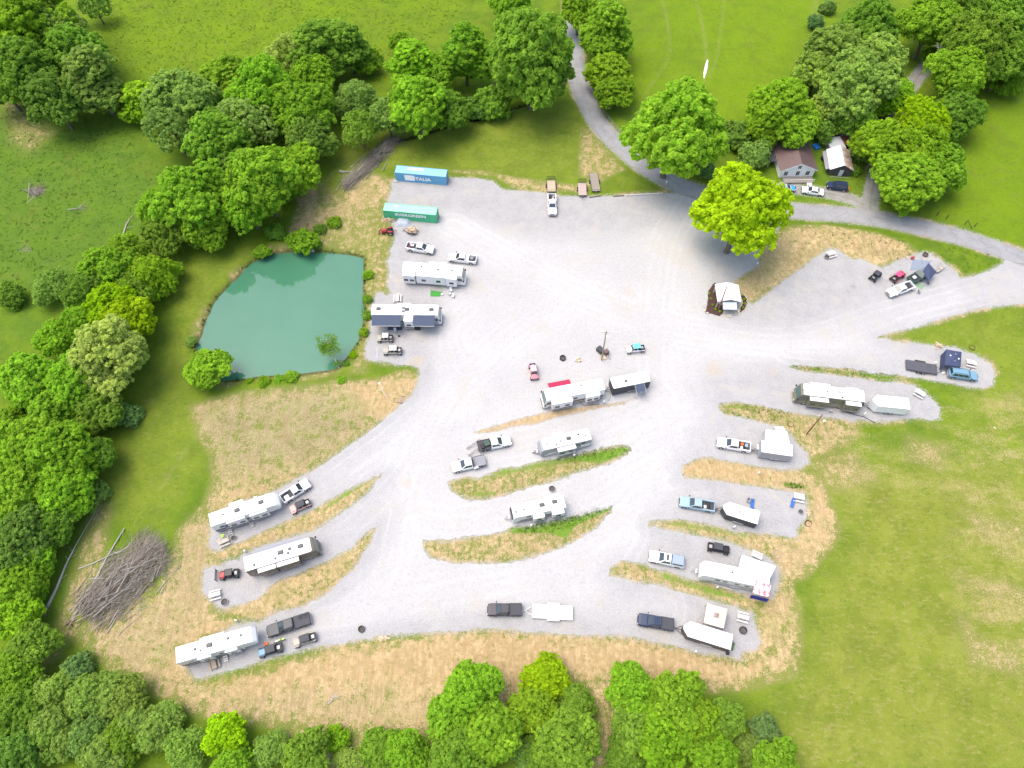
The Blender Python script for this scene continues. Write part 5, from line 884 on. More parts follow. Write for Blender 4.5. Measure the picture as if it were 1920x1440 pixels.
# ------------------------------------------------------------------ shipping containers
def container(A,B,label,mat,word,x0f,x1f,patch,roofpatch=None,lblock=None,rmat=None):
    a=P(*A,0); b=P(*B,0); rz=math.atan2(b[1]-a[1],b[0]-a[0]); L=12.19; W=2.44; H=2.6
    c=((a[0]+b[0])/2-math.sin(rz)*W/2,(a[1]+b[1])/2+math.cos(rz)*W/2); o=thing('shipping_container',label,'shipping container',(c[0],c[1],.02),rz,'shipping containers'); h=W/2
    n=44; pts=[]
    def corr(y0,s):
        pts=[]; p=(L-.3)/n
        for i in range(n):
            x=-L/2+.15+i*p; pts+= [(x,y0),(x+p*.25,y0),(x+p*.4,y0-s*.035),(x+p*.85,y0-s*.035)]
        pts.append((L/2-.15,y0)); return pts
    for s in (-1,1):
        f=corr(s*(h-.02),s); m=MB(); m.plan(f+[(L/2-.15,s*(h-.12)),(-L/2+.15,s*(h-.12))],.15,H-.12); part('side_wall',m,mat,o)
    m=MB()
    for i in range(22):
        x=-L/2+.2+i*(L-.4)/22; m.box(x,x+.28,-h+.1,h-.1,H-.035,H-.012)
    rm=rmat or mat; part('roof',MB().box(-L/2+.1,L/2-.1,-h+.06,h-.06,H-.09,H-.036),rm,o); part('roof_rib',m,rm,o,.008)
    m=MB()
    for sx in (-1,1):
        for sy in (-1,1): m.box(sx*(L/2-.08)-.08,sx*(L/2-.08)+.08,sy*(h-.08)-.08,sy*(h-.08)+.08,0,H)
    part('corner_post',m,mat,o); m=MB()
    for sy in (-1,1): m.box(-L/2+.16,L/2-.16,sy*(h-.05)-.05,sy*(h-.05)+.05,H-.12,H-.001).box(-L/2+.16,L/2-.16,sy*(h-.05)-.05,sy*(h-.05)+.05,.0,.15)
    part('rail',m,mat,o)
    for s in (-1,1):
        d=part('door',MB().box(L/2-.06,L/2-.02,s*.02 if s>0 else -h+.17,h-.17 if s>0 else -.02,.12,H-.12),mat,o); part('lock_rod',MB().cyl((L/2,s*.3,.1),(L/2,s*.3,H-.1),.025,n=6).cyl((L/2,s*.75,.1),(L/2,s*.75,H-.1),.025,n=6),STEEL,d)
    part('front_wall',MB().box(-L/2+.02,-L/2+.08,-h+.16,h-.16,.15,H-.12),mat,o); part('floor',MB().box(-L/2+.1,L/2-.1,-h+.12,h-.12,.12,.2),DKW,o)
    WL=matte('container_lettering',(.88,.90,.88),.6,.04,3,.03); y=-h-.004
    cu=bpy.data.curves.new('lettering','FONT'); cu.body=word; cu.size=1.0; cu.extrude=.006; cu.offset=.035; to=bpy.data.objects.new('lettering',cu); COL.objects.link(to); dg=bpy.context.evaluated_depsgraph_get(); dg.update()
    me=bpy.data.meshes.new_from_object(to.evaluated_get(dg)); bpy.data.objects.remove(to); xs=[v.co.x for v in me.vertices]; ys=[v.co.y for v in me.vertices]; w_=max(xs)-min(xs); hh=max(ys)-min(ys)
    X0=-L/2+x0f*L; X1=-L/2+x1f*L; sx=(X1-X0)/w_; z0,z1=patch
    for v in me.vertices: v.co=Vector((X0+(v.co.x-min(xs))*sx,y-.004-v.co.z,z0+(v.co.y-min(ys))/hh*(z1-z0)))
    me.materials.clear(); me.materials.append(WL); obj('lettering',me,o)
    if lblock: part('logo_panel',MB().slab([(-L/2+lblock[0]*L,y,lblock[2]),(-L/2+lblock[1]*L,y,lblock[2]),(-L/2+lblock[1]*L,y,lblock[3]),(-L/2+(lblock[0]-.01)*L,y,lblock[3])],.006),WL,o)
    if roofpatch: part('roof_marking',MB().box(-L/2+roofpatch[0]*L,-L/2+roofpatch[1]*L,roofpatch[2],roofpatch[3],H-.011,H-.004),WL,o)
    return o
BLC=paint('container_blue',(.15,.40,.62),.5,dirt=.25); GRC=paint('container_green',(.09,.50,.25),.5,dirt=.25)
container((741,339),(839,348),'sky blue shipping container with white block lettering at the top left of the lot',BLC,'ITALIA',.37,.70,(.75,1.75),(.24,.54,.1,.8),(.19,.38,.5,2.15),paint('lit_blue_roof',(.28,.55,.70),.6,dirt=.2))  # roof is a lighter copy of the wall blue, light from above painted in
container((720.5,410),(819.7,419),'green shipping container with long white lettering, below the blue one',GRC,'EVERGREEN',.23,.80,(1.35,2.15),(.20,.26,.2,.7),None,paint('lit_green_roof',(.34,.76,.52),.6,dirt=.2))  # roof green lightened from the wall green, its brighter lighting put into the colour
# tarpaulin against the green container
def heap(nm,label,cat,A,B,z,mat,n=9,h=1.2,seed=2,pname='sheet'):
    a=P(*A,0); b=P(*B,0); x0,x1=sorted((a[0],b[0])); y0,y1=sorted((a[1],b[1])); o=thing(nm,label,cat,((x0+x1)/2,(y0+y1)/2,.02)); r=random.Random(seed); m=MB(); vs=[]; w_=(x1-x0)/2; d=(y1-y0)/2
    for j in range(n+1):
        for i in range(n+1):
            u=-1+2*i/n; v=-1+2*j/n; e=max(abs(u),abs(v)); zz=h*(1-max(0,(e-.55)/.45))*(.75+.25*r.random())*(1 if v<.9 else 1)+.02; vs.append((u*w_*(1+r.uniform(-.06,.06)),v*d*(1+r.uniform(-.06,.06)),max(.01,zz)))
    m.add(vs,[(j*(n+1)+i,j*(n+1)+i+1,(j+1)*(n+1)+i+1,(j+1)*(n+1)+i) for j in range(n) for i in range(n)]); part(pname,m,mat,o,smooth=True); return o
TARP=matte('silver_tarp',(.40,.44,.49),.55,.15,2,.3)
heap('tarpaulin','crumpled silver tarpaulin spread in front of the green container','tarp',(744,409),(769,425),0,TARP,h=.75,seed=3)
# firewood
ENDW=matte('split_wood',(.55,.38,.22),.9,.35,5,.2); PALEW=matte('pale_split_wood',(.66,.54,.38),.9,.3,5,.2)
LOGM=[MB().cyl((-.22,0,0),(.22,0,0),.075,.07,7).mesh('log',ENDW,.0),MB().prof([(-.21,-.06),(.21,-.05),(.2,.07),(-.2,.08)],-.07,.06).mesh('log',PALEW),MB().cyl((-.25,0,0),(.25,0,0),.06,.08,6).mesh('log',PALEW)]
def wood_heap(label,x,y,w_,d,h,n,seed,base=0.02,rz=0,name='firewood_pile'):
    c=P(x,y,base); o=thing(name,label,'firewood',(c[0],c[1],base),rz,'heaps of firewood'); r=random.Random(seed)
    for k in range(n):
        u=r.gauss(0,.42); v=r.gauss(0,.42); u=max(-1,min(1,u)); v=max(-1,min(1,v)); z=.07+max(0,h*(1-.75*math.hypot(u,v)))*r.random()
        obj('log',LOGM[r.randrange(3)],o,(u*w_/2,v*d/2,z),(r.uniform(-.3,.3),r.uniform(-.3,.3),r.uniform(0,3.14)))
    return o
wood_heap('long heap of split firewood at the left end of the green container',729,413,3.2,1.3,.6,70,1)
wood_heap('scattered firewood heap on gravel left of the utility pole boxes',1085,676,1.5,1.5,.25,26,3)
wood_heap('firewood heap by the corner of the navy canopy',1760,650,1.7,1.8,.5,36,4)
wood_heap('pale firewood strewn at the straw edge of the south bank',720,1197,2.4,1.2,.2,26,5)
wood_heap('small stack of firewood at the end of the pad right of the grey ring',1515,960,.8,1.3,.3,16,6)
def flat_trailer(A,B,label,W,deck,z=.7,rails=True,ramp=False,axles=1,fend=DKMET,side=None,slope=0,planks=9,name='utility_trailer',tongue=1.2,frame=None):
    (cx,cy),rz,L=pair(A,B,z); frame=frame or DKMET; o=thing(name,label,'trailer',(cx,cy,.01),rz,'open trailers'); h=W/2; a=-L/2; b=L/2
    part('frame',MB().box(a,b,-h,-h+.1,z-.18,z-.03).box(a,b,h-.1,h,z-.18,z-.03).box(a,a+.1,-h,h,z-.18,z-.03).box(b-.1,b,-h,h,z-.18,z-.03).box(-.05,.05,-h,h,z-.16,z-.04),frame,o)
    pm=MB().box(a,b,-(W/planks)/2+.012,(W/planks)/2-.012,0,.045).mesh('plank',deck)
    for k in range(planks): obj('plank',pm,o,(0,-h+(k+.5)*W/planks,z-.028+random.uniform(-.004,.004)))
    if rails:
        m=MB()
        for s in (-1,1):
            m.tube([(a,s*h,z+.45),(b,s*h,z+.45)],.03,5)
            for k in range(5): x=a+k*(b-a)/4; m.tube([(x,s*h,z-.1),(x,s*h,z+.45)],.025,5)
        m.tube([(b,-h,z+.45),(b,h,z+.45)],.03,5); part('side_rail',m,frame,o)
    if ramp:
        m=MB()
        for k in range(9): m.box(a-.05-.09,a-.05-.05,-h+k*(W-.04)/8,-h+.04+k*(W-.04)/8,z-.05,z+1.1)
        m.box(a-.14,a-.05,-h,h,z+1.06,z+1.12).box(a-.14,a-.05,-h,h,z+.45,z+.5).box(a-.14,a-.05,-h,h,z-.06,z); part('ramp_gate',m,frame,o)
    for k in range(axles):
        x=(k-(axles-1)/2)*.9-.15
        for s in (-1,1): whl(o,x,s*(h+.16),.34,.2)
    for s in (-1,1):
        x0=-.15-.45*axles-.1; x1=-.15+.45*axles+.1; part('fender',MB().box(x0,x1,s*(h+.16)-.14,s*(h+.16)+.14,z+.02,z+.06).box(x0,x0+.04,s*(h+.16)-.14,s*(h+.16)+.14,z-.25,z+.02).box(x1-.04,x1,s*(h+.16)-.14,s*(h+.16)+.14,z-.25,z+.02),fend,o)
    part('tow_bar',MB().tube([(b-.1,-h*.7,z-.1),(b+tongue,0,z-.15)],.05,6).tube([(b-.1,h*.7,z-.1),(b+tongue,0,z-.15)],.05,6),frame,o); part('coupler',MB().box(b+tongue-.05,b+tongue+.2,-.08,.08,z-.22,z-.08),STEEL,o,.02); part('jack',MB().cyl((b+tongue*.7,0,.02),(b+tongue*.7,0,z+.25),.04,n=8),STEEL,o)
    return o
WT=paint('white_aluminium_deck',(.74,.74,.75),.45,dirt=.08)
flat_trailer((1074,1149.5),(998,1145),'long white open car trailer behind the black pickup',2.3,WT,.62,rails=False,axles=2,fend=WHITE,frame=WHITE,planks=12)
flat_trailer((1699,683),(1757,693),'long black flat trailer left of the navy canopy',2.3,matte('dark_deck_board',(.10,.10,.115),.7,.2,4,.1),.65,rails=False,axles=2,planks=12)
load_t=flat_trailer((1033,338),(1034,359),'short utility trailer with wooden deck behind the top pickup',2.0,wood('tan_deck',(.66,.54,.37)),.7,ramp=True,rails=True,planks=8,tongue=.9)
flat_trailer((1091,343),(1092.5,366),'utility trailer with pinkish plank deck and ramp gate, coupler toward camera',1.9,wood('pinkish_deck',(.62,.48,.42)),.7,ramp=True,rails=False,planks=8,tongue=.9)
flat_trailer((1112,325),(1118,358),'weathered flat trailer tilted beside the pinkish deck trailer',2.0,DKW,.65,rails=True,planks=8,tongue=.1)
ft=flat_trailer((781,433),(763,431),'small trailer loaded with split firewood under the green container',1.5,DKW,.6,rails=False,planks=6,tongue=1.0)
c=ft.location; o=thing('firewood_pile','split firewood heaped on the small trailer','firewood',(c.x,c.y,.62),ft.rotation_euler.z,'heaps of firewood'); r=random.Random(8)
for k in range(90):
    u=max(-1,min(1,r.gauss(0,.5))); v=max(-1,min(1,r.gauss(0,.5))); obj('log',LOGM[r.randrange(3)],o,(u*1.15,v*.75,.08+max(0,.6*(1-.6*math.hypot(u,v)))*r.random()),(r.uniform(-.3,.3),r.uniform(-.3,.3),r.uniform(0,3.14)))
# flatbed truck ramps
for k,(a_,b_,w_) in enumerate((((875,840),(901,826),'upper'),((878,853),(899,842),'lower'))):
    (cx,cy),rz,L=pair(a_,b_,.5); q=thing('loading_ramp','%s of the two grey ramps behind the black flatbed truck'%w_,'ramp',(cx,cy,.1),rz); m=MB(); part('side_rail',MB().prof([(-L/2,-.08),(L/2,.85),(L/2,.95),(-L/2,.02)],-.2,-.15).prof([(-L/2,-.08),(L/2,.85),(L/2,.95),(-L/2,.02)],.15,.2),GREY,q)
    for i in range(8): x=-L/2+.1+i*(L-.2)/7; m.box(x-.04,x+.04,-.15,.15,-.03+.93*(x+L/2)/L-.02,-.03+.93*(x+L/2)/L+.02)
    part('rung',m,VENT,q)
load(F1,[('equipment_crate','dark green crate on the black flatbed truck','crate',-1.5,.1,1.06,1.0,1.1,.5,DGREEN,.1),('equipment_crate','black crate at the back of the black flatbed truck','crate',-2.4,-.3,1.06,.6,.9,.4,PLAST,.2)])
load(F2,[('side_toolbox','white side toolbox under the grey flatbed','tool box',-1.35,1.05,.62,.9,.36,.4,WHITE,0)])
# tractor
def tractor():
    (cx,cy),rz,L=pair((745,433),(708,435),.6); o=thing('tractor','small red tractor with front loader left of the firewood trailer','tractor',(cx,cy,.0),rz)
    part('bonnet',MB().frus((.1,1.25,-.32,.32,.75),(.15,1.2,-.26,.26,1.25)),RED,o,.05); part('chassis',MB().box(-1.3,1.2,-.25,.25,.45,.75),DKMET,o); part('seat',MB().box(-.75,-.35,-.22,.22,.95,1.05).box(-.83,-.73,-.22,.22,1.05,1.45),SEAT,o,.03)
    for s in (-1,1): part('rear_fender',MB().box(-1.15,-.15,s*.62-.18,s*.62+.18,1.12,1.18).box(-1.15,-1.08,s*.62-.18,s*.62+.18,.7,1.12),RED,o,.02); whl(o,-.65,s*.72,.58,.36); whl(o,.95,s*.55,.36,.24); part('loader_arm',MB().prof([(.0,1.0),(.15,1.15),(1.5,.95),(2.05,.3),(1.9,.25),(1.4,.8),(.1,.95)],s*.45-.05,s*.45+.05),RED,o)
    part('bucket',MB().prof([(1.9,.05),(2.5,.05),(2.5,.1),(2.0,.12),(1.98,.6),(1.9,.62)],-.85,.85),RED,o); part('roll_bar',MB().tube([(-.95,-.5,.9),(-.95,-.5,2.0),(-.95,.5,2.0),(-.95,.5,.9)],.04,6),DKMET,o); part('steering_wheel',MB().cyl((-.1,0,1.35),(-.06,0,1.38),.2,n=12),PLAST,o); part('backhoe_frame',MB().tube([(-1.3,0,.6),(-1.8,.2,1.2),(-2.1,.1,.6)],.07,6),RED,o)
tractor()
# ------------------------------------------------------------------ site furniture
def table(A,B,label,top=None,z=.75,side=1):   # A,B the two ends of the long axis
    (cx,cy),rz,L=pair(A,B,z); top=top or MC['pale_timber']; o=thing('picnic_table',label,'picnic table',(cx,cy,.015),rz,'picnic tables on the pads'); 
    pk='plankT'
    if (pk,top.name) not in MC: MC[(pk,top.name)]=(MB().box(-.95,.95,-.068,.068,0,.04).mesh('plank',top),MB().box(-.95,.95,-.13,.13,0,.045).mesh('bench',top))
    a,b=MC[(pk,top.name)]; t_=part('tabletop',MB().box(-.80,.80,-.34,.34,.69,.705),top,o)
    for k in range(5): obj('plank',a,t_,(0,-.29+k*.145,.707))
    for s in (-1,1): obj('bench',b,o,(0,s*.72,.43))
    for x in (-.68,.68): part('leg',MB().prof([(x-.02,0),(x+.02,0),(x+.02,.7),(x-.02,.7)],-.03,.03).box(x-.03,x+.03,-.8,.8,.39,.43).add([(x-.03,-.7,0),(x+.03,-.7,0),(x+.03,-.6,0),(x-.03,-.6,0),(x-.03,-.3,.69),(x+.03,-.3,.69),(x+.03,-.2,.69),(x-.03,-.2,.69)],[(0,1,2,3),(4,5,6,7),(0,1,5,4),(2,3,7,6),(1,2,6,5),(0,3,7,4)]).add([(x-.03,.7,0),(x+.03,.7,0),(x+.03,.6,0),(x-.03,.6,0),(x-.03,.3,.69),(x+.03,.3,.69),(x+.03,.2,.69),(x-.03,.2,.69)],[(0,1,2,3),(4,5,6,7),(0,1,5,4),(2,3,7,6),(1,2,6,5),(0,3,7,4)]),top,o)
    return o
WHT=wood('whitewashed_timber',(.78,.74,.68)); 
table((744.5,566),(745,549),'picnic table standing between the two motorhomes by the pond',WHT)
table((1553,477),(1567,473),'picnic table at the tip of the far gravel corner',WHT)
table((1717,732),(1733,741),'picnic table at the end of the pad behind the white enclosed trailer',WHT)
table((1814,678),(1831,682),'picnic table right of the navy canopy',WHT)
table((1490,930),(1508,934),'picnic table with a blue chair against it at the pad end',WHT)
table((1411,1038),(1428,1046),'picnic table behind the white side canopy of the longest trailer',WHT)
table((410,1018),(427,1011),'picnic table with a lime green bag beside the upper left camper',LTW)
table((393,1117),(411,1112),'picnic table at the lower corner of the middle left pad',WHT)
table((402,1251),(397.5,1234),'picnic table half under the bottom left camper awning side',wood('brown_timber',(.45,.37,.28)))
table((1455,806),(1471,806),'picnic table behind the white side tent of the grey trailer',WHT)
table((1385,1154),(1403,1159),'low pale picnic table right of the beige gazebo',WHT)
RUST=metal('rusty_ring',(.22,.15,.11),.7); ASH=matte('ash',(.10,.095,.09),.95,.4,6,.3); STONE=matte('field_stone',(.42,.40,.36),.9,.3,3,.4)
ringm=None
def ring(x,y,label,r_=.5,mat=None,h=.32):
    c=P(x,y,.1); o=thing('fire_ring',label,'fire ring',(c[0],c[1],.01),0,'fire rings'); m=MB(); n=18
    for i in range(n):
        a=2*math.pi*i/n; b=2*math.pi*(i+1)/n; q=lambda t,rr_,z:(rr_*math.cos(t),rr_*math.sin(t),z)
        m.add([q(a,r_,0),q(b,r_,0),q(b,r_,h),q(a,r_,h),q(a,r_-.05,0),q(b,r_-.05,0),q(b,r_-.05,h),q(a,r_-.05,h)],[(0,1,2,3),(7,6,5,4),(3,2,6,7)])
    part('band',m,mat or RUST,o); part('ash_bed',MB().cyl((0,0,.0),(0,0,.06),r_-.06,n=16),ASH,o)
ring(1055,672,'dark fire ring on gravel left of the scattered firewood',.62,DKMET,.45); ring(1085-2,0,'x y z w',.1) if 0 else None
ring(678,1180,'dark fire ring with white ash on the gravel above the straw bank',.55,DKMET,.4); ring(1393,1182,'fire ring on the pad right of the gazebo',.62,DKMET,.4); ring(1035,917,'grey fire ring behind the travel trailer with dark front',.62,STEEL)
ring(1550,483,'grey fire ring beside the far corner picnic table',.6,STEEL); ring(1822,652,'fire ring in grass behind the navy canopy',.6,RUST); ring(1482,796,'fire ring in the grass behind the grey trailer',.6,RUST); ring(1501,960,'small ashy ring near the pad end picnic table',.45,STEEL)
ring(1515,982,'lone rusty ring in straw right of the black cargo trailer pad',.6,RUST); ring(1456,1039,'concrete coloured ring in straw right of the longest trailer',.75,STONE); ring(438.5,1009,'faint ring on gravel right of the lime bag table',.5,STONE); ring(421.5,1129,'pale ring beside the middle left pad table',.62,STONE)
ring(1735,478,'fire ring behind the grey ground sheet at the far pad',.6,RUST)
# utility poles
POLEW=wood('pole_wood',(.33,.17,.10),3,2); POLEW2=wood('pale_pole_wood',(.50,.38,.26),3,2)
def upole(A,T,label,mat,cross=True,lamp=True):
    # height from the picture: solve for the z at which the top lies above the base
    b=P(*A,0); best=min(((math.hypot(*(u-v for u,v in zip(P(T[0],T[1],z/10),b))),z/10) for z in range(20,140)),key=lambda q:q[0])[1]; tp=P(T[0],T[1],best)
    o=thing('utility_pole',label,'utility pole',(b[0],b[1],0)); part('pole',MB().tube([(0,0,-.3),(tp[0]-b[0],tp[1]-b[1],best)],[.16,.11],10),mat,o)
    e=Vector((tp[0]-b[0],tp[1]-b[1],best))
    if cross: part('crossarm',MB().box(e.x-.9,e.x+.7,e.y-.05,e.y+.05,e.z-.5,e.z-.38),MC['pale_timber'],o)
    if lamp: part('lamp_arm',MB().tube([e+Vector((0,0,-.3)),e+Vector((.1,-.7,0)),e+Vector((.15,-1.0,0))],.03,6),STEEL,o); part('lamp_head',MB().frus((e.x-.1,e.x+.4,e.y-1.35,e.y-.95,e.z-.1),(e.x,e.x+.3,e.y-1.3,e.y-1.0,e.z+.08)),WHITE,o,.03)
    print('pole',best); return o,e
p1,e1=upole((1128,675),(1137,621),'light brown utility pole standing in the middle of the lot',POLEW2); p2,e2=upole((1511,815.5),(1542,778),'red-brown utility pole with crossarm in grass below the olive motorhome',POLEW); p3,e3=upole((1347.5,580),(1362.5,538),'plain utility pole in front of the white-roofed pavilion',POLEW,False,False)
def cabinet(x,y,rz,sx,sy,h,mat,label,z=.02):
    c=P(x,y,0); o=thing('utility_cabinet',label,'electrical cabinet',(c[0],c[1],z),rz); part('housing',MB().box(-sx/2,sx/2,-sy/2,sy/2,.05,h),mat,o,.02); part('lid',MB().frus((-sx/2-.04,sx/2+.04,-sy/2-.04,sy/2+.04,h+.002),(-sx/2,sx/2,-sy/2,sy/2,h+.08)),mat,o,.01); part('door',MB().box(-sx/2+.06,sx/2-.06,-sy/2-.03,-sy/2-.004,.15,h-.1),mat,o); part('base',MB().box(-sx/2-.1,sx/2+.1,-sy/2-.1,sy/2+.1,0,.05),STONE,o)
cabinet(1124.5,659,.7,1.0,1.3,1.0,CHAR,'dark grey electrical cabinet left of the lot pole'); cabinet(1136,664,.6,.9,.8,1.1,paint('brown_cabinet',(.14,.10,.09),.5),'brown electrical cabinet right of the lot pole')
for k,(x,y,pl) in enumerate([(1132,756,'behind the red-awning motorhome, dark'),(1076,856,'on the bank by the grey sided travel trailer'),(996,987,'on the green bank under the dark-fronted trailer'),(1421,889,'on the bank below the grey trailer'),(1375,990,'on the bank below the black cargo trailer'),(1343,1103,'on the bank below the longest trailer'),(1303,1223,'on straw below the gazebo side trailer'),(461,1035,'on the bank above the striped motorhome'),(445,1165,'above the bottom left camper roof'),(1619,779,'at the hoses below the olive motorhome'),(1249,345,'thin, at the lot corner by the lane'),(1419,497,'at the foot of the brightest tree')]):
    c=P(x,y,.3); o=thing('power_pedestal','white hookup post '+pl,'hookup post',(c[0],c[1],0),random.uniform(0,1),'white hookup posts'); part('post',MB().box(-.07,.07,-.07,.07,0,.9),LTW,o); part('meter_box',MB().box(-.16,.16,-.12,.12,.7,1.25),WHITE,o,.02)
# canopies
def canopy(quad,label,mat,z=2.3,peak=3.0,name='canopy_tent',skirt=.3,trim=None,hole=False,group='pop-up shelters'):
    q=[Vector(P(x,y,z)) for x,y in quad]; c=sum(q,Vector((0,0)))/4; ang=math.atan2((q[1]-q[0]).y,(q[1]-q[0]).x); o=thing(name,label,'canopy tent',(c.x,c.y,.01),ang,group)
    R_=Matrix.Rotation(-ang,2); l=[R_@(p-c) for p in q]
    m=MB(); 
    if hole:
        f=.22; inn=[p*f for p in l]; m.add([(p.x,p.y,z) for p in l]+[(p.x,p.y,peak-.15) for p in inn],[(i,(i+1)%4,4+(i+1)%4,4+i) for i in range(4)]); part('canopy',m,mat,o)
        m=MB(); m.add([(p.x*1.15,p.y*1.15,peak-.1) for p in inn]+[(0,0,peak+.25)],[(i,(i+1)%4,4) for i in range(4)]+[(3,2,1,0)]); part('top_cap',m,trim or mat,o)
    else: m.add([(p.x,p.y,z) for p in l]+[(0,0,peak)],[(i,(i+1)%4,4) for i in range(4)]); part('canopy',m,mat,o)
    m=MB()
    for i in range(4): a=l[i]; b=l[(i+1)%4]; m.slab([(a.x,a.y,z-skirt),(b.x,b.y,z-skirt),(b.x,b.y,z),(a.x,a.y,z)],.01)
    part('valance',m,trim or mat,o)
    for p in l: part('leg',MB().tube([(p.x*.96,p.y*.96,0),(p.x*.96,p.y*.96,z-.02)],.03,6),STEEL if not hole else DKMET,o)
    return o,l
cn,l=canopy([(1772,684),(1801,688),(1803,660),(1774,655)],'navy canopy tent with white snowflake-like dots beside the sky blue SUV',NAVY,2.3,3.0)
for (x,y) in ((.35,.7),(-.7,.3),(.8,-.2),(0,-.75)):
    zz=2.3+.7*(1-max(abs(x)/1.5,abs(y)/1.5)); part('emblem',MB().cyl((x,y,zz+.01),(x,y,zz+.035),.17,n=6),ROOFW,cn)
part('side_wall',MB().slab([(l[0].x*.98,l[0].y*.98,.05),(l[3].x*.98,l[3].y*.98,.05),(l[3].x*.98,l[3].y*.98,2.0),(l[0].x*.98,l[0].y*.98,2.0)],.015),NAVY,cn)
BEI=matte('beige_canvas',(.74,.62,.46),.8,.06,1.5,.05); BRN=matte('mauve_trim',(.36,.27,.24),.8,.1,2,.05)
canopy([(1319.5,1168),(1357,1178.5),(1364,1142),(1326,1131)],'beige square gazebo with brown border and small top cap',BEI,2.3,2.9,name='gazebo',trim=BRN,hole=True)
canopy([(1741,525),(1756,510),(1741,493),(1730,508)],'dark navy canopy over the camp kitchen on the far pad',NAVY,2.1,2.6)
# white side tent at the grey trailer, and at the longest trailer
def flatcan(quad,z0,z1,label,mat,name='side_canopy'):
    q=[P(x,y,z) for (x,y),z in zip(quad,(z0,z0,z1,z1))]; c=(sum(a[0] for a in q)/4,sum(a[1] for a in q)/4); o=thing(name,label,'canopy',(c[0],c[1],.01)); v=[(a[0]-c[0],a[1]-c[1],z) for a,z in zip(q,(z0,z0,z1,z1))]
    n=8; vs=[]; 
    for j in range(n+1):
        for i in range(n+1): p=lerp3(lerp3(v[0],v[1],i/n),lerp3(v[3],v[2],i/n),j/n); vs.append((p[0],p[1],p[2]-.10*math.sin(math.pi*i/n)*math.sin(math.pi*j/n)))
    part('canopy',MB().add(vs,[(j*(n+1)+i,j*(n+1)+i+1,(j+1)*(n+1)+i+1,(j+1)*(n+1)+i) for j in range(n) for i in range(n)]),mat,o,smooth=True)
    for k in (2,3): part('pole',MB().cyl((v[k][0],v[k][1],0),(v[k][0],v[k][1],v[k][2]-.01),.03,n=6),STEEL,o)
    part('edge_bar',MB().cyl(v[2],v[3],.04,n=6),STEEL,o); return o
TENTW=matte('white_canvas',(.84,.84,.84),.7,.04,1.5,.05)
flatcan([(1434,825),(1481,832),(1475,809),(1436,805)],2.7,2.1,'white side tent stretched from the grey trailer',TENTW)
flatcan([(1384,1068),(1441,1090),(1455,1061),(1391,1040)],3.2,2.7,'large white canopy squared off the longest trailer',TENTW)
t=NT('red_patterned_canvas'); v=t.coord(); n=t.voro(v,1.6); n2=t.noise(v,2.2,4,.7,1.0); t.bsdf(t.mix(t.ramp(n2,.47,.53),(.80,.78,.78),(.62,.16,.18)),.8,0,spec=.2)
o=flatcan([(1411,1112),(1441,1120),(1446,1098),(1417,1087)],3.56,3.60,'red and white patterned awning at the rear of the longest trailer',t.m); 
q=[P(1409,1112,3.5),P(1441,1120,3.5)]; c=((q[0][0]+q[1][0])/2,(q[0][1]+q[1][1])/2); d=math.atan2(q[1][1]-q[0][1],q[1][0]-q[0][0]); L=math.dist(*q)
o=thing('side_banner','deep blue canvas drop hanging below the red patterned awning','canvas',(c[0],c[1]-.3,0),d); part('cloth',MB().slab([(-L/2,-.15,2.2),(L/2,-.15,2.2),(L/2,0,3.5),(-L/2,0,3.5)],.02),matte('deep_blue_canvas',(.03,.03,.22),.8,.1,2,.05),o); part('hem_bar',MB().cyl((-L/2,-.16,2.2),(L/2,-.16,2.2),.03,n=6),STEEL,o)
# ground sheets, mats
def sheetthing(quad,label,mat,name='ground_mat',cat='mat',z=.03,th=.02,border=None):
    q=[P(x,y,0) for x,y in quad]; c=(sum(a[0] for a in q)/4,sum(a[1] for a in q)/4); o=thing(name,label,cat,(c[0],c[1],z)); v=[(a[0]-c[0],a[1]-c[1]) for a in q]
    part('sheet',MB().plan(v,0,th),mat,o); m=MB()
    for i in range(4): a=Vector(v[i]+(th,)); b=Vector(v[(i+1)%4]+(th,)); m.tube([a,b],.025,4)
    part('border',m,border or mat,o); return o
sheetthing([(807,549),(830,549),(830,537),(808,535)],'greyish mat at the steps of the all-white motorhome',matte('grey_mat',(.33,.33,.29),.95,.2,6,.2)); sheetthing([(807,556),(825,556),(829,548),(808,545)],'bright green artificial turf mat in front of the all-white motorhome',GREENM,z=.06)
sheetthing([(1370,1219),(1374,1220),(1378,1206),(1373,1204)],'dark green mat at the rear door of the trailer beside the gazebo',matte('dark_green_mat',(.10,.17,.07),.95,.2,6,.2)); sheetthing([(1706,507),(1740,505),(1745,490),(1711,487)],'blue-grey ground sheet behind the camp kitchen on the far pad',matte('blue_grey_sheet',(.24,.28,.34),.9,.1,2,.1))
sheetthing([(1714,534),(1728,543),(1732,536),(1718,527)],'green mat beside the tail of the far pad pickup',matte('sage_mat',(.22,.34,.22),.95,.2,6,.2)); sheetthing([(727,619),(754,619),(754,613),(728,613)],'dark mat at the edge of the longer blue awning',matte('slate_mat',(.07,.09,.13),.95,.2,6,.2),z=.03)
sheetthing([(691,1021+0),(700,1021),(700,1016),(692,1016)],'w x y z',GREENM) if 0 else None
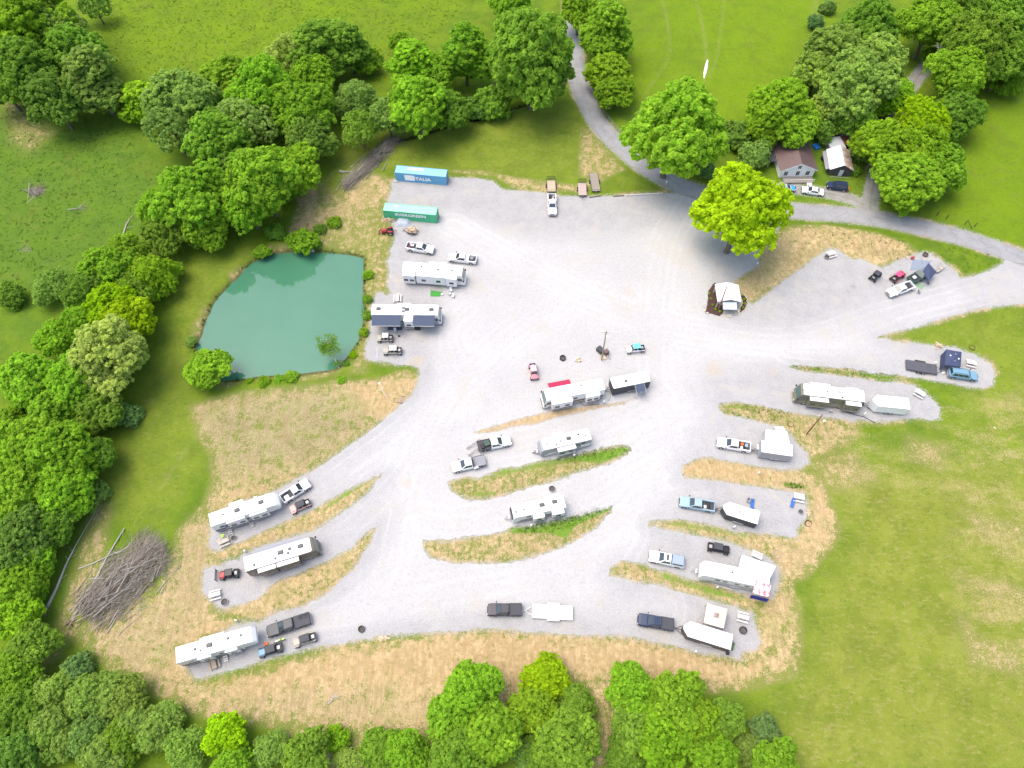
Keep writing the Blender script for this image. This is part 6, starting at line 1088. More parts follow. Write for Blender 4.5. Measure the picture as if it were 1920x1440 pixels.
# camp chairs
def chair(x,y,rz,mat,label):
    c=P(x,y,.3); o=thing('camp_chair',label,'camp chair',(c[0],c[1],.015),rz,'camp chairs'); part('seat',MB().box(-.26,.26,-.24,.24,.40,.44),mat,o,.02); part('backrest',MB().slab([(-.26,.24,.42),(.26,.24,.42),(.26,.42,.98),(-.26,.42,.98)],.03),mat,o); m=MB()
    for sx in (-1,1): m.tube([(sx*.28,-.26,0),(sx*.28,.28,.42)],.015,5).tube([(sx*.28,.3,0),(sx*.28,-.26,.42)],.015,5).tube([(sx*.3,-.26,.62),(sx*.3,.26,.62)],.03,5)
    part('frame',m,STEEL,o)
BC=matte('royal_blue_cloth',(.05,.14,.42),.85,.15,5,.1)
def lounge(x,y,rz,label):
    c=P(x,y,.2); o=thing('lounge_chair',label,'lounge chair',(c[0],c[1],.015),rz,'blue lounge chairs'); part('seat',MB().box(-.32,.32,-.9,.3,.30,.34),BC,o,.02); part('backrest',MB().slab([(-.32,.3,.32),(.32,.3,.32),(.32,.8,.7),(-.32,.8,.7)],.03),BC,o)
    for sx in (-1,1): part('leg',MB().tube([(sx*.3,-.8,0),(sx*.3,-.8,.3)],.02,5).tube([(sx*.3,.3,0),(sx*.3,.3,.3)],.02,5),STEEL,o)
lounge(1410,945,-.2,'blue lounge chair standing above the black cargo trailer'); lounge(1486,943,-.4,'blue lounge chair leaning by the pad end picnic table')
chair(846,545,.4,WHITE,'white chair just right of the green turf mat, upper'); chair(849,556,-.3,WHITE,'white chair right of the green turf mat, lower'); chair(843,551,1.0,WHITE,'white chair nearest the green turf mat'); chair(741,621,.2,matte('pale_grey_cloth',(.62,.62,.62),.8,.1,4,.1),'pale lounger at the edge of the dark mat by the awning')
chair(764,613,.3,SALMON,'brownish chair between the two blue awnings'); chair(1757,509,.5,matte('pale_canvas',(.6,.58,.52),.8,.1,4,.1),'pale chair at the right edge of the far pad camp'); chair(425,1216,.6,PLAST,'dark chair beside the table under the bottom left camper'); chair(1404,940,.4,GREY,'folded grey chair by the black cargo trailer roof'); chair(1723,548,.8,matte('dusky_cloth',(.16,.15,.16),.8,.1,4,.1),'dark chair below the camp kitchen green mat'); chair(1741,531,2.0,matte('dusky_cloth',(.16,.15,.16),.8,.1,4,.1),'dark chair right of the camp kitchen tent')
# boxes, grills, small things
def smallbox(nm,label,cat,x,y,sx,sy,h,mat,rz=0,z=.02):
    c=P(x,y,h/2); o=thing(nm,label,cat,(c[0],c[1],z),rz); part('shell',MB().frus((-sx/2*.94,sx/2*.94,-sy/2*.94,sy/2*.94,0),(-sx/2,sx/2,-sy/2,sy/2,h*.85)),mat,o,.02); part('lid',MB().box(-sx/2-.02,sx/2+.02,-sy/2-.02,sy/2+.02,h*.85+.002,h),mat,o,.02); part('handle',MB().tube([(-sx*.2,0,h),(-sx*.15,0,h+.06),(sx*.15,0,h+.06),(sx*.2,0,h)],.015,5),PLAST,o); return o
smallbox('storage_box','dark storage box below the shorter blue awning','box',783,616,1.1,.6,.6,PLAST); smallbox('grill','black grill with side shelf under the bottom left camper','grill',420,1222,1.2,.8,1.0,BLUEP,.3); smallbox('generator','dark generator beside the bottom left camper slide-out','generator',444,1212,.9,.7,.7,PLAST,.2)
smallbox('small_grill','small round-looking black grill at the tail of the gazebo side trailer','grill',1364,1225,.45,.45,.7,PLAST); smallbox('ice_chest','small green cooler in front of the all-white motorhome','ice chest',829,552,.5,.35,.35,WHITE,.3); smallbox('lime_bag','lime green bag on the bench of the upper left table','bag',420,1007,.5,.4,.35,paint('lime_green',(.45,.75,.10),.5),.2,.78)
smallbox('red_cooler','red cooler left of the blue-grey ground sheet','ice chest',1711,484,.7,.5,.45,RED,.6); smallbox('orange_bag','orange bag lying above the blue and black buggy','bag',499,1207,.6,.45,.35,ORANGE,.4); smallbox('battery_box','white box on the tow bar of the grey trailer','box',1420.5,841,.6,1.0,.55,WHITE,pair((1486,844.5),(1427.5,836),1)[1],.5)
smallbox('water_jug','white jug by the black flat trailer coupling','jug',1754,680,.4,.4,.4,WHITE,.2); smallbox('water_jug','white jug between black flat trailer and blue SUV','jug',1768,699,.4,.4,.4,WHITE,.2); smallbox('bucket','dark bucket by the lounger near the two-awning camper','bucket',748,630,.3,.3,.35,PLAST)
smallbox('red_bin','orange-red bin behind the tail of the navy SUV','bin',1588,355,.7,.9,.7,ORANGE,-.3); smallbox('meter_lid','pale teal lid in the olive field, upper one','utility lid',1847,1188,.65,.95,.25,paint('pale_teal',(.40,.62,.60),.5),-.2,.15); smallbox('meter_lid','pale teal lid in the olive field, lower one','utility lid',1838,1206,.95,.65,.25,paint('pale_teal',(.40,.62,.60),.5),-.1,.15)
smallbox('pond_pump','small white square frame at the north rim of the pond','pump housing',586,468,.6,.6,.3,WHITE,0,-.3); smallbox('blue_barrel','bright blue drum between the house and the sheds','barrel',1530,276,1.3,1.6,.9,paint('drum_blue',(.03,.20,.60),.4),.4); smallbox('blue_barrel','blue drum tight against the rusty shed','barrel',1550,289,.8,.9,.9,paint('drum_blue',(.03,.20,.60),.4),.2); smallbox('rubbish_bin','dark bin between the house and the sheds','bin',1543,298,.9,.9,1.0,PLAST,.1)
# camp kitchen vehicle: dark trailer with tent at the far pad
(cx,cy),rz,L=pair((1708,524),(1744,505),1.2); o=thing('tent_trailer','dark green camping trailer with fold-up grey roof tent on the far pad','tent trailer',(cx,cy,.015),rz); part('body',MB().box(-L/2,L/2,-1.0,1.0,.5,1.15),DGREEN,o,.04); part('roof_tent',MB().frus((-L*.1,L*.45,-1.0,1.0,1.16),(-L*.02,L*.38,-.75,.75,2.0)),matte('grey_green_canvas',(.19,.22,.20),.85,.15,3,.1),o,.05); part('open_bed',MB().box(-L*.46,-L*.12,-.85,.85,1.152,1.2),PLAST,o); part('tool_tray',MB().box(-L*.38,-L*.25,-.3,.4,1.2,1.35),RVW,o,.02)
for s in (-1,1): whl(o,0,s*1.0,.38,.24); part('fender',MB().box(-.55,.55,s*1.08-.12,s*1.08+.12,.80,.85),DGREEN,o)
part('tent_pole',MB().tube([(L*.45,-1.0,1.2),(L*.45,-1.0,2.1),(L*.45,1.0,2.1),(L*.45,1.0,1.2)],.025,5),STEEL,o)
(cx,cy),rz,L=pair((1753,511),(1771,498),.4); o=thing('canoe','pale canoe lying behind the navy camp canopy','canoe',(cx,cy,.02),rz); s_=[]
for k in range(9):
    u=-1+2*k/8; w_=.45*math.sqrt(max(.02,1-u*u)); s_.append([(u*L/2,-w_,.45+.15*u*u),(u*L/2,-w_*.5,.1+.3*u**4),(u*L/2,w_*.5,.1+.3*u**4),(u*L/2,w_,.45+.15*u*u),(u*L/2,w_*.85,.40+.15*u*u),(u*L/2,-w_*.85,.40+.15*u*u)])
part('hull',MB().loft(s_),TAN,o); part('thwart',MB().box(-.1,.1,-.4,.4,.46,.50).box(.9,1.05,-.3,.3,.47,.51),DKW,o)
# bicycles at the nose of the two-awning motorhome
def bike(x,y,rz,mat,label,s=1.0):
    c=P(x,y,.4); o=thing('bicycle',label,'bicycle',(c[0],c[1],.015),rz,'bicycles'); m=MB()
    for X_ in (-.52,.52):
        n=14; pts=[(X_+.33*math.cos(2*math.pi*i/n),0,.34+.33*math.sin(2*math.pi*i/n)) for i in range(n+1)]; part('wheel',MB().tube(pts,.025,4).tube([(X_-.3,0,.34),(X_+.3,0,.34)],.008,3).tube([(X_,0,.04),(X_,0,.64)],.008,3),RUB,o)
    part('frame',MB().tube([(-.52,0,.34),(-.1,0,.34),(.38,0,.85),(-.18,0,.85),(-.52,0,.34)],.022,5).tube([(.52,0,.34),(.36,0,.95)],.022,5).tube([(-.1,0,.34),(-.22,0,.95)],.022,5),mat,o); part('saddle',MB().box(-.35,-.12,-.07,.07,.95,1.0),SEAT,o,.01); part('handlebar',MB().tube([(.34,-.28,1.0),(.36,0,.97),(.34,.28,1.0)],.018,5),PLAST,o)
bike(819,600,.8,SALMON,'bicycle by the front of the two-awning motorhome, upper'); bike(823,606,-.5,TAN,'tan bicycle lying at the front of the two-awning motorhome, lower')
# small dirt motorcycle
(cx,cy),rz,L=pair((514,1205),(533,1198),.5); o=thing('dirt_motorcycle','lime green and white dirt motorcycle next to the blue and black buggy','motorcycle',(cx,cy,.015),rz)
whl(o,-.65,0,.32,.1); whl(o,.65,0,.34,.09); part('frame',MB().tube([(-.65,0,.32),(-.1,0,.45),(.25,0,.85),(.65,0,.34)],.04,6),DKMET,o); part('engine',MB().box(-.2,.2,-.13,.13,.3,.6),STEEL,o,.03); part('fuel_tank',MB().frus((-.05,.38,-.14,.14,.7),(.0,.3,-.09,.09,.92)),paint('lime_green',(.45,.75,.10),.5),o,.03); part('seat',MB().box(-.6,-.05,-.11,.11,.78,.86),WHITE,o,.03); part('handlebar',MB().tube([(.4,-.38,1.08),(.42,0,1.0),(.4,.38,1.08)],.018,5),PLAST,o); part('fender',MB().box(.45,.95,-.09,.09,.72,.76),paint('lime_green',(.45,.75,.10),.5),o)
# ------------------------------------------------------------------ pavilion with flower beds
q=[P(x,y,2.6) for x,y in ((1343,565),(1388,567),(1388,535),(1342,531))]; c=(sum(a[0] for a in q)/4,sum(a[1] for a in q)/4); o=thing('pavilion','small white-roofed pavilion with dark mulch beds at the lot junction','pavilion',(c[0],c[1],0),-.02); w_=math.dist(q[0],q[1])/2; d=math.dist(q[1],q[2])/2
part('roof',MB().slab([(-w_,-d,2.55),(.1,-d,3.3),(.1,d,3.3),(-w_,d,2.55)],.05).slab([(.1,-d,3.3),(w_,-d,2.5),(w_,d,2.5),(.1,d,3.3)],.05),ROOFW,o); part('ridge_cap',MB().box(.04,.16,-d-.03,d+.03,3.33,3.39),GREY,o)
for sx in (-1,1):
    for sy in (-1,1): part('post',MB().box(sx*(w_-.25)-.08,sx*(w_-.25)+.08,sy*(d-.25)-.08,sy*(d-.25)+.08,0,2.55),LTW,o)
part('back_wall',MB().box(-w_+.3,w_-.3,d-.35,d-.28,0,2.45),DKW,o); part('gable_panel',MB().prof([(-w_+.2,2.5),(w_-.2,2.45),(.1,3.2)],-d+.25,-d+.3),wood('gable_boards',(.40,.33,.27),3,2),o)
part('front_awning',MB().slab([(-w_*.55,-d-1.5,1.9),(w_*.62,-d-1.5,1.9),(w_*.62,-d,2.45),(-w_*.55,-d,2.45)],.03),matte('blue_translucent_panel',(.50,.58,.66),.4,.12,2,.05),o)
part('counter',MB().box(-w_*.3,w_*.5,-d+.1,-d+.6,0,1.0),MC['weathered_deck'],o,.02); part('steps',MB().box(-w_*.1,w_*.35,-d-2.2,-d-1.5,0,.14).box(-w_*.1,w_*.35,-d-1.9,-d-1.5,.14,.28),LTW,o)
MUL=matte('dark_mulch',(.075,.040,.034),.95,.45,5,.6)
def bed(pts,label,z=.10,seed=1,stones=True,nm='mulch_bed'):
    w2=PL(pts); j=jag(w2,.4,.07,seed); cx=sum(a[0] for a in j)/len(j); cy=sum(a[1] for a in j)/len(j); tri=tessellate_polygon([[Vector((a,b,0)) for a,b in j]]); o=thing(nm,label,'planting bed',(cx,cy,.0)); m=MB(); v=[(a-cx,b-cy,z) for a,b in j]; n=len(v)
    m.add(v+[(a,b,-.02) for a,b,_ in v],[tuple(t_) for t_ in tri]+[(i,(i+1)%n,n+(i+1)%n,n+i) for i in range(n)]); part('mulch',m,MUL,o)
    if stones:
        r=random.Random(seed); sm=MB().frus((-.16,.16,-.11,.11,0),(-.12,.12,-.08,.08,.17)).mesh('stone',MC['field_stone'] if seed!=2 else PALEST,.03)
        W2=[Vector(a) for a in w2]; dacc=0
        for i in range(len(W2) if stones!='part' else len(W2)//2):
            a=W2[i]; b=W2[(i+1)%len(W2)]; L=(b-a).length; k=int(L/.36)
            for q_ in range(k): p_=a.lerp(b,(q_+.5)/max(1,k)); obj('stone',sm,o,(p_.x-cx+r.gauss(0,.03),p_.y-cy+r.gauss(0,.03),.0),(0,0,math.atan2((b-a).y,(b-a).x)+r.uniform(-.2,.2)))
    return o
PALEST=matte('pale_edging_stone',(.62,.54,.40),.9,.2,4,.3)
bed([(1342,530),(1336,533),(1332,541),(1328,545),(1327,562),(1325,576),(1321,586),(1336,589),(1349,593),(1355,588),(1358,573),(1350,572),(1345,566),(1343,550)],'irregular dark mulch bed on the left of the white pavilion',seed=4,stones=False)
bed([(1389,549),(1396,552),(1400,560),(1401,570),(1398,578),(1391,586),(1387,588),(1382,583),(1388,577),(1392,570),(1392,563),(1388,558)],'crescent mulch bed edged with pale stones right of the pavilion',seed=2,stones=True)
for k,(x,y) in enumerate([(1330,550),(1333,560),(1336,572),(1341,580),(1350,584),(1396,561),(1397,569),(1393,577)]):
    c=P(x,y,.2); o=thing('seedling','small planted shrub, %s in the dark mulch'%['topmost left','second from top left','third from top left','fourth from top left','lowest left','upper one of the crescent','middle one of the crescent','lowest one of the crescent'][k],'plant',(c[0],c[1],.08),k,'shrubs planted in mulch'); cm,tm,hc=TP['bush'][0]; o.scale=(.3,.3,.3); cc=obj('foliage',cm,o,(0,0,hc)); cc.color=TC['yg']+(1,); obj('stem',tm,o)
def stonepile(x,y,w_,d,n,label,seed,nm='stone_pile'):
    c=P(x,y,0); o=thing(nm,label,'stones',(c[0],c[1],0)); r=random.Random(seed)
    if 'stm' not in MC: MC['stm']=[MB().frus((-.2,.2,-.16,.16,0),(-.13,.14,-.1,.12,.24)).mesh('stone',PALEST,.05),MB().frus((-.26,.2,-.2,.18,0),(-.15,.12,-.12,.1,.2)).mesh('stone',MC['field_stone'],.05)]
    for k in range(n): obj('stone',MC['stm'][k%2],o,(r.gauss(0,w_/3),r.gauss(0,d/3),r.uniform(0,.1)),(r.uniform(-.3,.3),r.uniform(-.3,.3),r.uniform(0,3)))
stonepile(1384,586,.9,1.1,12,'heap of pale stones at the lower end of the crescent bed',1); stonepile(1323,584,.5,1.6,9,'line of pale stones at the left tip of the mulch bed',2); stonepile(1485,473,1.6,.7,7,'white boulders in dry grass near the brightest tree',3,'boulders'); stonepile(742,340,1.0,.8,8,'pale rubble at the left corner of the blue container',4); stonepile(1137,672,1.0,.6,7,'rubble at the foot of the lot pole',5)
stonepile(90,0,.1,.1,0,'no stones to see here',9) if 0 else None
# timber kerb along the top of the lot
(cx,cy),rz,L=pair((1172,366),(1243,362),.2); o=thing('timber_beam','long pale timber beam along the top right edge of the lot','beam',(cx,cy,.0),rz); part('timber',MB().box(-L/2,L/2,-.12,.12,0,.28),WHT,o,.02); part('stake',MB().box(-L/2+.5,-L/2+.58,-.2,-.12,0,.4).box(L/2-.6,L/2-.52,-.2,-.12,0,.4),STEEL,o)
for k,(a,b,pl) in enumerate((((1105,370),(1128,367),'left'),((1150,368),(1170,366.5),'right'))):
    (cx,cy),rz,L=pair(a,b,.1); o=thing('old_sleeper','dark old sleeper at the lot edge, %s of the two'%pl,'sleeper',(cx,cy,-.03),rz); part('timber',MB().box(-L/2,L/2,-.12,.12,0,.2),wood('dark_sleeper',(.16,.13,.10)),o,.02); part('spike',MB().cyl((-L/2+.3,0,.2),(-L/2+.3,0,.23),.03,n=6),STEEL,o)
# ------------------------------------------------------------------ house and sheds
def frame_from(A,B):
    a=P(*A,0); b=P(*B,0); return Vector(a),math.atan2(b[1]-a[1],b[0]-a[0]),math.dist(a,b)
a,rz,L=frame_from((1459,333),(1519,334)); W_=8.0; D_=9.2; h=2.7; pk=4.6
o=thing('house','white clapboard house with a brown metal gable roof','house',(a.x+math.cos(rz)*W_/2,a.y+math.sin(rz)*W_/2,0),rz+.05)
SID=NT('white_clapboard'); v=SID.coord(); z_=SID.node('ShaderNodeSeparateXYZ'); SID.put(z_.inputs[0],v); n=SID.noise(v,2,3); SID.bsdf(SID.mix(n,(.80,.80,.80),(.86,.86,.85)),.6,0,SID.bump(SID.math('FRACT',SID.math('MULTIPLY',z_.outputs[2],6.0)),.5,.02)); SID=SID.m
part('wall',MB().box(-W_/2,W_/2,0,D_,0,h).prof([(-W_/2,h),(W_/2,h),(0,pk)],0,D_),SID,o)
BR=NT('brown_metal_roof'); v=BR.coord(); n=BR.noise(v,1.2,4); s_=BR.node('ShaderNodeSeparateXYZ'); BR.put(s_.inputs[0],v); BR.bsdf(BR.mix(n,(.125,.078,.075),(.165,.108,.105)),.45,.2,BR.bump(BR.ramp(BR.math('FRACT',BR.math('MULTIPLY',s_.outputs[1],2.5)),.0,.12),.4,.03)); BR=BR.m
ov=.45; sl=(pk-h)/(W_/2)
part('roof',MB().slab([(-W_/2-ov,-.4,h-ov*sl),(0,-.4,pk),(0,D_+.4,pk),(-W_/2-ov,D_+.4,h-ov*sl)],.1).slab([(0,-.4,pk),(W_/2+ov,-.4,h-ov*sl),(W_/2+ov,D_+.4,h-ov*sl),(0,D_+.4,pk)],.1),BR,o); part('ridge_cap',MB().prof([(-.2,pk+.05),(.2,pk+.05),(0,pk+.16)],-.45,D_+.45),BR,o)
part('fascia',MB().slab([(-W_/2-ov,-.42,h-ov*sl-.1),(0,-.42,pk-.1),(0,-.42,pk+.08),(-W_/2-ov,-.42,h-ov*sl+.08)],.03).slab([(0,-.42,pk-.1),(W_/2+ov,-.42,h-ov*sl-.1),(W_/2+ov,-.42,h-ov*sl+.08),(0,-.42,pk+.08)],.03),WHITE,o)
for x,z0,z1,ww in ((-2.7,.9,2.0,.8),(0.1,.9,2.1,.8),(2.4,.9,2.1,.9),(0,2.9,3.7,.7)):
    f=part('window',MB().box(x-ww/2-.08,x+ww/2+.08,-.05,-.005,z0-.08,z1+.08),WHITE,o); part('pane',MB().box(x-ww/2,x-.03,-.07,-.052,z0,z1).box(x+.03,x+ww/2,-.07,-.052,z0,z1),GL,f)
for yy in (2,5):
    f=part('window',MB().box(W_/2+.005,W_/2+.05,yy-.5,yy+.5,.9,2.1),WHITE,o); part('pane',MB().box(W_/2+.052,W_/2+.07,yy-.42,yy+.42,.98,2.02),GL,f)
pd=part('porch_deck',MB().box(-3.2,3.8,-2.0,-.02,.0,.45),DKW,o); m=MB()
for k in range(15): m.box(-3.2+k*.5-.02,-3.2+k*.5+.02,-1.98,-1.94,.45,1.3)
m.box(-3.2,3.8,-1.99,-1.93,1.3,1.36); part('porch_railing',m,WHITE,o); part('porch_steps',MB().box(2.2,3.3,-2.9,-2.0,0,.2).box(2.2,3.3,-2.45,-2.0,.2,.36),WHITE,o)
part('side_porch_roof',MB().slab([(-W_/2-2.2,3.2,2.0),(-W_/2-ov,3.2,2.3),(-W_/2-ov,6.4,2.3),(-W_/2-2.2,6.4,2.0)],.06),CHAR,o); part('side_porch_post',MB().box(-W_/2-2.1,-W_/2-2.0,3.3,3.4,0,2.0).box(-W_/2-2.1,-W_/2-2.0,6.2,6.3,0,2.0),WHITE,o)
a,rz,L=frame_from((1551,330),(1588,334)); W_=4.9; D_=6.2; h=2.5; pk=3.9
o=thing('rusty_shed','dark shed with rusting white metal gable roof','shed',(a.x+math.cos(rz)*W_/2,a.y+math.sin(rz)*W_/2,0),rz+.06); part('wall',MB().box(-W_/2,W_/2,0,D_,0,h).prof([(-W_/2,h),(W_/2,h),(0,pk)],0,D_),wood('dark_shed_boards',(.11,.095,.10),3,2),o)
RR=NT('rusty_white_metal'); v=RR.coord(); n=RR.noise(RR.mapping(v,(.6,3,.6)),1.3,5,.7); s_=RR.node('ShaderNodeSeparateXYZ'); RR.put(s_.inputs[0],v); band_=RR.ramp(RR.math('ADD',n,RR.math('MULTIPLY',RR.ramp(s_.outputs[0],-.5,1.0),.16)),.56,.66); RR.bsdf(RR.mix(RR.math('MULTIPLY',band_,.8),(.76,.76,.76),(.42,.18,.10)),.5,.2,RR.bump(RR.math('FRACT',RR.math('MULTIPLY',s_.outputs[1],1.6)),.5,.03)); RR=RR.m
sl=(pk-h)/(W_/2); ov=.3
for i in range(6):
    y0=-.3+i*(D_+.6)/6; y1=y0+(D_+.6)/6-.015; part('roof_sheet',MB().slab([(-W_/2-ov,y0,h-ov*sl),(0,y0,pk),(0,y1,pk),(-W_/2-ov,y1,h-ov*sl)],.03),RR,o); part('roof_sheet',MB().slab([(0,y0,pk),(W_/2+ov,y0,h-ov*sl),(W_/2+ov,y1,h-ov*sl),(0,y1,pk)],.03+.01*(i%2)),RR,o)
part('door',MB().box(-.25,.65,-.05,-.004,.1,2.2),matte('pale_blue_door',(.62,.66,.74),.5,.08,3,.05),o); part('front_porch_roof',MB().slab([(-W_/2,-1.5,2.1),(W_/2,-1.5,2.1),(W_/2,-.02,2.35),(-W_/2,-.02,2.35)],.04),CHAR,o) if 0 else None; part('side_lean_to',MB().slab([(-W_/2-1.1,.2,1.9),(-W_/2-.02,.2,2.3),(-W_/2-.02,D_,2.3),(-W_/2-1.1,D_,1.9)],.04),GREY,o)
m=MB()
for k in range(10): m.box(-W_/2+.2+k*.5,-W_/2+.26+k*.5,-.9,-.86,0,.8)
m.box(-W_/2+.2,W_/2,-.9,-.86,.8,.85); part('front_rail',m,WHT,o)
a=Vector(P(1553,292,0)); o=thing('small_shed','small grey-roofed shed behind the rusty shed','shed',(a.x+1.6,a.y,0),rz+.3); part('wall',MB().box(-1.6,1.6,0,3.6,0,2.1),wood('grey_boards',(.30,.28,.26),3,2),o); part('roof',MB().slab([(-1.8,-.2,2.15),(1.8,-.2,2.35),(1.8,3.9,2.35),(-1.8,3.9,2.15)],.05),matte('grey_metal_roof',(.42,.44,.46),.5,.15,2,.1),o); part('door',MB().box(-.4,.4,-.05,-.004,.05,1.9),GREY,o)
a=Vector(P(1572,284,0)); o=thing('scrap_lean_to','low rusty red lean-to beside the small grey shed','shed',(a.x+.8,a.y+.5,0),rz); part('wall',MB().box(-1.2,1.2,0,2.6,0,1.7),wood('rotten_boards',(.10,.075,.07),3,2),o); part('roof',MB().slab([(-1.3,-.1,1.75),(1.3,-.1,1.75),(1.3,2.7,1.9),(-1.3,2.7,1.9)],.04),matte('rust_red_metal',(.28,.10,.07),.7,.35,2,.2),o)
heap('white_tarp','crumpled white sheet behind the small sheds','tarp',(1576,268),(1589,247),0,matte('dirty_white_sheet',(.58,.58,.57),.8,.15,2,.3),h=1.0,seed=6)
# ------------------------------------------------------------------ brush piles, felled trunks, logs
def brush(A,B,wid,h,nlog,ntwig,label,seed,spread=.35):
    a=Vector(P(*A,0)); b=Vector(P(*B,0)); d=(b-a); L=d.length; rz=math.atan2(d.y,d.x); c=(a+b)/2; o=thing('brush_pile',label,'brush pile',(c.x,c.y,0),rz); r=random.Random(seed)
    for k in range(nlog):
        x=r.uniform(-.42,.42)*L; y=r.gauss(0,.28)*wid; l_=r.uniform(3,8)*(1 if L>10 else .7); an=r.gauss(0,spread); z=.2+h*max(.1,(1-abs(y)/wid*1.6))*r.random(); dx=math.cos(an)*l_/2; dy=math.sin(an)*l_/2; bz_=r.uniform(-.35,.35)
        mid=Vector((x+r.gauss(0,.15),y+r.gauss(0,.15),z+.1)); part('branch',MB().tube([(x-dx,y-dy,max(.05,z-bz_)),mid,(x+dx,y+dy,max(.05,z+bz_))],[r.uniform(.05,.10),.05,.02],5),DEADW if r.random()<.6 else TWIG,o) if r.random()<.4 else part('branch',MB().tube([(x-dx,y-dy,max(.05,z-bz_)),mid,(x+dx,y+dy,max(.05,z+bz_))],[r.uniform(.05,.09),.05,.02],5).tube([mid,mid+Vector((math.cos(an+.5)*l_*.35,math.sin(an+.5)*l_*.35,.3))],[.035,.01],4).tube([mid.lerp(Vector((x+dx,y+dy,z)),.5),mid.lerp(Vector((x+dx,y+dy,z)),.5)+Vector((math.cos(an-.6)*l_*.25,math.sin(an-.6)*l_*.25,.2))],[.03,.01],4),DEADW if r.random()<.5 else TWIG,o)
    m=MB()
    for k in range(ntwig):
        x=r.uniform(-.5,.5)*L; y=r.gauss(0,.30)*wid*(1-.5*abs(x)/L); l_=r.uniform(.8,3.2); an=r.gauss(0,.8); z=.05+h*max(.05,(1-(abs(y)/wid)*1.5))*r.random(); s0=Vector((x,y,z)); e=s0+Vector((math.cos(an)*l_,math.sin(an)*l_,r.gauss(0,.35)*l_*.5)); e.z=max(.03,e.z); md=(s0+e)/2+Vector((r.gauss(0,.12),r.gauss(0,.12),r.gauss(0,.1))); m.tube([s0,md,e],[.035,.022,.008],3)
    part('twigs',m,TWIG,o,kind='stuff'); return o
brush((158,1155),(300,1028),9.0,2.2,170,3200,'big heap of bare branches and brush at the left of the pads',1)
brush((645,358),(738,268),3.8,1.7,55,1900,'long narrow brush pile between pond and blue container',2,.18)
brush((55,362),(76,362),1.8,.7,8,420,'small round brush heap in the dark pasture',3,1.5); brush((36,470),(46,469),1.0,.4,4,120,'tiny brush heap in the pasture at the left edge',4,1.5); brush((146,393),(152,393),.6,.3,3,40,'tiny twig heap in the pasture, right one',5,1.5)
def felled(A,B,label,r0=.28,root=True,z1=.5,cont=None,mat=None):
    a=P(*A,0); b=P(*B,0); v=Vector((b[0]-a[0],b[1]-a[1],0)); o=thing('felled_trunk',label,'felled tree',(a[0],a[1],0)); pts=[Vector((0,0,.5)),v*.33+Vector((.1,-.1,.45+z1*.3)),v*.66+Vector((-.15,.1,.4+z1*.5)),v+Vector((0,0,.3+z1))]
    if cont: c=P(*cont,0); pts.append(Vector((c[0]-a[0],c[1]-a[1],.5)))
    rad=[r0,r0*.8,r0*.55,r0*.3]+([.03] if cont else []); part('trunk',MB().tube(pts,rad,9),mat or DEADW,o); r=random.Random(int(A[0])); m=MB()
    for k in range(7): s=pts[1].lerp(pts[3],r.random()); m.tube([s,s+Vector((r.gauss(0,.8),r.gauss(0,.8),r.uniform(0,.5)))],[.05,.015],4)
    part('limb',m,mat or DEADW,o)
    if root:
        m=MB(); dn=-v.normalized()
        for k in range(46): t_=Vector((r.gauss(0,1),r.gauss(0,1),r.gauss(0,1))).normalized(); t_=(t_+dn*.4).normalized(); m.tube([Vector((0,0,.5)),Vector((0,0,.5))+t_*.6,Vector((0,0,.5))+t_*r.uniform(.9,1.35)+Vector((0,0,-.1))],[.10,.07,.02],4)
        part('root_ball',m,matte('root_soil',(.34,.26,.17),.95,.35,5,.4),o)
felled((136,1168),(237,993),'tall pale felled trunk with root ball, lying along the big brush heap',.27); felled((90,1143),(146,1026),'felled trunk with root ball at the edge of the west trees',.27,cont=(182,959)); felled((150,1068),(235,1035),'long thin felled stem reaching left out of the big brush heap',.14,False,.6)
felled((229,450),(244,412),'short pale log lying in the pasture edge',.2,False,.1); felled((637,324),(662,326),'cut log sticking out left of the narrow brush pile',.3,False,.2); felled((617,1320),(631,1302),'weathered board-like log lying on the south straw bank',.13,False,.05); felled((1319,160),(1327,120),'x x x x x',.1) if 0 else None
# pale slab heap in the top right field
c=P(1322.5,134,0); o=thing('sand_heap','long pale heap of sand in the top right field','sand heap',(c[0],c[1],.0),math.atan2(P(1327,112)[1]-P(1318,156)[1],P(1327,112)[0]-P(1318,156)[0])); vs=[]; n=14; r=random.Random(3)
for j in range(n+1):
    for i in range(7): u=-1+2*j/n; v=-1+2*i/6; vs.append((u*5.0,v*.6*(1-.5*u*u)+r.uniform(-.08,.08),.55*max(0,1-u*u)*max(0,1-v*v)+.13*(1-abs(v))+.04+r.uniform(0,.05)))
part('heap',MB().add(vs,[(j*7+i,j*7+i+1,(j+1)*7+i+1,(j+1)*7+i) for j in range(n) for i in range(6)]),matte('pale_sand',(.72,.66,.54),.95,.15,4,.4),o,smooth=True); part('board',MB().box(-1,2.2,.3,.5,.35,.40),DKW,o)
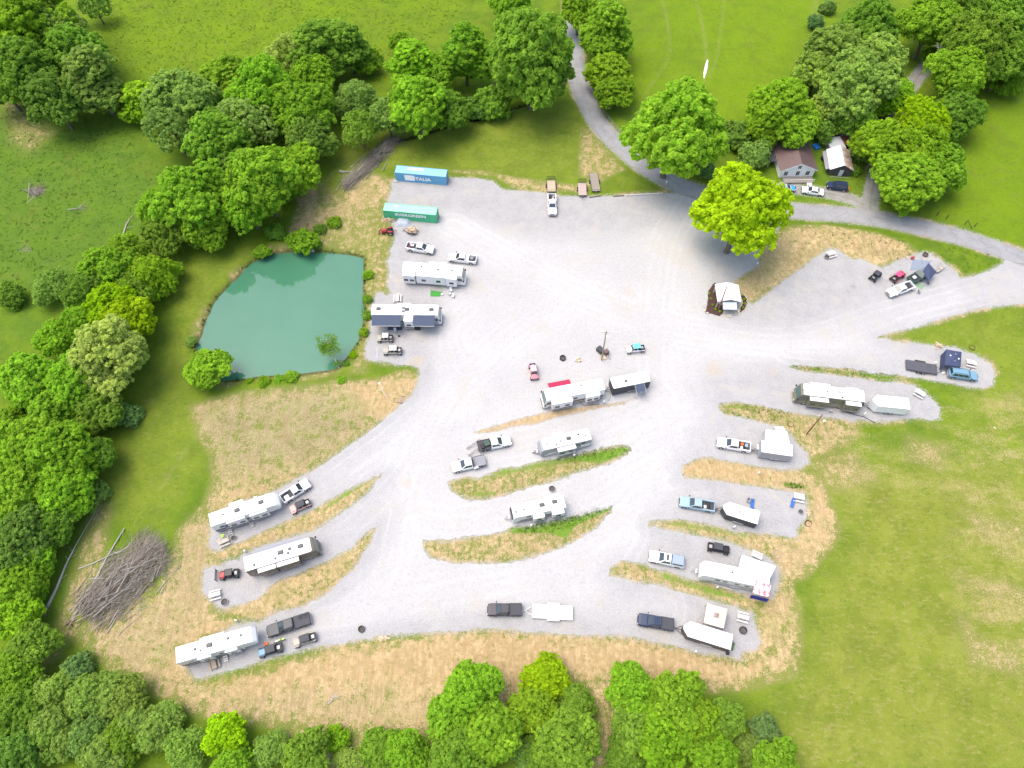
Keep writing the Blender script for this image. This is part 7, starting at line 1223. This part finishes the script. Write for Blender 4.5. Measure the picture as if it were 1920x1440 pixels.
# cattle-grid like ramp and pole beside the hay patch
(cx,cy),rz,L=pair((733,746),(757,750),.1); o=thing('drain_grate','dark slatted grate at the end of the white pipe below the pond','grate',(cx,cy,.02),rz); part('frame',MB().box(-L/2,L/2,-.8,-.72,0,.12).box(-L/2,L/2,.72,.8,0,.12),DKMET,o)
gm=MB().box(-.04,.04,-.72,.72,.02,.1).mesh('slat',DKW)
for k in range(10): obj('slat',gm,o,(-L/2+.12+k*(L-.24)/9,0,0))
(cx,cy),rz,L=pair((709,719),(727,747),.3); o=thing('white_pipe','long white pipe lying on grass beside the drain grate','pipe',(cx,cy,.05),rz); part('pipe',MB().cyl((-L/2,0,.12),(L/2,0,.12),.09,n=8),TAN,o); part('elbow',MB().cyl((-L/2,0,.12),(-L/2-.1,.5,.12),.1,n=8),WHITE,o)
(cx,cy),rz,L=pair((707,671),(707,649),.1); o=thing('white_hose','thin white pole lying left of the lower sand buggy','pole',(cx,cy,.03),rz); part('pole',MB().cyl((-L/2,0,.03),(L/2,0,.03),.035,n=6),WHITE,o); part('cap',MB().cyl((L/2,0,.03),(L/2+.1,0,.03),.06,n=6),PLAST,o)
# satellite dish, hoses
c=P(1558,771,.5); o=thing('satellite_dish','white satellite dish on the gravel under the olive motorhome','satellite dish',(c[0],c[1],.01)); part('dish',MB().cyl((0,0,.5),(0,.08,.58),.15,.36,n=16),WHITE,o); part('stand',MB().tube([(0,0,0),(0,0,.5)],.03,6).tube([(-.3,0,.0),(0,0,.3),(.3,0,0)],.02,5),STEEL,o)
def hose(pts,label,mat,r_=.05):
    w2=spline([P(x,y,.05) for x,y in pts],.5); c=w2[0]; o=thing('hose',label,'hose',(c[0],c[1],.04)); part('tube',MB().tube([(x-c[0],y-c[1],.03) for x,y in w2],r_,5),mat,o); part('connector',MB().cyl((0,0,0),(0,0,.15),.08,n=8),STEEL,o)
HOSE=matte('black_hose',(.05,.05,.06),.6,.1,4,.05); hose([(1575,763),(1582,770),(1600,777),(1617,781),(1628,786),(1640,793)],'long black hose trailing from the olive motorhome',HOSE,.07); hose([(1588,764),(1600,769),(1612,765),(1617,758)],'brown hose looping at the rear of the olive motorhome',matte('brown_hose',(.25,.17,.10),.7,.1,4,.05)); hose([(1088,752),(1094,760),(1110,759),(1125,757)],'dark hose from the red-awning motorhome to the bank',HOSE); hose([(1144,737),(1145,745),(1140,752)],'thin cord hanging at the black-sided trailer hitch',HOSE,.03); hose([(1340,1096),(1355,1101),(1372,1105)],'pale hose under the longest trailer',WHITE,.04); hose([(995,970),(1003,975),(1012,978)],'black hose under the dark-fronted travel trailer',HOSE)
# fence posts by the lane, guard posts, lawn things
for k,(x,y,pl) in enumerate([(1755,405,'leftmost'),(1773,411,'second from left'),(1807,422,'third from left'),(1826,426,'rightmost')]):
    c=P(x,y,0); o=thing('fence_post','dark wooden fence post north of the lane, '+pl,'fence post',(c[0],c[1],0),0,'dark fence posts by the lane'); part('post',MB().tube([(0,0,-.2),(.05,0,1.35)],.09,7),wood('dark_post',(.07,.055,.045),3,2),o); part('cap',MB().cyl((.05,0,1.35),(.05,0,1.42),.1,.04,n=7),DKMET,o)
a=P(1810,418,0); b=P(1822,430,0); o=thing('fence_rail','dark slanting brace rail between the two right fence posts','rail',(a[0],a[1],0)); part('rail',MB().tube([(0,0,1.1),(b[0]-a[0],b[1]-a[1],.1)],.06,6),MC['dark_post'],o)
for k,(x,y) in enumerate([(1683,391),(1688,389)]):
    c=P(x,y,0); o=thing('reflector_post','white leaning reflector post at the driveway mouth, %s'%('left','right')[k],'post',(c[0],c[1],0),0,'white reflector posts'); part('post',MB().tube([(0,0,0),(.5,.2,1.4)],.05,6),WHITE,o); part('reflector',MB().box(.38,.62,.1,.3,1.2,1.38),LAMP,o)
# roadside wire fence on the east side of the lane
pts=[(1105,150),(1112,175),(1125,203),(1142,228),(1162,252),(1180,268)]; w2=[P(x,y,0) for x,y in pts]; o=thing('wire_fence','grey wire mesh fence along the right side of the lane','fence',(w2[0][0],w2[0][1],0)); z0=w2[0]
for i,p_ in enumerate(w2): part('post',MB().cyl((p_[0]-z0[0],p_[1]-z0[1],0),(p_[0]-z0[0],p_[1]-z0[1],1.5),.05,n=6),STEEL,o)
for zz in (.2,.5,.8,1.1,1.4): part('wire',MB().tube([(p_[0]-z0[0],p_[1]-z0[1],zz) for p_ in w2],.02,4),STEEL,o)
# whitish track in the hay patch is bare straw; white specks in the fields
for k,(x,y,pl) in enumerate([(1862,803,'right field'),(880-300,0,'')][:1]):
    stonepile(x,y,.5,.4,3,'few white stones in the '+pl,20+k,'white_stones')
